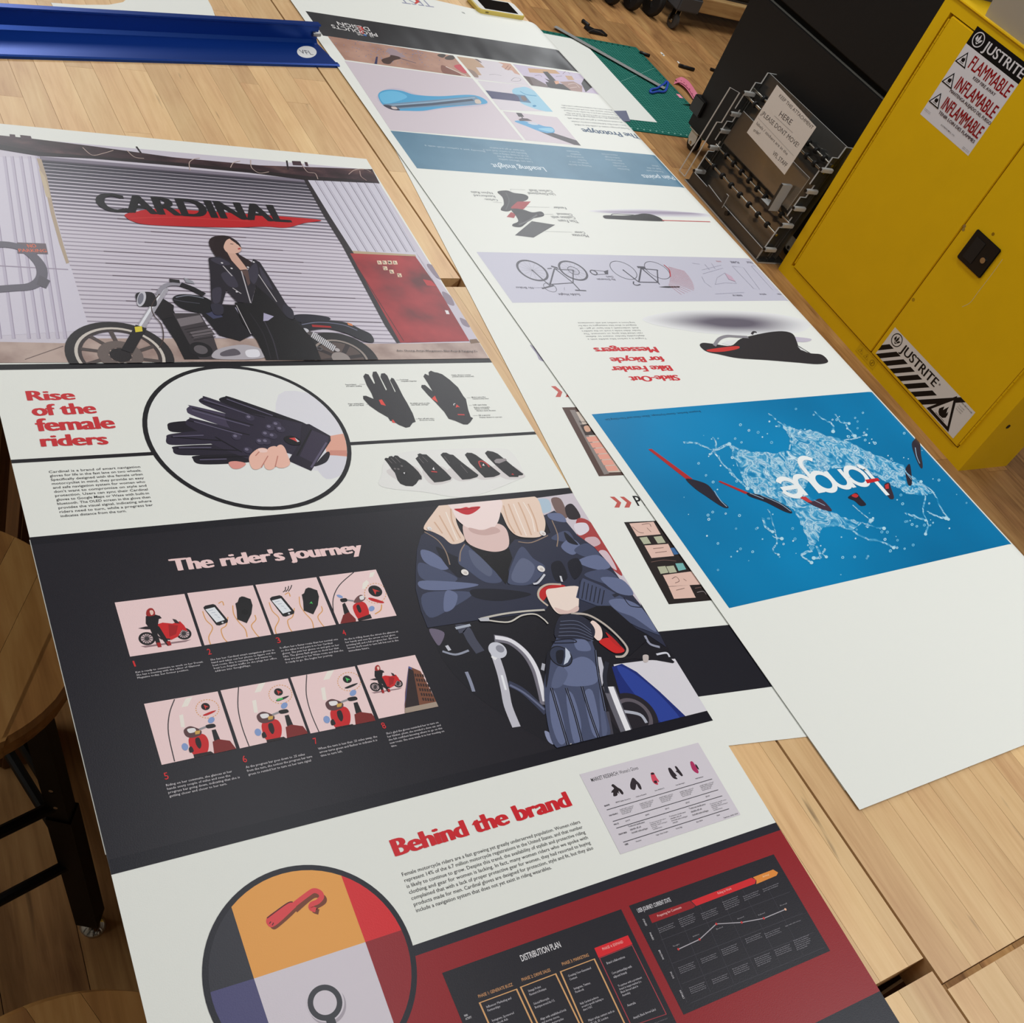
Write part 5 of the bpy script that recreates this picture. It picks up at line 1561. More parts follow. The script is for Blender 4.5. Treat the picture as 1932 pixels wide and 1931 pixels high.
for tx, p0_, p1_, tp in (('Nylon Rails', (605, 428), (475, 422), (605, 440)), ('Reinforced', (620, 448), (492, 442), (620, 460)), ('Carbon-', (636, 470), (556, 466), (636, 482)), ('Carbon Shell', (966, 416), (828, 410), (966, 430)), ('Uni-Directional', (983, 434), (820, 428), (983, 448)), ('Fender', (1050, 518), (974, 515), (1050, 532)), ('Channel', (1088, 558), (996, 554), (1088, 572)), ('Cushion with', (1104, 576), (962, 572), (1104, 592)), ('Thin Foam', (1122, 598), (1004, 594), (1122, 614)), ('Cover', (1166, 668), (1102, 665), (1168, 682)), ('Microtex', (1184, 686), (1088, 682), (1186, 702))):
    a.t(tx, d1(*p0_), d1(*p1_), d1(*tp), TG, .0, 2)
a.build('printed_diagram', P2, 'exploded grey saddle with labels')
a = Art(S2, .00012)
for k in range(16):
    s_ = 1 - k / 18
    c_ = tuple(int(v + (232 - v) * s_) for v in (150, 136, 160))
    a.p([d1(1590 + (x_ - 1590) * (1 - k * .022), 552 + (y_ - 552) * s_) for x_, y_ in ((1200, 538), (1400, 530), (1600, 532), (1800, 548), (1925, 562), (1920, 578), (1750, 580), (1600, 575), (1400, 562), (1250, 552))], c_, True)
a.p(P(d1, '1280 574 1300 568 1400 570 1480 565 1520 558 1570 562 1620 580 1645 598 1640 605 1500 600 1350 592 1295 588'), (50, 48, 50), True)
a.l(P(d1, '1330 570 1350 560 1470 566'), 2, (120, 118, 122), sm=True); a.l(P(d1, '1640 599 1800 604 1932 608'), 2.4, (196, 84, 84), sm=True)
a.build('printed_diagram', P2, 'side view of a black saddle with a red fender')

# lilac strip with bicycles
band(1.0480, 1.1712, (196, 194, 208), 'printed_band', 'lilac band with bicycle drawings')
a = Art(S2, .00014)
BK = (84, 82, 92)


def bike(a, A, B, rA, rB, pts, heavy):
    for (cx_, cy_), r_ in ((A, rA), (B, rB)):
        c_ = uv2(d2(cx_, cy_)); e_ = uv2(d2(*r_)); r = math.hypot(c_[0] - e_[0], c_[1] - e_[1])
        a.disc(c_, r, BK, r * (.86 if heavy else .955), 44)
        if heavy:
            for k in range(14):
                an = k * math.pi * 2 / 14
                a.lu([c_, (c_[0] + r * .87 * math.cos(an), c_[1] + r * .87 * math.sin(an))], .0003, (140, 138, 148)); a.z -= a.STEP * .9
        a.disc(c_, r * .07, BK)
    for q, w_ in pts: a.l(P(d2, q), w_, BK)


bike(a, (178, 167), (390, 168), (262, 190), (312, 148), (('178 167 268 246', 2.2), ('268 246 292 160', 2.6), ('268 240 390 232', 2), ('390 168 390 232', 1.8), ('390 232 292 155', 2), ('290 160 390 165', 1.8), ('390 232 425 270', 2), ('400 270 458 273', 2.6), ('228 262 290 245', 3), ('275 145 310 155', 4), ('256 158 278 156', 2)), True)
a.circ(d2(270, 256), d2(304, 262), BK, .93); a.circ(d2(392, 168), d2(424, 178), BK, .9)
bike(a, (652, 166), (828, 166), (722, 184), (896, 196), (('652 166 732 228', 2.2), ('732 228 745 152', 2.8), ('732 228 832 230', 2.2), ('832 230 745 155', 2.4), ('828 166 832 230', 2), ('745 158 828 165', 2), ('725 150 765 152', 5), ('832 230 840 240', 2)), False)
a.l(P(d2, '705 225 705 238 722 245 740 240'), 2.2, BK, sm=True); a.p(P(d2, '835 254 870 250 945 250 945 256 885 258'), (56, 54, 58))
RR = (204, 96, 104)
for k in range(22):
    t = k / 21
    x_, y_ = 1018 - 65 * (abs(t * 2 - 1.0) ** 1.6) if t < .5 else 1018 - 40 * ((t - .5) * 2) ** 2, 190 + 100 * t
    a.l(P(d2, '%f %f %f %f' % (885 + 10 * math.sin(t * 3), 148 + t * 95, 945 + 75 * math.sin(.35 + t * 1.6) - (60 if t > .8 else 0) * (t - .8) * 5, 172 + t * 122)), .5, RR); a.z -= a.STEP * .8
a.l(P(d2, '862 138 890 165 896 200'), 2, (188, 60, 70), sm=True)
a.circ(d2(497, 178), d2(516, 180), BK, .7); a.l(P(d2, '497 166 555 172'), .8, BK); a.l(P(d2, '500 190 570 186'), .8, BK); a.p(P(d2, '550 172 572 165 572 188 556 184'), BK)
for tx, p0_, p1_, tp in (('No Brakes', (178, 254), (90, 252), (178, 264)), ('Saddle Height', (422, 288), (310, 287), (422, 299)), ('(Gears)', (596, 197), (560, 196), (596, 207)), ('No Drivetrain', (604, 210), (512, 209), (604, 220)), ('STRAIGHT', (1340, 122), (1288, 119), (1342, 132)), ('FLARE', (1248, 121), (1205, 119), (1250, 131)), ('NARROW', (1266, 294), (1216, 293), (1268, 302)), ('option', (1394, 289), (1358, 288), (1395, 298)), ('option', (1488, 288), (1450, 287), (1489, 297))):
    a.t(tx, d2(*p0_), d2(*p1_), d2(*tp), (96, 92, 106), .0, 1)
TL = (168, 166, 182)
for q in ('1218 145 1276 152 1362 268 1330 262 1218 145', '1318 145 1352 147 1462 268 1428 268 1318 145', '1060 165 1160 140', '1065 185 1170 155', '1075 135 1100 165', '1110 130 1130 160', '1130 240 1140 205 1180 180 1215 200 1240 235 1180 232 1130 240', '1130 290 1280 282', '1060 200 1075 230 1110 255', '180 258 230 256', '345 255 345 270', '1010 130 1050 135'):
    a.l(P(d2, q), .6, TL)
a.p(P(d2, '1180 182 1212 198 1236 226 1200 215'), (198, 168, 186))
a.t('note', d2(1156, 118), d2(1132, 117), d2(1156, 127), (190, 110, 110), 0, 1)
a.build('printed_diagram', P2, 'upside down bicycle line drawings')

# heading and big saddle
a = Art(S2, .00012)
RX = (206, 46, 54)
for tx, p0_, p1_, tp in (('Slide-Out', (928, 712), (680, 720), (924, 740)), ('Bike Fender', (890, 662), (582, 668), (888, 690)), ('for Bicycle', (850, 615), (580, 622), (850, 642)), ('Messengers', (816, 566), (496, 570), (818, 594))):
    a.t(tx, d2(*p0_), d2(*p1_), d2(*tp), RX, .09, 5)
a.build('headline', P2, 'red four-line upside down heading')
a = Art(S2, .00012)
a.para(['Tongue is a carbon bike saddle with a', 'deployable fender meant to defeat', 'rear-wheel bike spray on command. The', 'fender slides inside a track on the saddle’s', 'shell, underneath a thin layer of gel—all', 'designed to allow bike messengers to ride for', 'long hours in comfort and with convenience.'], d2(770, 518), d2(464, 523), d2(708, 436), (112, 112, 114), True, .5, .0, 2)
a.build('paragraph', P2)
a = Art(S2, .00012)
for k in range(34):
    s_ = 1 - k / 38
    t = min(1, k / 27) ** 1.4
    c_ = tuple(int(230 + (v - 230) * t) for v in (104, 98, 110))
    a.p([d2(1215 + (x_ - 1180) * s_, 440 + (y_ - 440) * s_) for x_, y_ in ((720, 415), (850, 385), (1000, 375), (1250, 380), (1450, 400), (1580, 440), (1560, 480), (1450, 500), (1250, 505), (1050, 495), (880, 470), (760, 445))], c_, True)
a.p(P(d2, '1480 510 1560 515 1630 525 1600 540 1500 535'), (198, 190, 204), True)
SKB = (50, 47, 49)
a.p(P(d2, '1050 560 1065 545 1120 550 1210 560 1260 525 1330 505 1420 488 1490 485 1535 500 1555 540 1570 575 1620 598 1680 605 1712 630 1712 648 1660 656 1560 648 1400 635 1250 625 1150 605 1085 590'), SKB, True)
a.p(P(d2, '1165 548 1190 535 1240 528 1210 560'), (226, 226, 224)); a.p(P(d2, '1558 562 1610 592 1575 582'), (222, 222, 222))
a.l(P(d2, '1125 560 1150 525 1190 510 1240 512 1300 515'), 6, (142, 138, 144), sm=True); a.l(P(d2, '1320 500 1330 488 1345 490'), 4, (60, 56, 60), sm=True); a.l(P(d2, '1560 560 1625 600'), 2, (70, 66, 70))
a.p(P(d2, '1085 582 1160 570 1245 562 1250 575 1180 590 1110 592'), (206, 60, 56), True)
a.build('printed_photo', P2, 'big black saddle with a soft shadow')

# blue splash panel
BP = ramp_ink('splash_blue', ((.25, (2, 104, 152)), (.7, (6, 134, 188))), 3.2, 2)
band(.4686, .8080, BP, 'printed_panel', 'blue panel of the splash')
a = Art(S2, .00014)
a.t('Benjamin Bartlett, Gustav Dyrhauge, Zihan Chen and Tzu-Ching Lin', d3(512, 128), d3(96, 165), d3(511, 136), (14, 50, 76), .01, 1)
a.build('credit_line', P2)
a = Art(S2, .00016)
WSP = ramp_ink('splash_water', ((.36, (18, 128, 180)), (.47, (84, 168, 208)), (.53, (186, 218, 232)), (.6, (44, 146, 194)), (.68, (206, 230, 240))), 52, 5, 1.6)
rs = random.Random(21)


def jag(q, amp):
    pts = P(d3, q)
    out = []
    for i in range(len(pts)):
        p, n_ = pts[i], pts[(i + 1) % len(pts)]
        for k in range(5):
            t = k / 5
            out.append((p[0] + (n_[0] - p[0]) * t + rs.uniform(-amp, amp), p[1] + (n_[1] - p[1]) * t + rs.uniform(-amp, amp)))
    return out


a.p(jag('640 275 740 312 850 315 918 300 912 245 872 195 880 185 945 212 1010 215 1080 240 1150 262 1235 300 1330 340 1400 370 1470 440 1540 490 1500 500 1420 490 1350 455 1290 415 1200 372 1090 385 1005 420 965 470 1045 560 1130 590 1220 620 1180 655 1100 632 1050 642 1030 700 1000 740 985 700 962 640 930 570 890 540 830 522 760 500 700 440 665 350', 2.2), WSP)
strands = ['815 140 840 165 880 195 915 240', '1015 130 1050 165 1090 185 1095 220', '1105 145 1130 180 1165 185', '1140 175 1165 210 1190 240', '1130 260 1190 250 1240 235', '440 270 490 270 540 290 580 300 640 275', '570 245 580 270 580 300 555 320', '575 310 610 360 650 400 690 440 720 470', '640 380 660 420 720 450', '1470 440 1530 480 1560 540 1600 605', '1500 500 1490 580 1510 620 1500 670', '1510 570 1550 590 1590 600', '1410 580 1450 590 1500 610', '1220 620 1280 640 1318 645', '1180 655 1240 690 1300 700 1360 730', '1240 640 1270 600', '810 560 835 640 850 700 830 740 855 760', '790 600 800 640 830 660', '830 680 870 690', '1000 740 960 760 975 780 1000 795', '1020 720 1040 770 1010 775', '1060 735 1050 755 1065 770', '1400 380 1440 420 1480 440', '1180 540 1260 610', '900 300 910 260 890 220']
for q in strands:
    a.l([(x_ + rs.uniform(-1.2, 1.2), y_ + rs.uniform(-1.2, 1.2)) for x_, y_ in spline(P(d3, q), False, 4)], rs.uniform(2.2, 4.6), WSP)
a.build('printed_splash', P2, 'pale water splash')
a = Art(S2, .0002)
for k in range(150):
    an = rs.uniform(0, 6.28); r_ = rs.gauss(1.0, .22)
    x_, y_ = 1030 + 470 * r_ * math.cos(an), 470 + 300 * r_ * math.sin(an)
    if not (120 < y_ < 860 and 380 < x_ < 1760) or y_ < 150 - (x_ - 400) * .08: continue
    if abs(x_ - 1030) < 280 and abs(y_ - 450) < 120: continue
    z_ = rs.uniform(2.0, 6.5)
    a.ell(d3(x_, y_), d3(x_ + z_, y_ + z_ * .3), d3(x_ - z_ * .4, y_ + z_), rs.choice(((150, 204, 226), (112, 182, 214), (190, 222, 236))), 9); a.z -= a.STEP * .9
    if z_ > 4: a.ell(d3(x_, y_), d3(x_ + z_ * .5, y_ + z_ * .2), d3(x_ - z_ * .2, y_ + z_ * .5), (30, 134, 186), 8); a.z -= a.STEP * .9
for q in strands[:24]:
    n_ = P(d3, q)[-1]
    z_ = rs.uniform(4, 8)
    a.ell(n_, (n_[0] + z_ * .5, n_[1] + 1), (n_[0] - 1, n_[1] + z_ * .45), (176, 216, 232), 10)
a.build('printed_droplets', P2, 'pale droplets around the splash')
NV = (42, 38, 50)
RS_ = (178, 44, 46)
for n_, shapes in enumerate((
    (('285 298 300 296 480 428 455 432', RS_, 0), ('450 430 480 430 540 450 570 480 590 510 635 548 628 556 600 545 540 505 490 470', NV, 1)),
    (('592 440 600 436 725 488 712 494', RS_, 0), ('720 488 780 500 840 520 900 555 915 578 880 570 800 530 730 505', NV, 1)),
    (('945 505 960 504 1005 525 1030 515 1050 520 1090 565 1060 565 1000 540', (70, 50, 64), 1), ('945 508 975 505 1005 530 985 530', (196, 60, 62), 0)),
    (('1160 510 1185 492 1200 490 1215 510 1240 540 1215 546 1190 525', NV, 1), ('1176 502 1190 492 1206 500 1196 510', (196, 52, 52), 1)),
    (('1320 452 1340 445 1350 470 1362 510 1345 515 1325 485', (56, 44, 56), 1), ('1322 455 1338 448 1340 470 1325 472', (196, 56, 58), 0)),
    (('1412 385 1430 362 1438 400 1440 450 1425 455 1415 420', (44, 40, 52), 1),),
    (('1440 275 1455 250 1470 248 1478 290 1488 370 1478 378 1455 330', (52, 46, 56), 1),))):
    a = Art(S2, .0003)
    for q, cl_, sm_ in shapes: a.p(P(d3, q), cl_, bool(sm_))
    for q in {0: ('575 480 600 520 630 550',), 1: ('780 500 860 535 910 570', '730 490 790 515'), 2: ('1010 520 1060 545',), 5: ('1415 400 1438 430',), 6: ('1455 290 1462 330 1475 360',)}.get(n_, ()):
        a.l(P(d3, q), 1.4, (150, 180, 204), sm=True)
    a.build('printed_saddle', P2)
a = Art(S2, .0004)
WH = (236, 240, 240)
LW = 7.5
# letters of the word, drawn as strokes along the upside-down baseline
B0, B1 = uv2(d3(1228, 368)), uv2(d3(828, 432))
EX = Vector((B1[0] - B0[0], B1[1] - B0[1])); WL = EX.length; EX.normalize(); EY = Vector((-EX.y, EX.x))
XH = (Vector(uv2(d3(1165, 374))) - Vector(uv2(d3(1195, 466)))).length
print('word', WL, XH)
XH = min(XH, WL * .178)


def tp_(x_, y_): v = Vector(B0) + EX * (x_ * WL) + EY * (y_ * XH); return (v.x, v.y)


def arc(cx_, r, a0, a1, n=22, cy=.5): return [tp_(cx_ + r * math.cos(math.radians(a0 + (a1 - a0) * i / n)), cy + r * WL / XH * math.sin(math.radians(a0 + (a1 - a0) * i / n))) for i in range(n + 1)]


R_ = .5 * XH / WL
SW = .0085
a.lu([tp_(.02, 1.72), tp_(.02, .22)] + arc(.02 + R_ * .55, R_ * .55, 180, 270, 8, .28), SW, WH)
a.lu(arc(.165, R_, 0, 360, 36), SW, WH, True)
a.lu([tp_(.285, 0), tp_(.285, 1.05)], SW, WH); a.lu(arc(.285 + R_ * .85, R_ * .85, 180, 0, 18, .55) + [tp_(.285 + R_ * 1.7, 0)], SW, WH)
a.lu(arc(.535, R_, 0, 360, 36), SW, WH, True); a.lu([tp_(.535 + R_, 1.02), tp_(.535 + R_, -.35)] + arc(.535, R_, 0, -140, 18, -.35), SW, WH)
a.lu([tp_(.655, 1.02), tp_(.655, .5)] + arc(.655 + R_ * .85, R_ * .85, 180, 360, 18, .45) + [tp_(.655 + R_ * 1.7, 1.02)], SW, WH)
a.lu(arc(.900, R_ * .95, -40, -345, 34), SW, WH); a.lu([tp_(.900 - R_ * .95, .52), tp_(.900 + R_ * .95, .52)], SW * .9, WH)
a.z += 2e-5
a.p(P(d3, '1235 432 1290 424 1300 436 1245 448'), (200, 40, 46))
a.build('lettering', P2, 'white upside down word with a red crossbar over the splash')

# ---- the covered poster
a = Art(S3, .00006)
for q in ((50, 278), ):
    pass
RA = (196, 92, 84)
for dx, dy in ((0, 0), (282, 530)):
    a.p([d7(100 + dx, 226 + dy), d7(122 + dx, 226 + dy), d7(155 + dx, 254 + dy), d7(146 + dx, 278 + dy), d7(122 + dx, 278 + dy), d7(135 + dx, 254 + dy)], RA)
    a.p([d7(148 + dx, 226 + dy), d7(168 + dx, 226 + dy), d7(204 + dx, 254 + dy), d7(194 + dx, 278 + dy), d7(170 + dx, 278 + dy), d7(182 + dx, 254 + dy)], RA)
a.t('PROCESS', d7(518, 800), d7(760, 790), d7(502, 752), (26, 24, 28), .03, 3)
a.t('PROBLEM', d7(236, 270), d7(470, 262), d7(220, 226), (26, 24, 28), .03, 3)
a.build('lettering', P3, 'red double arrows with black heading')
a = Art(S3, .00006)
q_ = P(d7, '153 328 560 318 760 640 330 658')
a.p(q_, (88, 66, 60)); a.set_clip([S3.uv(p) for p in q_])
a.p(P(d7, '200 350 540 340 720 630 360 640'), (206, 190, 176)); a.p(P(d7, '190 340 215 340 380 645 355 650'), (140, 130, 126)); a.p(P(d7, '240 412 285 405 315 460 265 462'), (62, 50, 48)); a.p(P(d7, '258 420 280 416 290 440 268 444'), (214, 166, 140), True)
for k in range(6): a.p([d7(268 + k * 18, 470 + k * 28), d7(320 + k * 18, 466 + k * 28), d7(334 + k * 18, 490 + k * 28), d7(282 + k * 18, 494 + k * 28)], (228, 160, 142))
a.t('Buy', d7(240, 402), d7(275, 398), d7(236, 392), (50, 46, 48), 0, 1)
a.build('printed_photo', P3, 'photo of a board with pink notes')
a = Art(S3, .00006)
q_ = P(d7, '450 878 680 868 900 1250 665 1272')
a.p(q_, (40, 34, 34)); a.set_clip([S3.uv(p) for p in q_])
NT = (226, 190, 176); NG = (180, 182, 156)
for q, cl_ in (('476 884 592 876 626 936 512 946', NT), ('524 952 560 948 580 980 545 984', NG), ('592 948 630 944 650 976 612 980', NG), ('548 990 662 982 690 1040 582 1050', NT), ('672 1002 705 998 722 1030 690 1034', (66, 108, 158)), ('610 1092 648 1088 664 1120 626 1126', NG), ('652 1090 688 1086 704 1118 668 1122', NG), ('696 1076 732 1074 748 1104 712 1112', (120, 180, 176)), ('636 1132 790 1112 830 1176 664 1186', NT), ('664 1188 764 1180 794 1240 690 1246', NT)):
    a.p(P(d7, q), cl_)
for q in ('490 900 520 925 545 930', '535 890 570 885 580 900', '560 905 580 925', '590 1005 640 1000', '600 1025 655 1018', '680 1150 700 1140 715 1160 695 1170', '735 1150 750 1160', '700 1205 740 1195', '790 1195 820 1190', '800 1215 830 1210 845 1225', '580 1070 640 1060 700 1065'):
    a.l(P(d7, q), .8, (120, 92, 86) if q[0] != '8' else (150, 140, 140), sm=True)
a.build('printed_photo', P3, 'photo of a black board with sticky notes')
a = Art(S3, .00006)
a.pu([(.740, S3.uv(d7(805, 1715))[1]), (1.12, S3.uv(d7(805, 1715))[1]), (1.12, S3.uv(d7(780, 1387))[1]), (.740, S3.uv(d7(780, 1387))[1])], (30, 30, 38))
a.build('printed_band', P3, 'black band at the foot')
a = Art(S3, .00006)
a.p(P(d7, '0 30 20 40 70 102 45 100 30 70'), (166, 160, 178), True); a.p(P(d7, '0 0 30 20 60 75 40 60'), (40, 36, 46), True)
a.build('printed_photo', P3, 'corner of a picture by the saddle poster edge')

# ================================================================== things on the benches
# blue metal straightedge
NAVY = plain('anodised_blue', (8, 56, 136), .30, .5, .5)
RA_ = math.atan2(1.746 - 1.625, .851 - .279)
rd = Vector((math.cos(RA_), math.sin(RA_), 0)); rn = Vector((-rd.y, rd.x, 0))
r_end = Vector((.8515, 1.7455, TZ))
prof = [(0, 0), (0, .004), (.003, .0055), (.010, .0055), (.013, .0032), (.078, .0032), (.0835, .008), (.0835, .0315), (.080, .0335), (.080, .0365), (.0915, .0365), (.0915, .0335), (.0875, .0315), (.0875, .018), (.0905, .017), (.0905, .014), (.0875, .013), (.0875, 0)]
o0 = r_end - rd * 1.15
rule = empty('straightedge', o0 + rd * .57, 'long blue metal straightedge with an upright fin across the far bench', 'ruler')
MB().prism([o0 + rn * a_ + Vector((0, 0, b_)) for a_, b_ in prof], rd * 1.15).build('extrusion', NAVY, rule)
RS = Wall(Vector((0, 0, TZ + .0033)), (1, 0, 0), (0, 1, 0))
a = Art(RS, .00005)
a.ell((579, 98), (597, 101), (575, 109), (222, 222, 220), 32)
a.t('VFL', (568, 101), (592, 104), (569, 94), (70, 70, 74), 0, 2)
a.build('round_sticker', rule, 'round white sticker with handwriting')
MB().cyl(r_end - rd * .012 + rn * .083 + Vector((0, 0, .018)), r_end + rd * .004 + rn * .083 + Vector((0, 0, .018)), .0045, 14).build('end_screw', plain('dull_steel', (150, 150, 150), .35, .9), rule)
# second rule, only its end shows past the drooping poster
e_ = S2.xyz(1.512, 1.655, 0); e_.z = TZ
q0 = Vector((1.462, 1.700, TZ)); dd = Vector((.975, .22, 0)).normalized(); nn = Vector((-dd.y, dd.x, 0))
mb = MB()
mb.prism([q0 - dd * .5 - nn * .012, q0 + dd * .02 - nn * .012, q0 + dd * .045 + nn * .028, q0 - dd * .5 + nn * .028], (0, 0, .0010))
thing(mb, 'straightedge', plain('anodised_navy', (10, 24, 66), .35, .5), q0 - dd * .2, 'dark navy rule end poking out under the right edge of the saddle poster', 'ruler')
# loose white paper behind the straightedge
S5 = Flat(0, TZ + .0006)
tx_ = [(96, 5), (104, 19), (250, 30), (410, 42), (400, 14), (386, -12), (370, -40), (250, -30), (242, -4), (232, 4), (205, 9), (150, 9)]
o = sheet_mesh(S5, [S5.uv(p) for p in tx_], .0004, 'paper_sheet', PAPER)
tag(o, 'white paper with a curved corner behind the blue straightedge', 'paper')

# phone
def phone():
    YC = plain('phone_case_yellow', (214, 190, 92), .4)
    pa = on_z((905.5, 26.4), TZ + .0002); pb = on_z((985.8, 39.3), TZ + .0002)
    d = (pb - pa).normalized(); n = Vector((-d.y, d.x, 0))
    c = (pa + pb) / 2 + n * .031
    rz = math.atan2(d.y, d.x)
    r = empty('mobile_phone', (c.x, c.y, TZ), 'white fronted phone in a yellow case with a dark screen', 'phone', rz=rz)
    def rr(hx, hy, rad, n_=6):
        out = []
        for cx_, cy_, a0 in ((hx - rad, hy - rad, 0), (-hx + rad, hy - rad, 90), (-hx + rad, -hy + rad, 180), (hx - rad, -hy + rad, 270)):
            out += [Vector((cx_ + rad * math.cos(math.radians(a0 + 90 * i / n_)), cy_ + rad * math.sin(math.radians(a0 + 90 * i / n_)), 0)) for i in range(n_ + 1)]
        return out
    def slab(name, layers, mat):
        mb = MB(); vs = []; m = None
        for hx, hy, rad, z in layers:
            l = rr(hx, hy, rad); m = len(l); vs += [v + Vector((0, 0, z)) for v in l]
        fs = [(k * m + i, k * m + (i + 1) % m, (k + 1) * m + (i + 1) % m, (k + 1) * m + i) for k in range(len(layers) - 1) for i in range(m)]
        fs += [tuple(reversed(range(m))), tuple(range((len(layers) - 1) * m, len(layers) * m))]
        me = bpy.data.meshes.new(name); me.from_pydata([tuple(v) for v in vs], [], fs); me.materials.append(mat); me.update()
        return link(bpy.data.objects.new(name, me), r)
    hx, hy = .0625, .0325
    slab('case', [(hx - .002, hy - .002, .010, .0002), (hx, hy, .0115, .002), (hx, hy, .0115, .0095), (hx - .0015, hy - .0015, .0105, .0108)], YC)
    slab('front_glass', [(hx - .003, hy - .003, .009, .0107), (hx - .003, hy - .003, .009, .0111)], plain('phone_white', (236, 236, 232), .2))
    slab('screen', [(.0445, .0255, .0005, .0111), (.0445, .0255, .0005, .01125)], plain('phone_screen', (14, 14, 16), .08))
    mb = MB().cyl((.0535, 0, .0111), (.0535, 0, .0113), .0052, 20)
    me = bpy.data.meshes.new('home_button'); me.from_pydata([tuple(v) for v in mb.v], [], mb.f); me.materials.append(plain('phone_button', (246, 246, 246), .15)); link(bpy.data.objects.new('home_button', me), r)
    mb = MB().box(-.046, -.038, -hy - .0006, -hy + .001, .0055, .008)
    me = bpy.data.meshes.new('side_button'); me.from_pydata([tuple(v) for v in mb.v], [], mb.f); me.materials.append(plain('phone_side', (120, 100, 40), .4)); link(bpy.data.objects.new('side_button', me), r)


phone()

# ================================================================== stools
SEATW = wood('stool_seat_wood', (196, 152, 92), (172, 126, 70), (124, 84, 42), 1, .35, .1, .45, 60)
BLKM = plain('black_powder_coat', (14, 13, 12), .5, .1, .4)
CHR = plain('chrome', (190, 186, 178), .15, 1.0)


def stool(loc, rz, label, first=None):
    r = empty('shop_stool', (loc[0], loc[1], 0), label, 'stool', 'shop stools beside the bench', rz=rz)
    if first:
        for ch in first.children:
            c = ch.copy(); link(c, r)
            for g in ch.children: link(g.copy(), c)
        return r
    def lp(mb, name, mat, parent=r, smooth=False):
        me = bpy.data.meshes.new(name); me.from_pydata([tuple(v) for v in mb.v], [], mb.f)
        bm = bmesh.new(); bm.from_mesh(me); bmesh.ops.recalc_face_normals(bm, faces=bm.faces); bm.to_mesh(me); bm.free()
        if smooth: me.shade_smooth(); me.set_sharp_from_angle(angle=.7)
        me.materials.append(mat); return link(bpy.data.objects.new(name, me), parent)
    # seat of glued strips: each strip is a slice of the disc
    R, zt, th = .175, .66, .034
    xs = [-R + i * 2 * R / 8 for i in range(9)]
    for k in range(8):
        x0, x1 = xs[k] + .0002, xs[k + 1] - .0002
        top, bot = [], []
        n_ = 7
        for i in range(n_): x_ = x0 + (x1 - x0) * i / (n_ - 1); top.append((x_, math.sqrt(max(R * R - x_ * x_, 0))))
        ring_ = top + [(x_, -y_) for x_, y_ in reversed(top)]
        lay = []
        for s_, z_ in ((.955, zt - th), (.99, zt - th + .006), (1, zt - th * .5), (.99, zt - .007), (.955, zt)):
            lay.append([Vector((x_, y_ * s_ if abs(y_) > 1e-6 else 0, z_)) for x_, y_ in ring_])
        if k in (0, 7):
            lay = [[Vector((v.x * s_, v.y, v.z)) for v in l] for l, s_ in zip(lay, (.965, .99, 1, .99, .965))]
        m = len(ring_); mb = MB()
        fs = [(a_ * m + i, a_ * m + (i + 1) % m, (a_ + 1) * m + (i + 1) % m, (a_ + 1) * m + i) for a_ in range(4) for i in range(m)]
        fs += [tuple(reversed(range(m))), tuple(range(4 * m, 5 * m))]
        mb.add([v for l in lay for v in l], fs)
        lp(mb, 'seat_strip', SEATW)
    foot = .25; topr = .115; zs = zt - th - .001
    def pt(k, z):
        an = math.radians(90 * k); t = z / zs; rad = foot + (topr - foot) * t
        return Vector((rad * math.cos(an), rad * math.sin(an), z))
    for k in range(4):
        an = math.radians(90 * k)
        def leg_sec(z, w):
            c_ = pt(k, z); e1 = Vector((math.cos(an), math.sin(an), 0)); e2 = Vector((-math.sin(an), math.cos(an), 0))
            return [c_ + e1 * w + e2 * w, c_ - e1 * w + e2 * w, c_ - e1 * w - e2 * w, c_ + e1 * w - e2 * w]
        def bar(z0, z1, w):
            return MB().add(leg_sec(z0, w) + leg_sec(z1, w), [(0, 1, 2, 3), (7, 6, 5, 4), (0, 4, 5, 1), (1, 5, 6, 2), (2, 6, 7, 3), (3, 7, 4, 0)])
        lg = lp(bar(.03, .33, .0165), 'leg', BLKM)
        lp(bar(.31, zs, .0135), 'upper_leg', BLKM)
        mb = MB().lathe(pt(k, 0), [(.019, 0), (.020, .003), (.016, .010), (.008, .014), (.006, .034)], 18)
        lp(mb, 'foot', CHR, lg, True)
        for z_ in (.36, .40):
            c_ = pt(k, z_) - Vector((0, 0, 0)); mb = MB().cyl(c_ - Vector((-math.sin(an), math.cos(an), 0)) * .0138, c_ + Vector((-math.sin(an), math.cos(an), 0)) * .0138, .003, 8)
            lp(mb, 'bolt', CHR, lg)
    for z_ in (.20, .35):
        for k in range(4):
            lp(MB().tube([pt(k, z_), pt(k + 1, z_)], .0085, 10), 'rung', BLKM)
    lp(MB().cyl((0, 0, zs - .012), (0, 0, zs), .13, 28), 'seat_plate', BLKM)
    return r


st1 = stool((.085, .82), math.atan2(-.12, .22), 'round wooden stool with black legs left of the glove poster')
stool((.135, .212), .35, 'wooden stool seat just showing in the bottom left corner', st1)

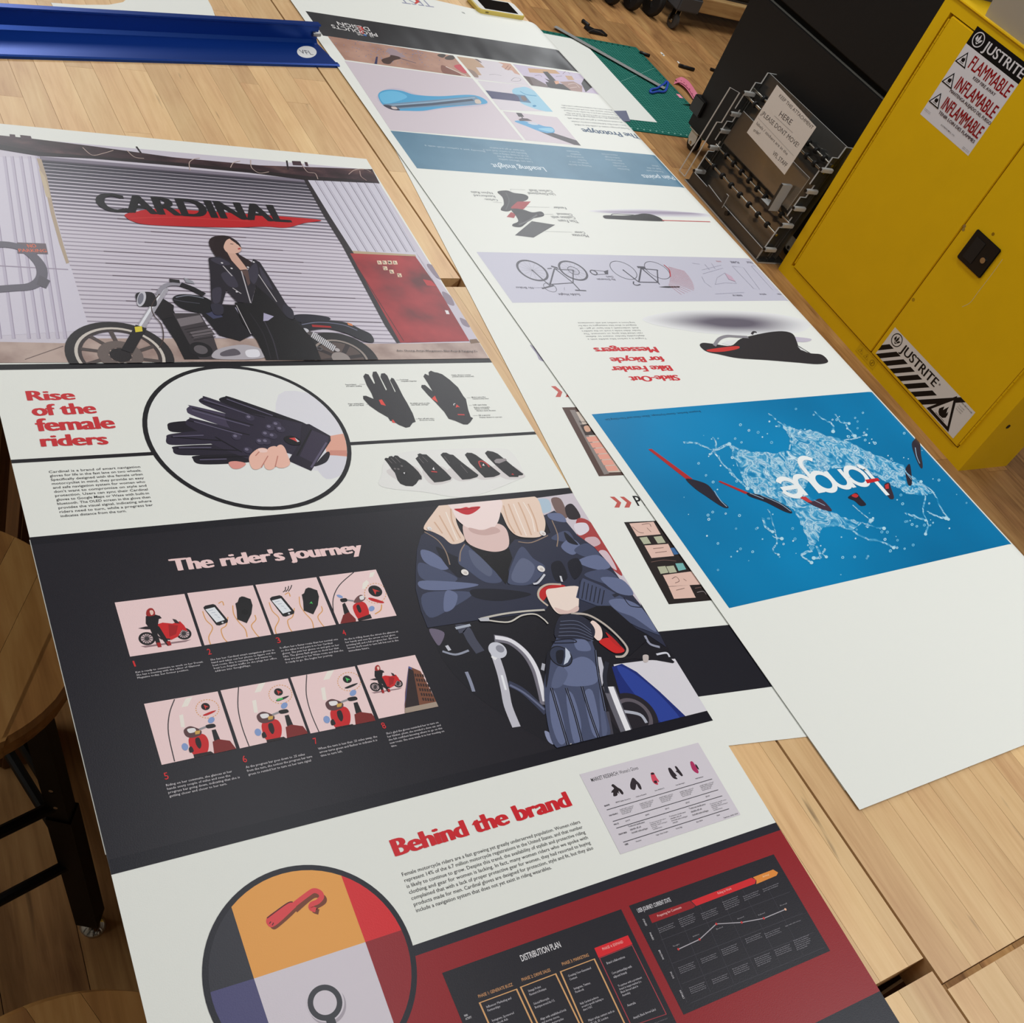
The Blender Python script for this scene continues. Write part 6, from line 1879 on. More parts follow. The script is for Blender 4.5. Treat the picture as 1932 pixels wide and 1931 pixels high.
# ================================================================== yellow flammables cabinet
CX0, CX1, CY0, CY1, CZ = 3.215, 3.485, 1.417, 2.515, 1.089
YEL = plain('cabinet_yellow', (228, 184, 4), .42, 0, .45, bump=.12, bscale=260, var=.05)
cab = empty('safety_cabinet', ((CX0 + CX1) / 2, (CY0 + CY1) / 2, 0), 'yellow flammables cabinet with warning stickers and a black latch', 'cabinet')
mb = MB()
mb.box(CX0 + .02, CX1, CY0, CY1, 0.0, CZ)
body = mb.build('body', YEL, cab)
mb = MB()
mb.box(CX0, CX0 + .02, CY0, CY0 + .055, 0, CZ); mb.box(CX0, CX0 + .02, CY1 - .045, CY1, 0, CZ); mb.box(CX0, CX0 + .02, CY0 + .055, CY1 - .045, 0, .052); mb.box(CX0, CX0 + .02, CY0 + .055, CY1 - .045, 1.048, CZ)
mb.build('face_frame', YEL, cab)
YM = 1.958
doors = []
for nm, y0, y1 in (('door', CY0 + .058, YM - .0016), ('door', YM + .0016, CY1 - .060)):
    doors.append(MB().rbox(CX0 - .004, CX0 + .022, y0, y1, .055, 1.044, .003).build(nm, YEL, cab))
dn, df = doors
DKG = plain('hinge_shadow', (90, 66, 10), .6)
for y_, dr in ((CY0 + .056, dn), (CY1 - .058, df)):
    mb = MB()
    z_ = .07
    while z_ < 1.03:
        mb.cyl((CX0 - .003, y_, z_), (CX0 - .003, y_, z_ + .026), .0032, 8); z_ += .0275
    mb.build('hinge', YEL, dr)
# top and bottom lips
MB().rbox(CX0 - .006, CX1 + .002, CY0 - .002, CY1 + .002, CZ, CZ + .006, .002).build('top_panel', YEL, cab)
mb = MB(); hp = on_y((1902, 805), CY0)
mb.cyl((hp.x, CY0 + .002, hp.z), (hp.x, CY0 - .002, hp.z), .008, 14); mb.build('vent_plug', plain('dark_hole', (36, 30, 12), .7), cab)
# latch
Art.STEP = 3e-5
WC = Wall((CX0 - .004, 0, 0), (0, -1, 0), (0, 0, 1))
hc = on_x((1848, 479), CX0 - .004)
BLP = plain('black_plastic', (16, 15, 15), .38, 0, .5)
lt = MB().rbox(CX0 - .011, CX0 - .0042, hc.y - .058, hc.y + .058, hc.z - .055, hc.z + .055, .003).build('latch_plate', BLP, dn)
mb = MB().rbox(CX0 - .013, CX0 - .0112, hc.y - .002, hc.y + .040, hc.z - .040, hc.z + .038, .0008)
mb.build('latch_paddle', plain('black_plastic_paddle', (26, 25, 25), .5), lt)
mb = MB().cyl((CX0 - .010, hc.y - .031, hc.z - .004), (CX0 - .017, hc.y - .031, hc.z - .004), .0095, 18)
mb.build('lock_cylinder', CHR, lt)
# stickers
e2_ = crop(1232, 0, 1932, 1932); d5 = crop(1450, 0, 1932, 1932); e3 = crop(1432, 400, 1932, 1931); e4 = crop(1600, 560, 1932, 1781)
STK = (222, 220, 224)
a = Art(WC, .0003)
a.p(P(d5, '1580 195 2000 478 1510 1180 1150 860'), STK)
sk0, sk1 = WC.uv(d5(1580, 195)), WC.uv(d5(1150, 860))
br = WC.uv(d5(1510, 1180))
su0, su1, sv0, sv1 = (sk0[0] + sk1[0]) / 2, br[0], br[1], sk0[1]
print('sticker', sk0, sk1, br)
a = Art(WC, .0003)
a.pu([(su0, sv0), (su1, sv0), (su1, sv1), (su0, sv1)], STK)
vb = (WC.uv(d5(1495, 325))[1] + WC.uv(d5(1888, 638))[1]) / 2
a.pu([(su0, vb), (su1, vb), (su1, sv1), (su0, sv1)], (16, 15, 18))
W_ = su1 - su0; Hh = sv1 - sv0
hb = sv1 - vb
a.disc((su0 + W_ * .13, vb + hb * .5), hb * .40, STK, hb * .34, 32)
fc_ = (su0 + W_ * .13, vb + hb * .5); fr_ = hb * .3
def logo(a, c_, r, col):
    for q in (((-.75, -.1), (-.6, .6), (-.25, .2), (-.3, -.45)), ((-.2, -.45), (-.15, .3), (.1, .95), (.3, .3), (.2, -.3)), ((.25, -.3), (.45, .15), (.95, .3), (.7, -.2), (.3, -.5)), ((-.3, -.55), (.3, -.55), (.6, -.3), (.1, -.85))):
        a.pu([(c_[0] + x_ * r, c_[1] + y_ * r) for x_, y_ in q], col)
logo(a, fc_, fr_, STK)
a.tu('JUSTRITE', (su0 + W_ * .26, vb + hb * .24), (su0 + W_ * .985, vb + hb * .24), hb * .52, STK, .035, 4)
RDK = (150, 16, 24)
yy = vb
sec = (vb - sv0) * .285
def tri(a, c_, s_, col, inner):
    a.pu([(c_[0] - s_ * .58, c_[1] - s_ * .45), (c_[0] + s_ * .58, c_[1] - s_ * .45), (c_[0], c_[1] + s_ * .55)], col)
    a.pu([(c_[0] - s_ * .44, c_[1] - s_ * .37), (c_[0] + s_ * .44, c_[1] - s_ * .37), (c_[0], c_[1] + s_ * .39)], inner)
    a.pu([(c_[0] - s_ * .13, c_[1] - s_ * .2), (c_[0] + s_ * .13, c_[1] - s_ * .2), (c_[0] + s_ * .17, c_[1] - s_ * .02), (c_[0] + s_ * .06, c_[1] + s_ * .16), (c_[0], c_[1] + s_ * .05), (c_[0] - s_ * .08, c_[1] + s_ * .1), (c_[0] - s_ * .17, c_[1] - s_ * .04)], col)
    a.pu([(c_[0] - s_ * .2, c_[1] - s_ * .29), (c_[0] + s_ * .2, c_[1] - s_ * .29), (c_[0] + s_ * .2, c_[1] - s_ * .25), (c_[0] - s_ * .2, c_[1] - s_ * .25)], col)
for k, (b1, b2, xs_, w2) in enumerate((('FLAMMABLE', 'KEEP FIRE AWAY', .26, .42), ('INFLAMABLE', 'MANTENGA ALEJADO DEL FUEGO', .24, .80), ('INFLAMMABLE', 'TENIR LOIN DES FLAMMES', .22, .72))):
    base_ = vb - sec * k - sec * .72
    a.tu(b1, (su0 + W_ * .225, base_), (su0 + W_ * .965, base_), sec * .56, RDK, .03, 3)
    x_ = su0 + W_ * (.6 - w2 / 2)
    a.tu(b2, (x_, base_ - sec * .24), (x_ + W_ * w2, base_ - sec * .24), sec * .14, (60, 30, 34), .03, 2)
    tri(a, (su0 + W_ * .105, base_ + sec * .16), sec * .62, (20, 19, 20), STK)
a.tu('JUSTRITE MFG. CO.', (su0 + W_ * .38, sv0 + Hh * .055), (su0 + W_ * .66, sv0 + Hh * .055), Hh * .012, (70, 60, 60), .01, 1)
for k in range(2):
    a.tu('FORM 29937', (su0 + W_ * .02, sv0 + Hh * (.06 + .015 * k)), (su0 + W_ * .14, sv0 + Hh * (.06 + .015 * k)), Hh * .008, (110, 104, 104), 0, 1)
    a.tu('REV 2015', (su0 + W_ * .86, sv0 + Hh * (.02 + .015 * k)), (su0 + W_ * .98, sv0 + Hh * (.02 + .015 * k)), Hh * .008, (110, 104, 104), 0, 1)
a.build('warning_sticker', df, 'black, white and red flammable warning sticker')
# striped sticker at the foot of the near door
qTL, qBL, qTR, qBR = [WC.uv(e4(*q)) for q in ((470, 318), (272, 585), (1297, 1165), (1072, 1425))]
print('stripe', qTL, qBL, qTR, qBR)
su0, su1 = (qTL[0] + qBL[0]) / 2, (qTR[0] + qBR[0]) / 2
sv0, sv1 = max((qBL[1] + qBR[1]) / 2, .057), (qTL[1] + qTR[1]) / 2
a = Art(WC, .0003)
W_, Hh = su1 - su0, sv1 - sv0
a.pu([(su0, sv0), (su1, sv0), (su1, sv1), (su0, sv1)], (222, 220, 216))
R2 = lambda x_, y_: (su0 + W_ * x_, sv0 + Hh * y_)
a.set_clip([(su0, sv0), (su1, sv0), (su1, sv1), (su0, sv1)])
KB = (22, 20, 20)
for k in range(-1, 7):
    x_ = .0 + k * .0925
    top_ = .52 if k < 6 else 1.0
    sl = .14 * (top_ / .52)
    a.pu([R2(x_ + .005, 0), R2(x_ + .062, 0), R2(x_ + .062 + sl, top_), R2(x_ + .005 + sl, top_)], KB)
a.disc(R2(.085, .77), Hh * .20, KB, Hh * .172, 32); logo(a, R2(.085, .77), Hh * .15, KB)
a.tu('JUSTRITE', R2(.165, .62), R2(.60, .62), Hh * .26, KB, .035, 4)
a.disc(R2(.625, .80), Hh * .03, (130, 126, 126), 0, 12)
tc_ = R2(.80, .46)
s_ = Hh * .96
a.pu([(tc_[0] - s_ * .52, sv0 + Hh * .03), (tc_[0] + s_ * .52, sv0 + Hh * .03), (tc_[0], sv0 + Hh * .95)], KB)
a.pu([(tc_[0] - s_ * .38, sv0 + Hh * .12), (tc_[0] + s_ * .38, sv0 + Hh * .12), (tc_[0], sv0 + Hh * .78)], (222, 220, 216))
fl = [(-.14, .22), (-.06, .17), (.08, .18), (.16, .26), (.15, .36), (.10, .44), (.09, .36), (.04, .46), (.02, .56), (-.03, .44), (-.06, .36), (-.10, .46), (-.15, .38), (-.19, .30)]
a.pu([(tc_[0] + x_ * s_, sv0 + y_ * Hh) for x_, y_ in fl], KB)
a.pu([(tc_[0] - .2 * s_, sv0 + .14 * Hh), (tc_[0] + .2 * s_, sv0 + .14 * Hh), (tc_[0] + .2 * s_, sv0 + .155 * Hh), (tc_[0] - .2 * s_, sv0 + .155 * Hh)], KB)
a.tu('WARNING: KEEP DOOR CLOSED', R2(.845, .90), R2(.985, .90), Hh * .035, (60, 56, 56), .01, 1)
for k in range(3): a.tu('Form 29949', R2(.86, .80 - k * .07), R2(.92, .80 - k * .07), Hh * .03, (110, 106, 106), 0, 1)
a.build('striped_sticker', dn, 'white sticker with black diagonal stripes and a flame triangle')
# small clear decal on the bottom rail
WB = Wall((CX0, 0, 0), (0, -1, 0), (0, 0, 1))
a = Art(WB, .0004)
dq = [WB.uv(e4(*q)) for q in ((128, 495), (85, 560), (245, 722), (290, 660))]
dcx, dcy = sum(p[0] for p in dq) / 4, sum(p[1] for p in dq) / 4
dw = .105; dh = .034
dcy = .030
a.pu([(dcx - dw / 2, dcy - dh / 2), (dcx + dw / 2, dcy - dh / 2), (dcx + dw / 2, dcy + dh / 2), (dcx - dw / 2, dcy + dh / 2)], (214, 172, 20))
BRN = (96, 62, 12)
a.lu([(dcx - dw / 2, dcy - dh / 2), (dcx + dw / 2, dcy - dh / 2), (dcx + dw / 2, dcy + dh / 2), (dcx - dw / 2, dcy + dh / 2)], .0006, (170, 130, 30), True)
for k in (-1, 0):
    c_ = dcx + k * .032
    a.lu([(c_ - .012, dcy - .008), (c_ + .012, dcy - .008), (c_, dcy + .011)], .0014, BRN, True); a.lu([(c_, dcy - .004), (c_, dcy + .004)], .0022, BRN)
a.disc((dcx + .034, dcy), .011, BRN, .0096, 24); a.lu([(dcx + .026, dcy - .007), (dcx + .042, dcy + .007)], .0012, BRN); a.lu([(dcx + .034, dcy - .008), (dcx + .034, dcy + .008)], .0016, BRN)
a.build('pictogram_decal', cab, 'small brown warning pictograms')
# scratches and scuffs on the door
a = Art(WC, .0002)
a.l(P(e3, '1775 345 1700 450 1600 580 1540 660 1480 692'), 2.2, (216, 196, 130), sm=True)
for q, c_ in (((1497, 104), (150, 120, 70)), ((1125, 640), (176, 138, 24)), ((1706, 162), (150, 112, 20)), ((1490, 128), (160, 130, 60))):
    a.circ(e3(*q), e3(q[0] + 12, q[1]), c_, n=9)
a.build('scuffs', dn)

# clear storage bin on the cabinet
BIN = plain('frosted_plastic', (206, 196, 178), .45, 0, .5, .45, 1.4)
bn = empty('storage_bin', (3.33, 1.98, CZ + .006), 'translucent plastic storage bin on top of the yellow cabinet', 'bin')
z0 = CZ + .006
def shell(x0, x1, y0, y1, z0, z1, t_, fl_):
    mb = MB()
    def rct(e_, z_): return [Vector((x0 - e_, y0 - e_, z_)), Vector((x1 + e_, y0 - e_, z_)), Vector((x1 + e_, y1 + e_, z_)), Vector((x0 - e_, y1 + e_, z_))]
    lay = [rct(0, z0), rct(fl_, z1), rct(fl_ - t_, z1), rct(-t_, z0 + t_)]
    fs = [(k * 4 + i, k * 4 + (i + 1) % 4, (k + 1) * 4 + (i + 1) % 4, (k + 1) * 4 + i) for k in range(3) for i in range(4)] + [(3, 2, 1, 0), (12, 13, 14, 15)]
    return mb.add([v for l in lay for v in l], fs)
shell(3.232, 3.43, 1.60, 2.36, z0, z0 + .20, .004, .02).build('tub', BIN, bn)
MB().rbox(3.20, 3.46, 1.57, 2.39, z0 + .20, z0 + .216, .004).build('lid', plain('bin_lid', (214, 206, 190), .5), bn)
MB().rbox(3.25, 3.41, 1.66, 1.98, z0 + .006, z0 + .13, .006).build('box_inside', plain('kraft_card', (150, 132, 108), .7), bn)
MB().rbox(3.26, 3.40, 2.02, 2.30, z0 + .006, z0 + .10, .006).build('box_inside', plain('dark_card', (92, 88, 86), .7), bn)

# ================================================================== black machine on casters
BX0, BX1, BY0, BY1, BZ0, BZ1 = 3.30, 3.95, 2.545, 3.432, .088, 1.20
LBK = plain('machine_black', (22, 21, 21), .55, 0, .35, bump=.15, bscale=700)
GRY = plain('machine_grey_trim', (150, 148, 140), .5)
mac = empty('machine_housing', ((BX0 + BX1) / 2, (BY0 + BY1) / 2, 0), 'large black machine housing on white casters behind the acrylic rig', 'machine')
MB().rbox(BX0 + .012, BX1, BY0, BY1 - .004, BZ0, .682, .006).build('lower_body', GRY, mac)
MB().rbox(BX0, BX0 + .0115, BY0, BY1 - .010, BZ0 + .004, .684, .004).build('front_panel', LBK, mac)
MB().rbox(BX0 + .03, BX1, BY0, BY1 - .012, .683, .71, .002).build('groove', plain('groove_black', (6, 6, 6), .8), mac)
MB().rbox(BX0 + .012, BX1, BY0, BY1 - .004, .711, BZ1, .006).build('upper_body', GRY, mac)
MB().rbox(BX0 - .002, BX0 + .0115, BY0, BY1 - .010, .711, BZ1, .004).build('lid_panel', LBK, mac)
pcl = on_x((1324, 205), BX0)
MB().rbox(BX0 - .016, BX0 + .03, pcl.y - .018, BY1 + .010, pcl.z - .035, pcl.z + .035, .004).build('corner_latch', BLP, mac)
WHP = plain('caster_white', (206, 202, 190), .45)
def caster(parent, x, y, h, rw, mat):
    c_ = MB()
    hub = Vector((x, y, rw))
    g = MB().cyl(hub - Vector((.010, 0, 0)), hub + Vector((.010, 0, 0)), rw, 24).build('caster_wheel', BLP, parent, True)
    mb = MB()
    for s_ in (-1, 1):
        xx = x + s_ * .014
        mb.prism([(xx, y - .012, rw - .012), (xx, y + .012, rw - .012), (xx, y + rw * .9, rw * 1.3), (xx, y + rw * .9, h - .008), (xx, y - rw * .55, h - .008), (xx, y - rw * .7, rw * 1.4)], (s_ * .003, 0, 0))
    mb.box(x - .017, x + .017, y - rw * .55, y + rw * .9, h - .010, h - .004)
    mb.box(x - .028, x + .028, y - rw * .8, y + rw * 1.1, h - .004, h)
    f_ = mb.build('caster_fork', mat, parent)
    MB().cyl(hub - Vector((.020, 0, 0)), hub + Vector((.020, 0, 0)), .007, 12).build('axle', CHR, f_)
    return f_
caster(mac, BX0 + .035, BY1 - .065, BZ0, .034, WHP)
caster(mac, BX0 + .045, BY0 + .07, BZ0, .034, WHP)
caster(mac, BX1 - .06, BY1 - .065, BZ0, .034, WHP)
caster(mac, BX1 - .06, BY0 + .07, BZ0, .034, WHP)

# ================================================================== acrylic rotary rig with a note
def acrylic(nm, dfac, e):
    m, nt, N, L, b = nodes(nm)
    out = N['Material Output']
    tr = N.new('ShaderNodeBsdfTransparent'); tr.inputs[0].default_value = (.96, .965, .95, 1)
    gl = N.new('ShaderNodeBsdfGlossy'); gl.inputs['Roughness'].default_value = .12
    df_ = N.new('ShaderNodeBsdfDiffuse'); df_.inputs[0].default_value = (.9, .9, .87, 1)
    fr_ = N.new('ShaderNodeFresnel'); fr_.inputs[0].default_value = 1.49
    m1 = N.new('ShaderNodeMixShader'); m2 = N.new('ShaderNodeMixShader')
    m1.inputs[0].default_value = dfac
    L.new(tr.outputs[0], m1.inputs[1]); L.new(df_.outputs[0], m1.inputs[2])
    L.new(fr_.outputs[0], m2.inputs[0]); L.new(m1.outputs[0], m2.inputs[1]); L.new(gl.outputs[0], m2.inputs[2])
    L.new(m2.outputs[0], out.inputs['Surface'])
    return m


ACR = acrylic('clear_acrylic', .03, 0)
EDG = acrylic('acrylic_edge', .5, 1)


def acr(mb, name, axis=0):
    """clear faces on the plate, bright cut edges"""
    o = mb.build(name, ACR, rig)
    o.data.materials.append(EDG)
    for p in o.data.polygons:
        p.material_index = 0 if abs(p.normal[axis]) > .85 else 1
    return o
rig = empty('acrylic_rig', (3.19, 2.82, 0), 'clear acrylic roller rig with metal rods standing against the black machine', 'machine part')
RY0, RY1 = 2.565, 3.085
LEAN = .10
def rx(z): return 3.135 + .06 * z / .5
# back plate
def plate(y0, y1, z0, z1, xo, t_=.005):
    return MB().prism([(rx(z0) + xo, y0, z0), (rx(z0) + xo, y1, z0), (rx(z1) + xo, y1, z1), (rx(z1) + xo, y0, z1)], (t_, 0, 0))
acr(plate(RY0, RY1, .012, .50, .058), 'back_plate')
acr(plate(RY0 + .03, RY1 - .03, .21, .35, .012), 'middle_plate')
acr(MB().box(3.125, 3.275, RY0 - .02, RY1 + .02, .001, .007), 'base_plate', 2)
acr(MB().box(3.128, 3.133, RY0, RY1, .0075, .055), 'front_rail')
def side(y, pts):
    return MB().prism([(rx(z) + x, y, z) for x, z in pts], (0, .006, 0))
sp = [(0, .008), (.098, .008), (.098, .50), (.05, .50), (.05, .455), (.02, .455), (.02, .40), (.0, .40), (.0, .34), (.028, .34), (.028, .285), (0, .285), (0, .20), (.03, .20), (.03, .15), (0, .15)]
acr(side(RY0, sp), 'side_plate', 1)
acr(side(RY1, sp), 'side_plate', 1)
# outer guard on the far side
gp = [(3.130, RY1 + .075, .010), (3.165, RY1 + .07, .39), (3.168, RY1 + .014, .40), (3.156, RY1 + .014, .27), (3.152, RY1 + .034, .26), (3.132, RY1 + .034, .010)]
MB().tube(gp, .0028, 6, True).build('guard_frame', EDG, rig)
STL = plain('rod_steel', (186, 182, 172), .22, 1.0)
RUB = plain('rubber_black', (15, 14, 14), .6)
for z_, xo, n_ in ((.425, .040, 9), (.395, .022, 9), (.175, .030, 8), (.120, .008, 7)):
    rod = MB().cyl((rx(z_) + xo, RY0 - .004, z_), (rx(z_) + xo, RY1 + .012, z_), .0055, 14).build('rod', STL, rig, True)
    for k in range(n_):
        yk = RY0 + .03 + (RY1 - RY0 - .06) * (k + .5 * (1 if xo < .03 else .7)) / n_
        MB().lathe((rx(z_) + xo, yk - .007, z_), [(.0058, 0), (.0125, .002), (.0135, .007), (.0125, .012), (.0058, .014)], 16, Vector((0, 1, 0))).build('rubber_ring', RUB, rod, True)
# brackets, bolts
for y_ in (RY0 - .002, RY1 + .007):
    for z_ in (.06, .17, .245, .32, .41):
        MB().rbox(rx(z_) - .012, rx(z_) + .045, y_ - .018, y_ - .010 + .006, z_ - .008, z_ + .008, .002).build('bracket', EDG, rig)
        MB().cyl((rx(z_) - .016, y_ - .008, z_), (rx(z_) - .008, y_ - .008, z_), .006, 10).build('knob', BLP, rig)
# crank strip with knob at the foot
mb = MB().prism([(3.122, 2.97, .068), (3.122, 2.86, .060), (3.122, 2.86, .100), (3.122, 2.845, .100), (3.122, 2.845, .045), (3.122, 2.97, .050)], (.005, 0, 0)); acr(mb, 'crank_strip')
MB().cyl((3.110, 2.80, .05), (3.122, 2.80, .05), .010, 14).build('knob', BLP, rig)
acr(MB().prism([(3.126, RY0 + .08, .19), (3.126, RY0 + .08, .29), (3.126, RY0 + .068, .29), (3.126, RY0 + .068, .178), (3.126, RY0 + .13, .178), (3.126, RY0 + .13, .19)], (.05, 0, 0)), 'corner_bracket')
# handwritten note
nx_ = 3.118
ncs = [on_x(p, nx_) for p in ((1466, 160), (1540, 240), (1480, 330), (1409, 250))]
nu = (ncs[1] - ncs[0]).normalized()
nv0 = (ncs[0] - ncs[3]).normalized()
nv = (nv0 - nu * nv0.dot(nu)).normalized()
WN = Wall(ncs[3], nu, nv)
a = Art(WN, .0)
quad = [WN.uv(p) for p in ((1466, 160), (1540, 240), (1480, 330), (1409, 250))]
note = MB().prism([WN.xyz(u, v, 0) for u, v in quad], WN.n * -.0006)
nb = (ncs[2] + ncs[3]) / 2
no_ = thing(note, 'paper_note', plain('note_paper', (226, 220, 212), .7, bump=.3, bscale=40), (nb.x, nb.y, nb.z), 'handwritten white note taped to the acrylic rig', 'paper')
a = Art(WN, .0004)
dd4 = crop(1260, 120, 1620, 1829)
PEN = (84, 80, 82)
for tx, p0_, p1_, tp in (('KEEP THIS ATTACHMENT', (1062, 318), (1380, 632), (1088, 296)), ('HERE', (1062, 500), (1172, 592), (1092, 455)), ('¡PLEASE DONT MOVE!', (890, 488), (1238, 806), (912, 448)), ('labels / stickers are in the', (846, 580), (1140, 880), (862, 556)), ('order!', (818, 646), (876, 690), (836, 618)), ('VFL STAFF', (1000, 870), (1128, 996), (1024, 836))):
    a.t(tx, dd4(*p0_), dd4(*p1_), dd4(*tp), PEN, -.006, 2, .12)
a.l(P(dd4, '1022 500 1198 664'), .8, PEN); a.l(P(dd4, '866 520 1206 884'), .6, PEN)
a.build('handwriting', no_)

# ================================================================== floor: cutting mat and tools
MX0, MX1, MY0, MY1 = 3.01, 3.62, 3.467, 4.324
GRN = plain('mat_green', (10, 88, 76), .75, 0, .2, bump=.1, bscale=600)
mat_ = thing(MB().rbox(MX0, MX1, MY0, MY1, 0, .003, .001), 'cutting_mat', GRN, ((MX0 + MX1) / 2, (MY0 + MY1) / 2, 0), 'green gridded cutting mat on the floor', 'cutting mat')
SF = Wall((0, 0, .003), (1, 0, 0), (0, 1, 0))
a = Art(SF, .0002)
LG = (92, 164, 148)
i = 0
x = MX0 + .025
while x < MX1 - .02:
    a.lu([(x, MY0 + .024), (x, MY1 - .024)], .0014 if i % 6 else .0020, LG); a.z -= a.STEP; x += .0175; i += 1
y = MY0 + .025; i = 0
while y < MY1 - .02:
    a.lu([(MX0 + .024, y), (MX1 - .024, y)], .0014 if i % 6 else .0020, LG); a.z -= a.STEP; y += .0175; i += 1
a.z += 2e-5
for q in (((MX0 + .01, MY0 + .01), (MX1 - .01, MY0 + .01), (MX1 - .01, MY1 - .01), (MX0 + .01, MY1 - .01)),):
    a.lu(list(q), .0016, LG, True)
k = 0
while MY0 + .03 + k * .035 < MY1 - .03:
    a.lu([(MX1 - .020, MY0 + .03 + k * .035), (MX1 - .013, MY0 + .03 + k * .035)], .010, (10, 58, 52)); k += 1
k = 0
while MX0 + .03 + k * .035 < MX1 - .03:
    a.lu([(MX0 + .03 + k * .035, MY1 - .020), (MX0 + .03 + k * .035, MY1 - .013)], .010, (10, 58, 52)); a.lu([(MX0 + .03 + k * .035, MY0 + .0205), (MX0 + .03 + k * .035, MY0 + .014)], .008, (150, 200, 186)); k += 1
a.l(P(e6, '915 690 1290 540'), 2.4, (110, 176, 160))
a.build('grid_print', mat_, 'pale green grid lines')
S6 = Flat(0, .0042)
o = sheet_mesh(S6, [S6.uv(p) for p in ((1000, 58), (1086, 74), (1111, 90), (1240, 231), (1100, 216), (960, 150))], .0004, 'paper_sheet', PAPER)
tag(o, 'white sheet lying on the green cutting mat on the floor', 'paper')
# T-square
tq = empty('t_square', on_z((1150, 105), .0046), 'grey metal T-square with a blue plastic head on the cutting mat', 'T-square')
t0, t1 = on_z((1047, 50), .0105), on_z((1254, 167), .0105)
td = (t1 - t0).normalized(); tn_ = Vector((-td.y, td.x, 0))
MB().prism([t0 - tn_ * .016, t1 - tn_ * .016, t1 + tn_ * .016, t0 + tn_ * .016], (0, 0, .0014)).build('blade', plain('brushed_steel', (158, 158, 156), .42, .25), tq)
hd = [on_z(p, .0088) for p in P(e6, '1248 800 1268 776 1318 768 1372 738 1412 712 1426 690 1450 698 1442 748 1420 796 1384 806 1330 802 1268 816')]
hp_ = [Vector((p[0], p[1], .0088)) for p in spline([(v.x, v.y) for v in hd], True, 3)]
MB().tube(hp_, .0055, 8, True).build('head', plain('blue_plastic', (42, 78, 178), .4), tq, True)
# tape measure: a loose pink ribbon
PINK = plain('pink_tape', (206, 108, 130), .5)
rc = [on_z(p, .004) for p in P(e6, '1520 700 1560 700 1610 735 1660 785 1720 860 1780 925')]
mb = MB()
sp_ = spline([(v.x, v.y) for v in rc], False, 5)
vs = []
for i, (x_, y_) in enumerate(sp_):
    t = i / (len(sp_) - 1)
    h_ = .004 + .012 * math.sin(t * 3.1)
    vs += [Vector((x_ - .012, y_ - .016, h_ - .002)), Vector((x_ + .014, y_ + .016, h_ + .012))]
mb.add(vs, [(2 * i, 2 * i + 1, 2 * i + 3, 2 * i + 2) for i in range(len(sp_) - 1)])
vs2 = [v + Vector((.004, -.004, .006)) for v in vs[4:-6]]
mb.add(vs2, [(2 * i, 2 * i + 1, 2 * i + 3, 2 * i + 2) for i in range(len(vs2) // 2 - 1)])
bz = on_z(e6(1640, 800), 0)
tape = thing(mb, 'tape_measure', PINK, (bz.x, bz.y, .003), 'pink tape measure looped on the mat edge', 'tape measure')
tm_ = MB()
for i in range(2, len(sp_) - 2, 3):
    x_, y_ = sp_[i]; h_ = .004 + .012 * math.sin(i / (len(sp_) - 1) * 3.1) + .0072
    tm_.box(x_ - .004, x_ + .003, y_ - .003, y_ + .005, h_, h_ + .0006)
tm_.build('printed_digits', plain('tape_print', (70, 24, 36), .6), tape)
ct = on_z(e6(1582, 850), .0045)
MB().rbox(ct.x - .011, ct.x + .011, ct.y - .02, ct.y + .016, .0032, .0045, .0004).build('tape_end', plain('pink_tape_end', (246, 156, 176), .45), tape)
sc0, sc1 = on_z(e6(1605, 945), .006), on_z(e6(1775, 965), .006)
sd = (sc1 - sc0).normalized(); sn = Vector((-sd.y, sd.x, 0))
kn = empty('craft_knife', (sc0 + sc1) / 2 - Vector((0, 0, .003)), 'craft knife with a silver tip below the pink tape', 'knife')
MB().prism([sc0, sc0 + sd * .05 - sn * .006, sc0 + sd * .055 + sn * .006], (0, 0, .0012)).build('blade', CHR, kn)
MB().tube([sc0 + sd * .048, sc0 + sd * .08, sc0 + sd * .15], .0048, 10).build('handle', BLP, kn, True)


def stick(px0, px1, c_, rad, col, label, name='marker_pen', cat='pen', group=None):
    p0_, p1_ = on_z(c_(*px0), rad), on_z(c_(*px1), rad)
    d = (p1_ - p0_)
    e = empty(name, Vector(((p0_.x + p1_.x) / 2, (p0_.y + p1_.y) / 2, 0)), label, cat, group)
    MB().tube([p0_ + d * .18, p0_ + d * .22, p0_ + d * .97, p1_], lambda t: rad * (.8 if t < .05 else .9 if t > .97 else 1), 12).build('barrel', col, e, True)
    MB().tube([p0_, p0_ + d * .02, p0_ + d * .25], lambda t: rad * (.85 if t < .1 else 1.05), 12).build('cap', col, e, True)
    return e


INKB = plain('pen_black', (18, 16, 18), .4)
stick((478, -8), (548, 48), e6, .009, INKB, 'black marker pen nearest the top edge, behind the cutting mat', group='black pens on the floor')
stick((1130, 352), (1242, 394), e6, .0075, INKB, 'black pen partly beside the far corner of the cutting mat', group='black pens on the floor')
stick((1576, 502), (1748, 552), e6, .0085, INKB, 'black pen alone on the floor left of the black machine', group='black pens on the floor')
stick((1935, 545), (1985, 560), e6, .0075, INKB, 'black pen end half hidden by the black machine', group='black pens on the floor')
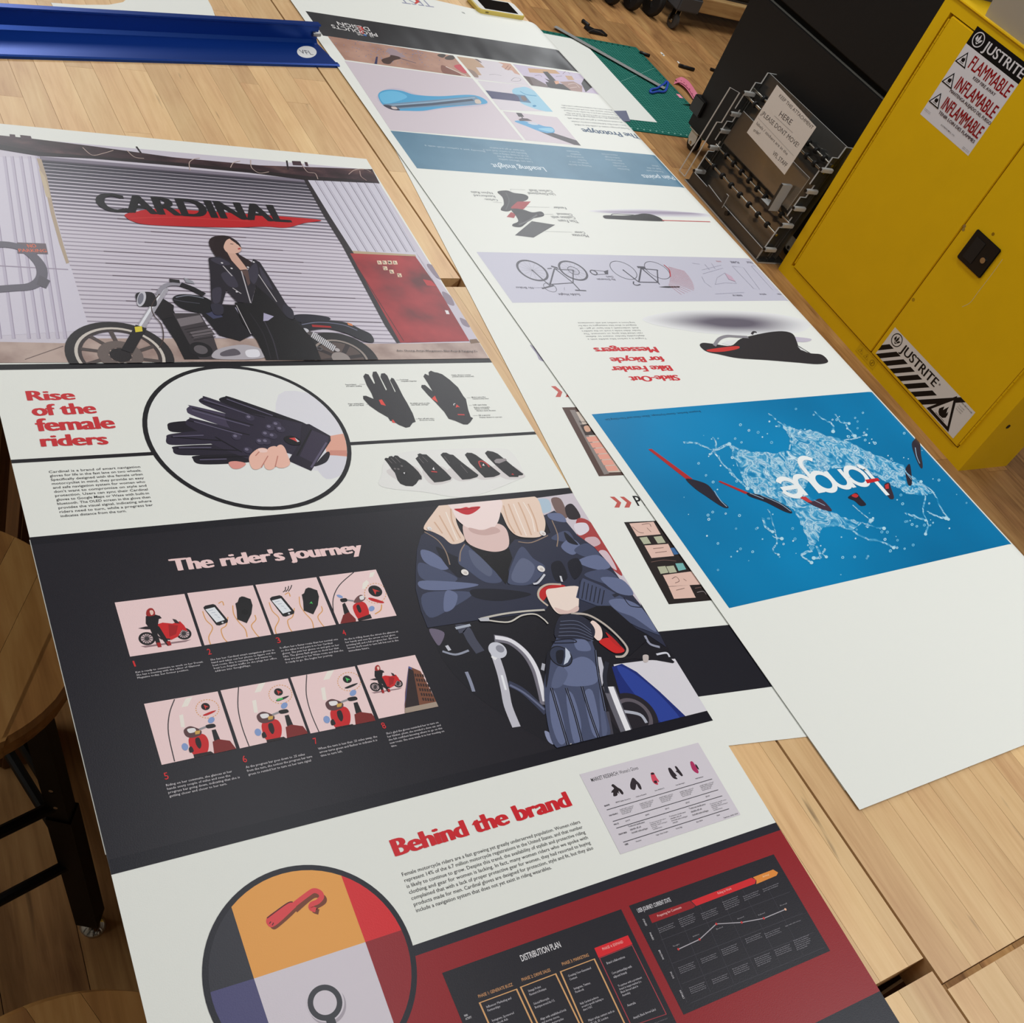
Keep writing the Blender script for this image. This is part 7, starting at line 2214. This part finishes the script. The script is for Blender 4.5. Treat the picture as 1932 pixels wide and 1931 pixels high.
# black clip
ck = empty('binder_clip', on_z(e6(630, 130), 0), 'black metal clip lying on the floor behind the T-square', 'clip')
pts = [on_z(p, .001) for p in P(e6, '490 78 520 62 600 105 690 118 755 178 560 140')]
MB().prism(pts, (0, 0, .010)).build('jaw', INKB, ck)
MB().tube([on_z(e6(540, 120), .013), on_z(e6(600, 95), .022), on_z(e6(680, 120), .022), on_z(e6(720, 150), .012)], .0018, 6).build('wire_handle', plain('clip_wire', (120, 116, 112), .3, .9), ck)
for k, (q, s_) in enumerate((((1385, 372), .008), ((1398, 388), .006), ((1570, 470), .006))):
    p_ = on_z(e6(*q), 0)
    mb = MB().prism([(p_.x - s_, p_.y - s_ * 2, 0), (p_.x + s_, p_.y - s_, 0), (p_.x + s_ * .6, p_.y + s_ * 2, 0), (p_.x - s_ * .8, p_.y + s_ * 1.4, 0)], (0, 0, .001))
    thing(mb, 'paper_scrap', PAPER, (p_.x, p_.y, 0), ('larger white paper scrap on the floor past the cutting mat', 'smaller white paper scrap next to the larger one', 'tiny white scrap near the lone black pen')[k], 'scrap', 'paper scraps on the floor')

# ================================================================== back of the room: carts on wheels
cart = empty('tool_cart', (4.35, 4.85, 0), 'black cart with a grey bumper, small caster and pale timber rail', 'cart')
MB().rbox(4.10, 5.35, 4.78, 5.5, .165, .95, .01).build('cart_body', plain('cart_black', (20, 17, 15), .5), cart)
PINE = wood('pine_rail', (206, 172, 118), (186, 150, 98), (140, 104, 62), 0, .6, .1, .3, 40)
MB().rbox(4.16, 5.30, 4.72, 4.775, .085, .160, .003).build('timber_rail', PINE, cart)
pg = on_y((1285, 22), 4.66)
MB().rbox(4.02, 4.17, 4.62, 4.74, .105, .185, .008).build('bumper', plain('bumper_grey', (74, 74, 76), .6), cart)
def small_caster(x, y, h, r_, parent):
    w_ = MB().lathe((x - .011, y, r_), [(r_ * .7, 0), (r_, .003), (r_, .019), (r_ * .7, .022)], 20, Vector((1, 0, 0))).build('caster_wheel', plain('wheel_grey', (64, 62, 60), .5), parent, True)
    mb = MB()
    for s_ in (-1, 1): mb.box(x + s_ * .016 - .0015, x + s_ * .016 + .0015, y - .012, y + .020, r_ - .012, h)
    mb.box(x - .0175, x + .0175, y - .012, y + .020, h - .003, h)
    mb.build('caster_fork', CHR, parent)
    MB().cyl((x - .022, y, r_), (x + .022, y, r_), .005, 10).build('axle', CHR, w_)
small_caster(4.06, 4.66, .104, .042, cart)
small_caster(5.2, 5.2, .164, .042, cart)
small_caster(4.25, 5.3, .164, .042, cart)
small_caster(5.2, 4.85, .164, .042, cart)
# equipment on big black wheels
eq = empty('equipment_trolley', (3.75, 5.0, 0), 'black trolley with big dark wheels at the top edge', 'cart')
MB().rbox(3.42, 4.02, 4.86, 5.3, .16, .8, .01).build('frame', plain('trolley_black', (16, 14, 13), .6), eq)
TYR = plain('tyre_black', (24, 22, 21), .7)
for x_, y_, r_ in ((3.98, 4.78, .085), (3.86, 4.80, .07), (3.74, 4.82, .062), (3.60, 4.84, .06), (3.48, 4.86, .06)):
    wv = MB().lathe((x_ - .02, y_, r_), [(r_ * .55, 0), (r_ * .92, .001), (r_, .010), (r_, .030), (r_ * .92, .039), (r_ * .55, .040)], 28, Vector((1, 0, 0))).build('wheel', TYR, eq, True)
    MB().lathe((x_ - .026, y_, r_), [(r_ * .16, 0), (r_ * .2, .006), (r_ * .2, .046), (r_ * .16, .052)], 12, Vector((1, 0, 0))).build('hub', CHR, wv, True)
    for k in range(3):
        an = k * 2.1
        MB().tube([(x_ - .022, y_, r_), (x_ - .022, y_ + r_ * .5 * math.cos(an), r_ + r_ * .5 * math.sin(an))], .004, 6).build('spoke', CHR, wv)
    MB().box(x_ - .03, x_ - .024, y_ - .012, y_ + .012, r_, .17).build('wheel_bracket', CHR, eq)
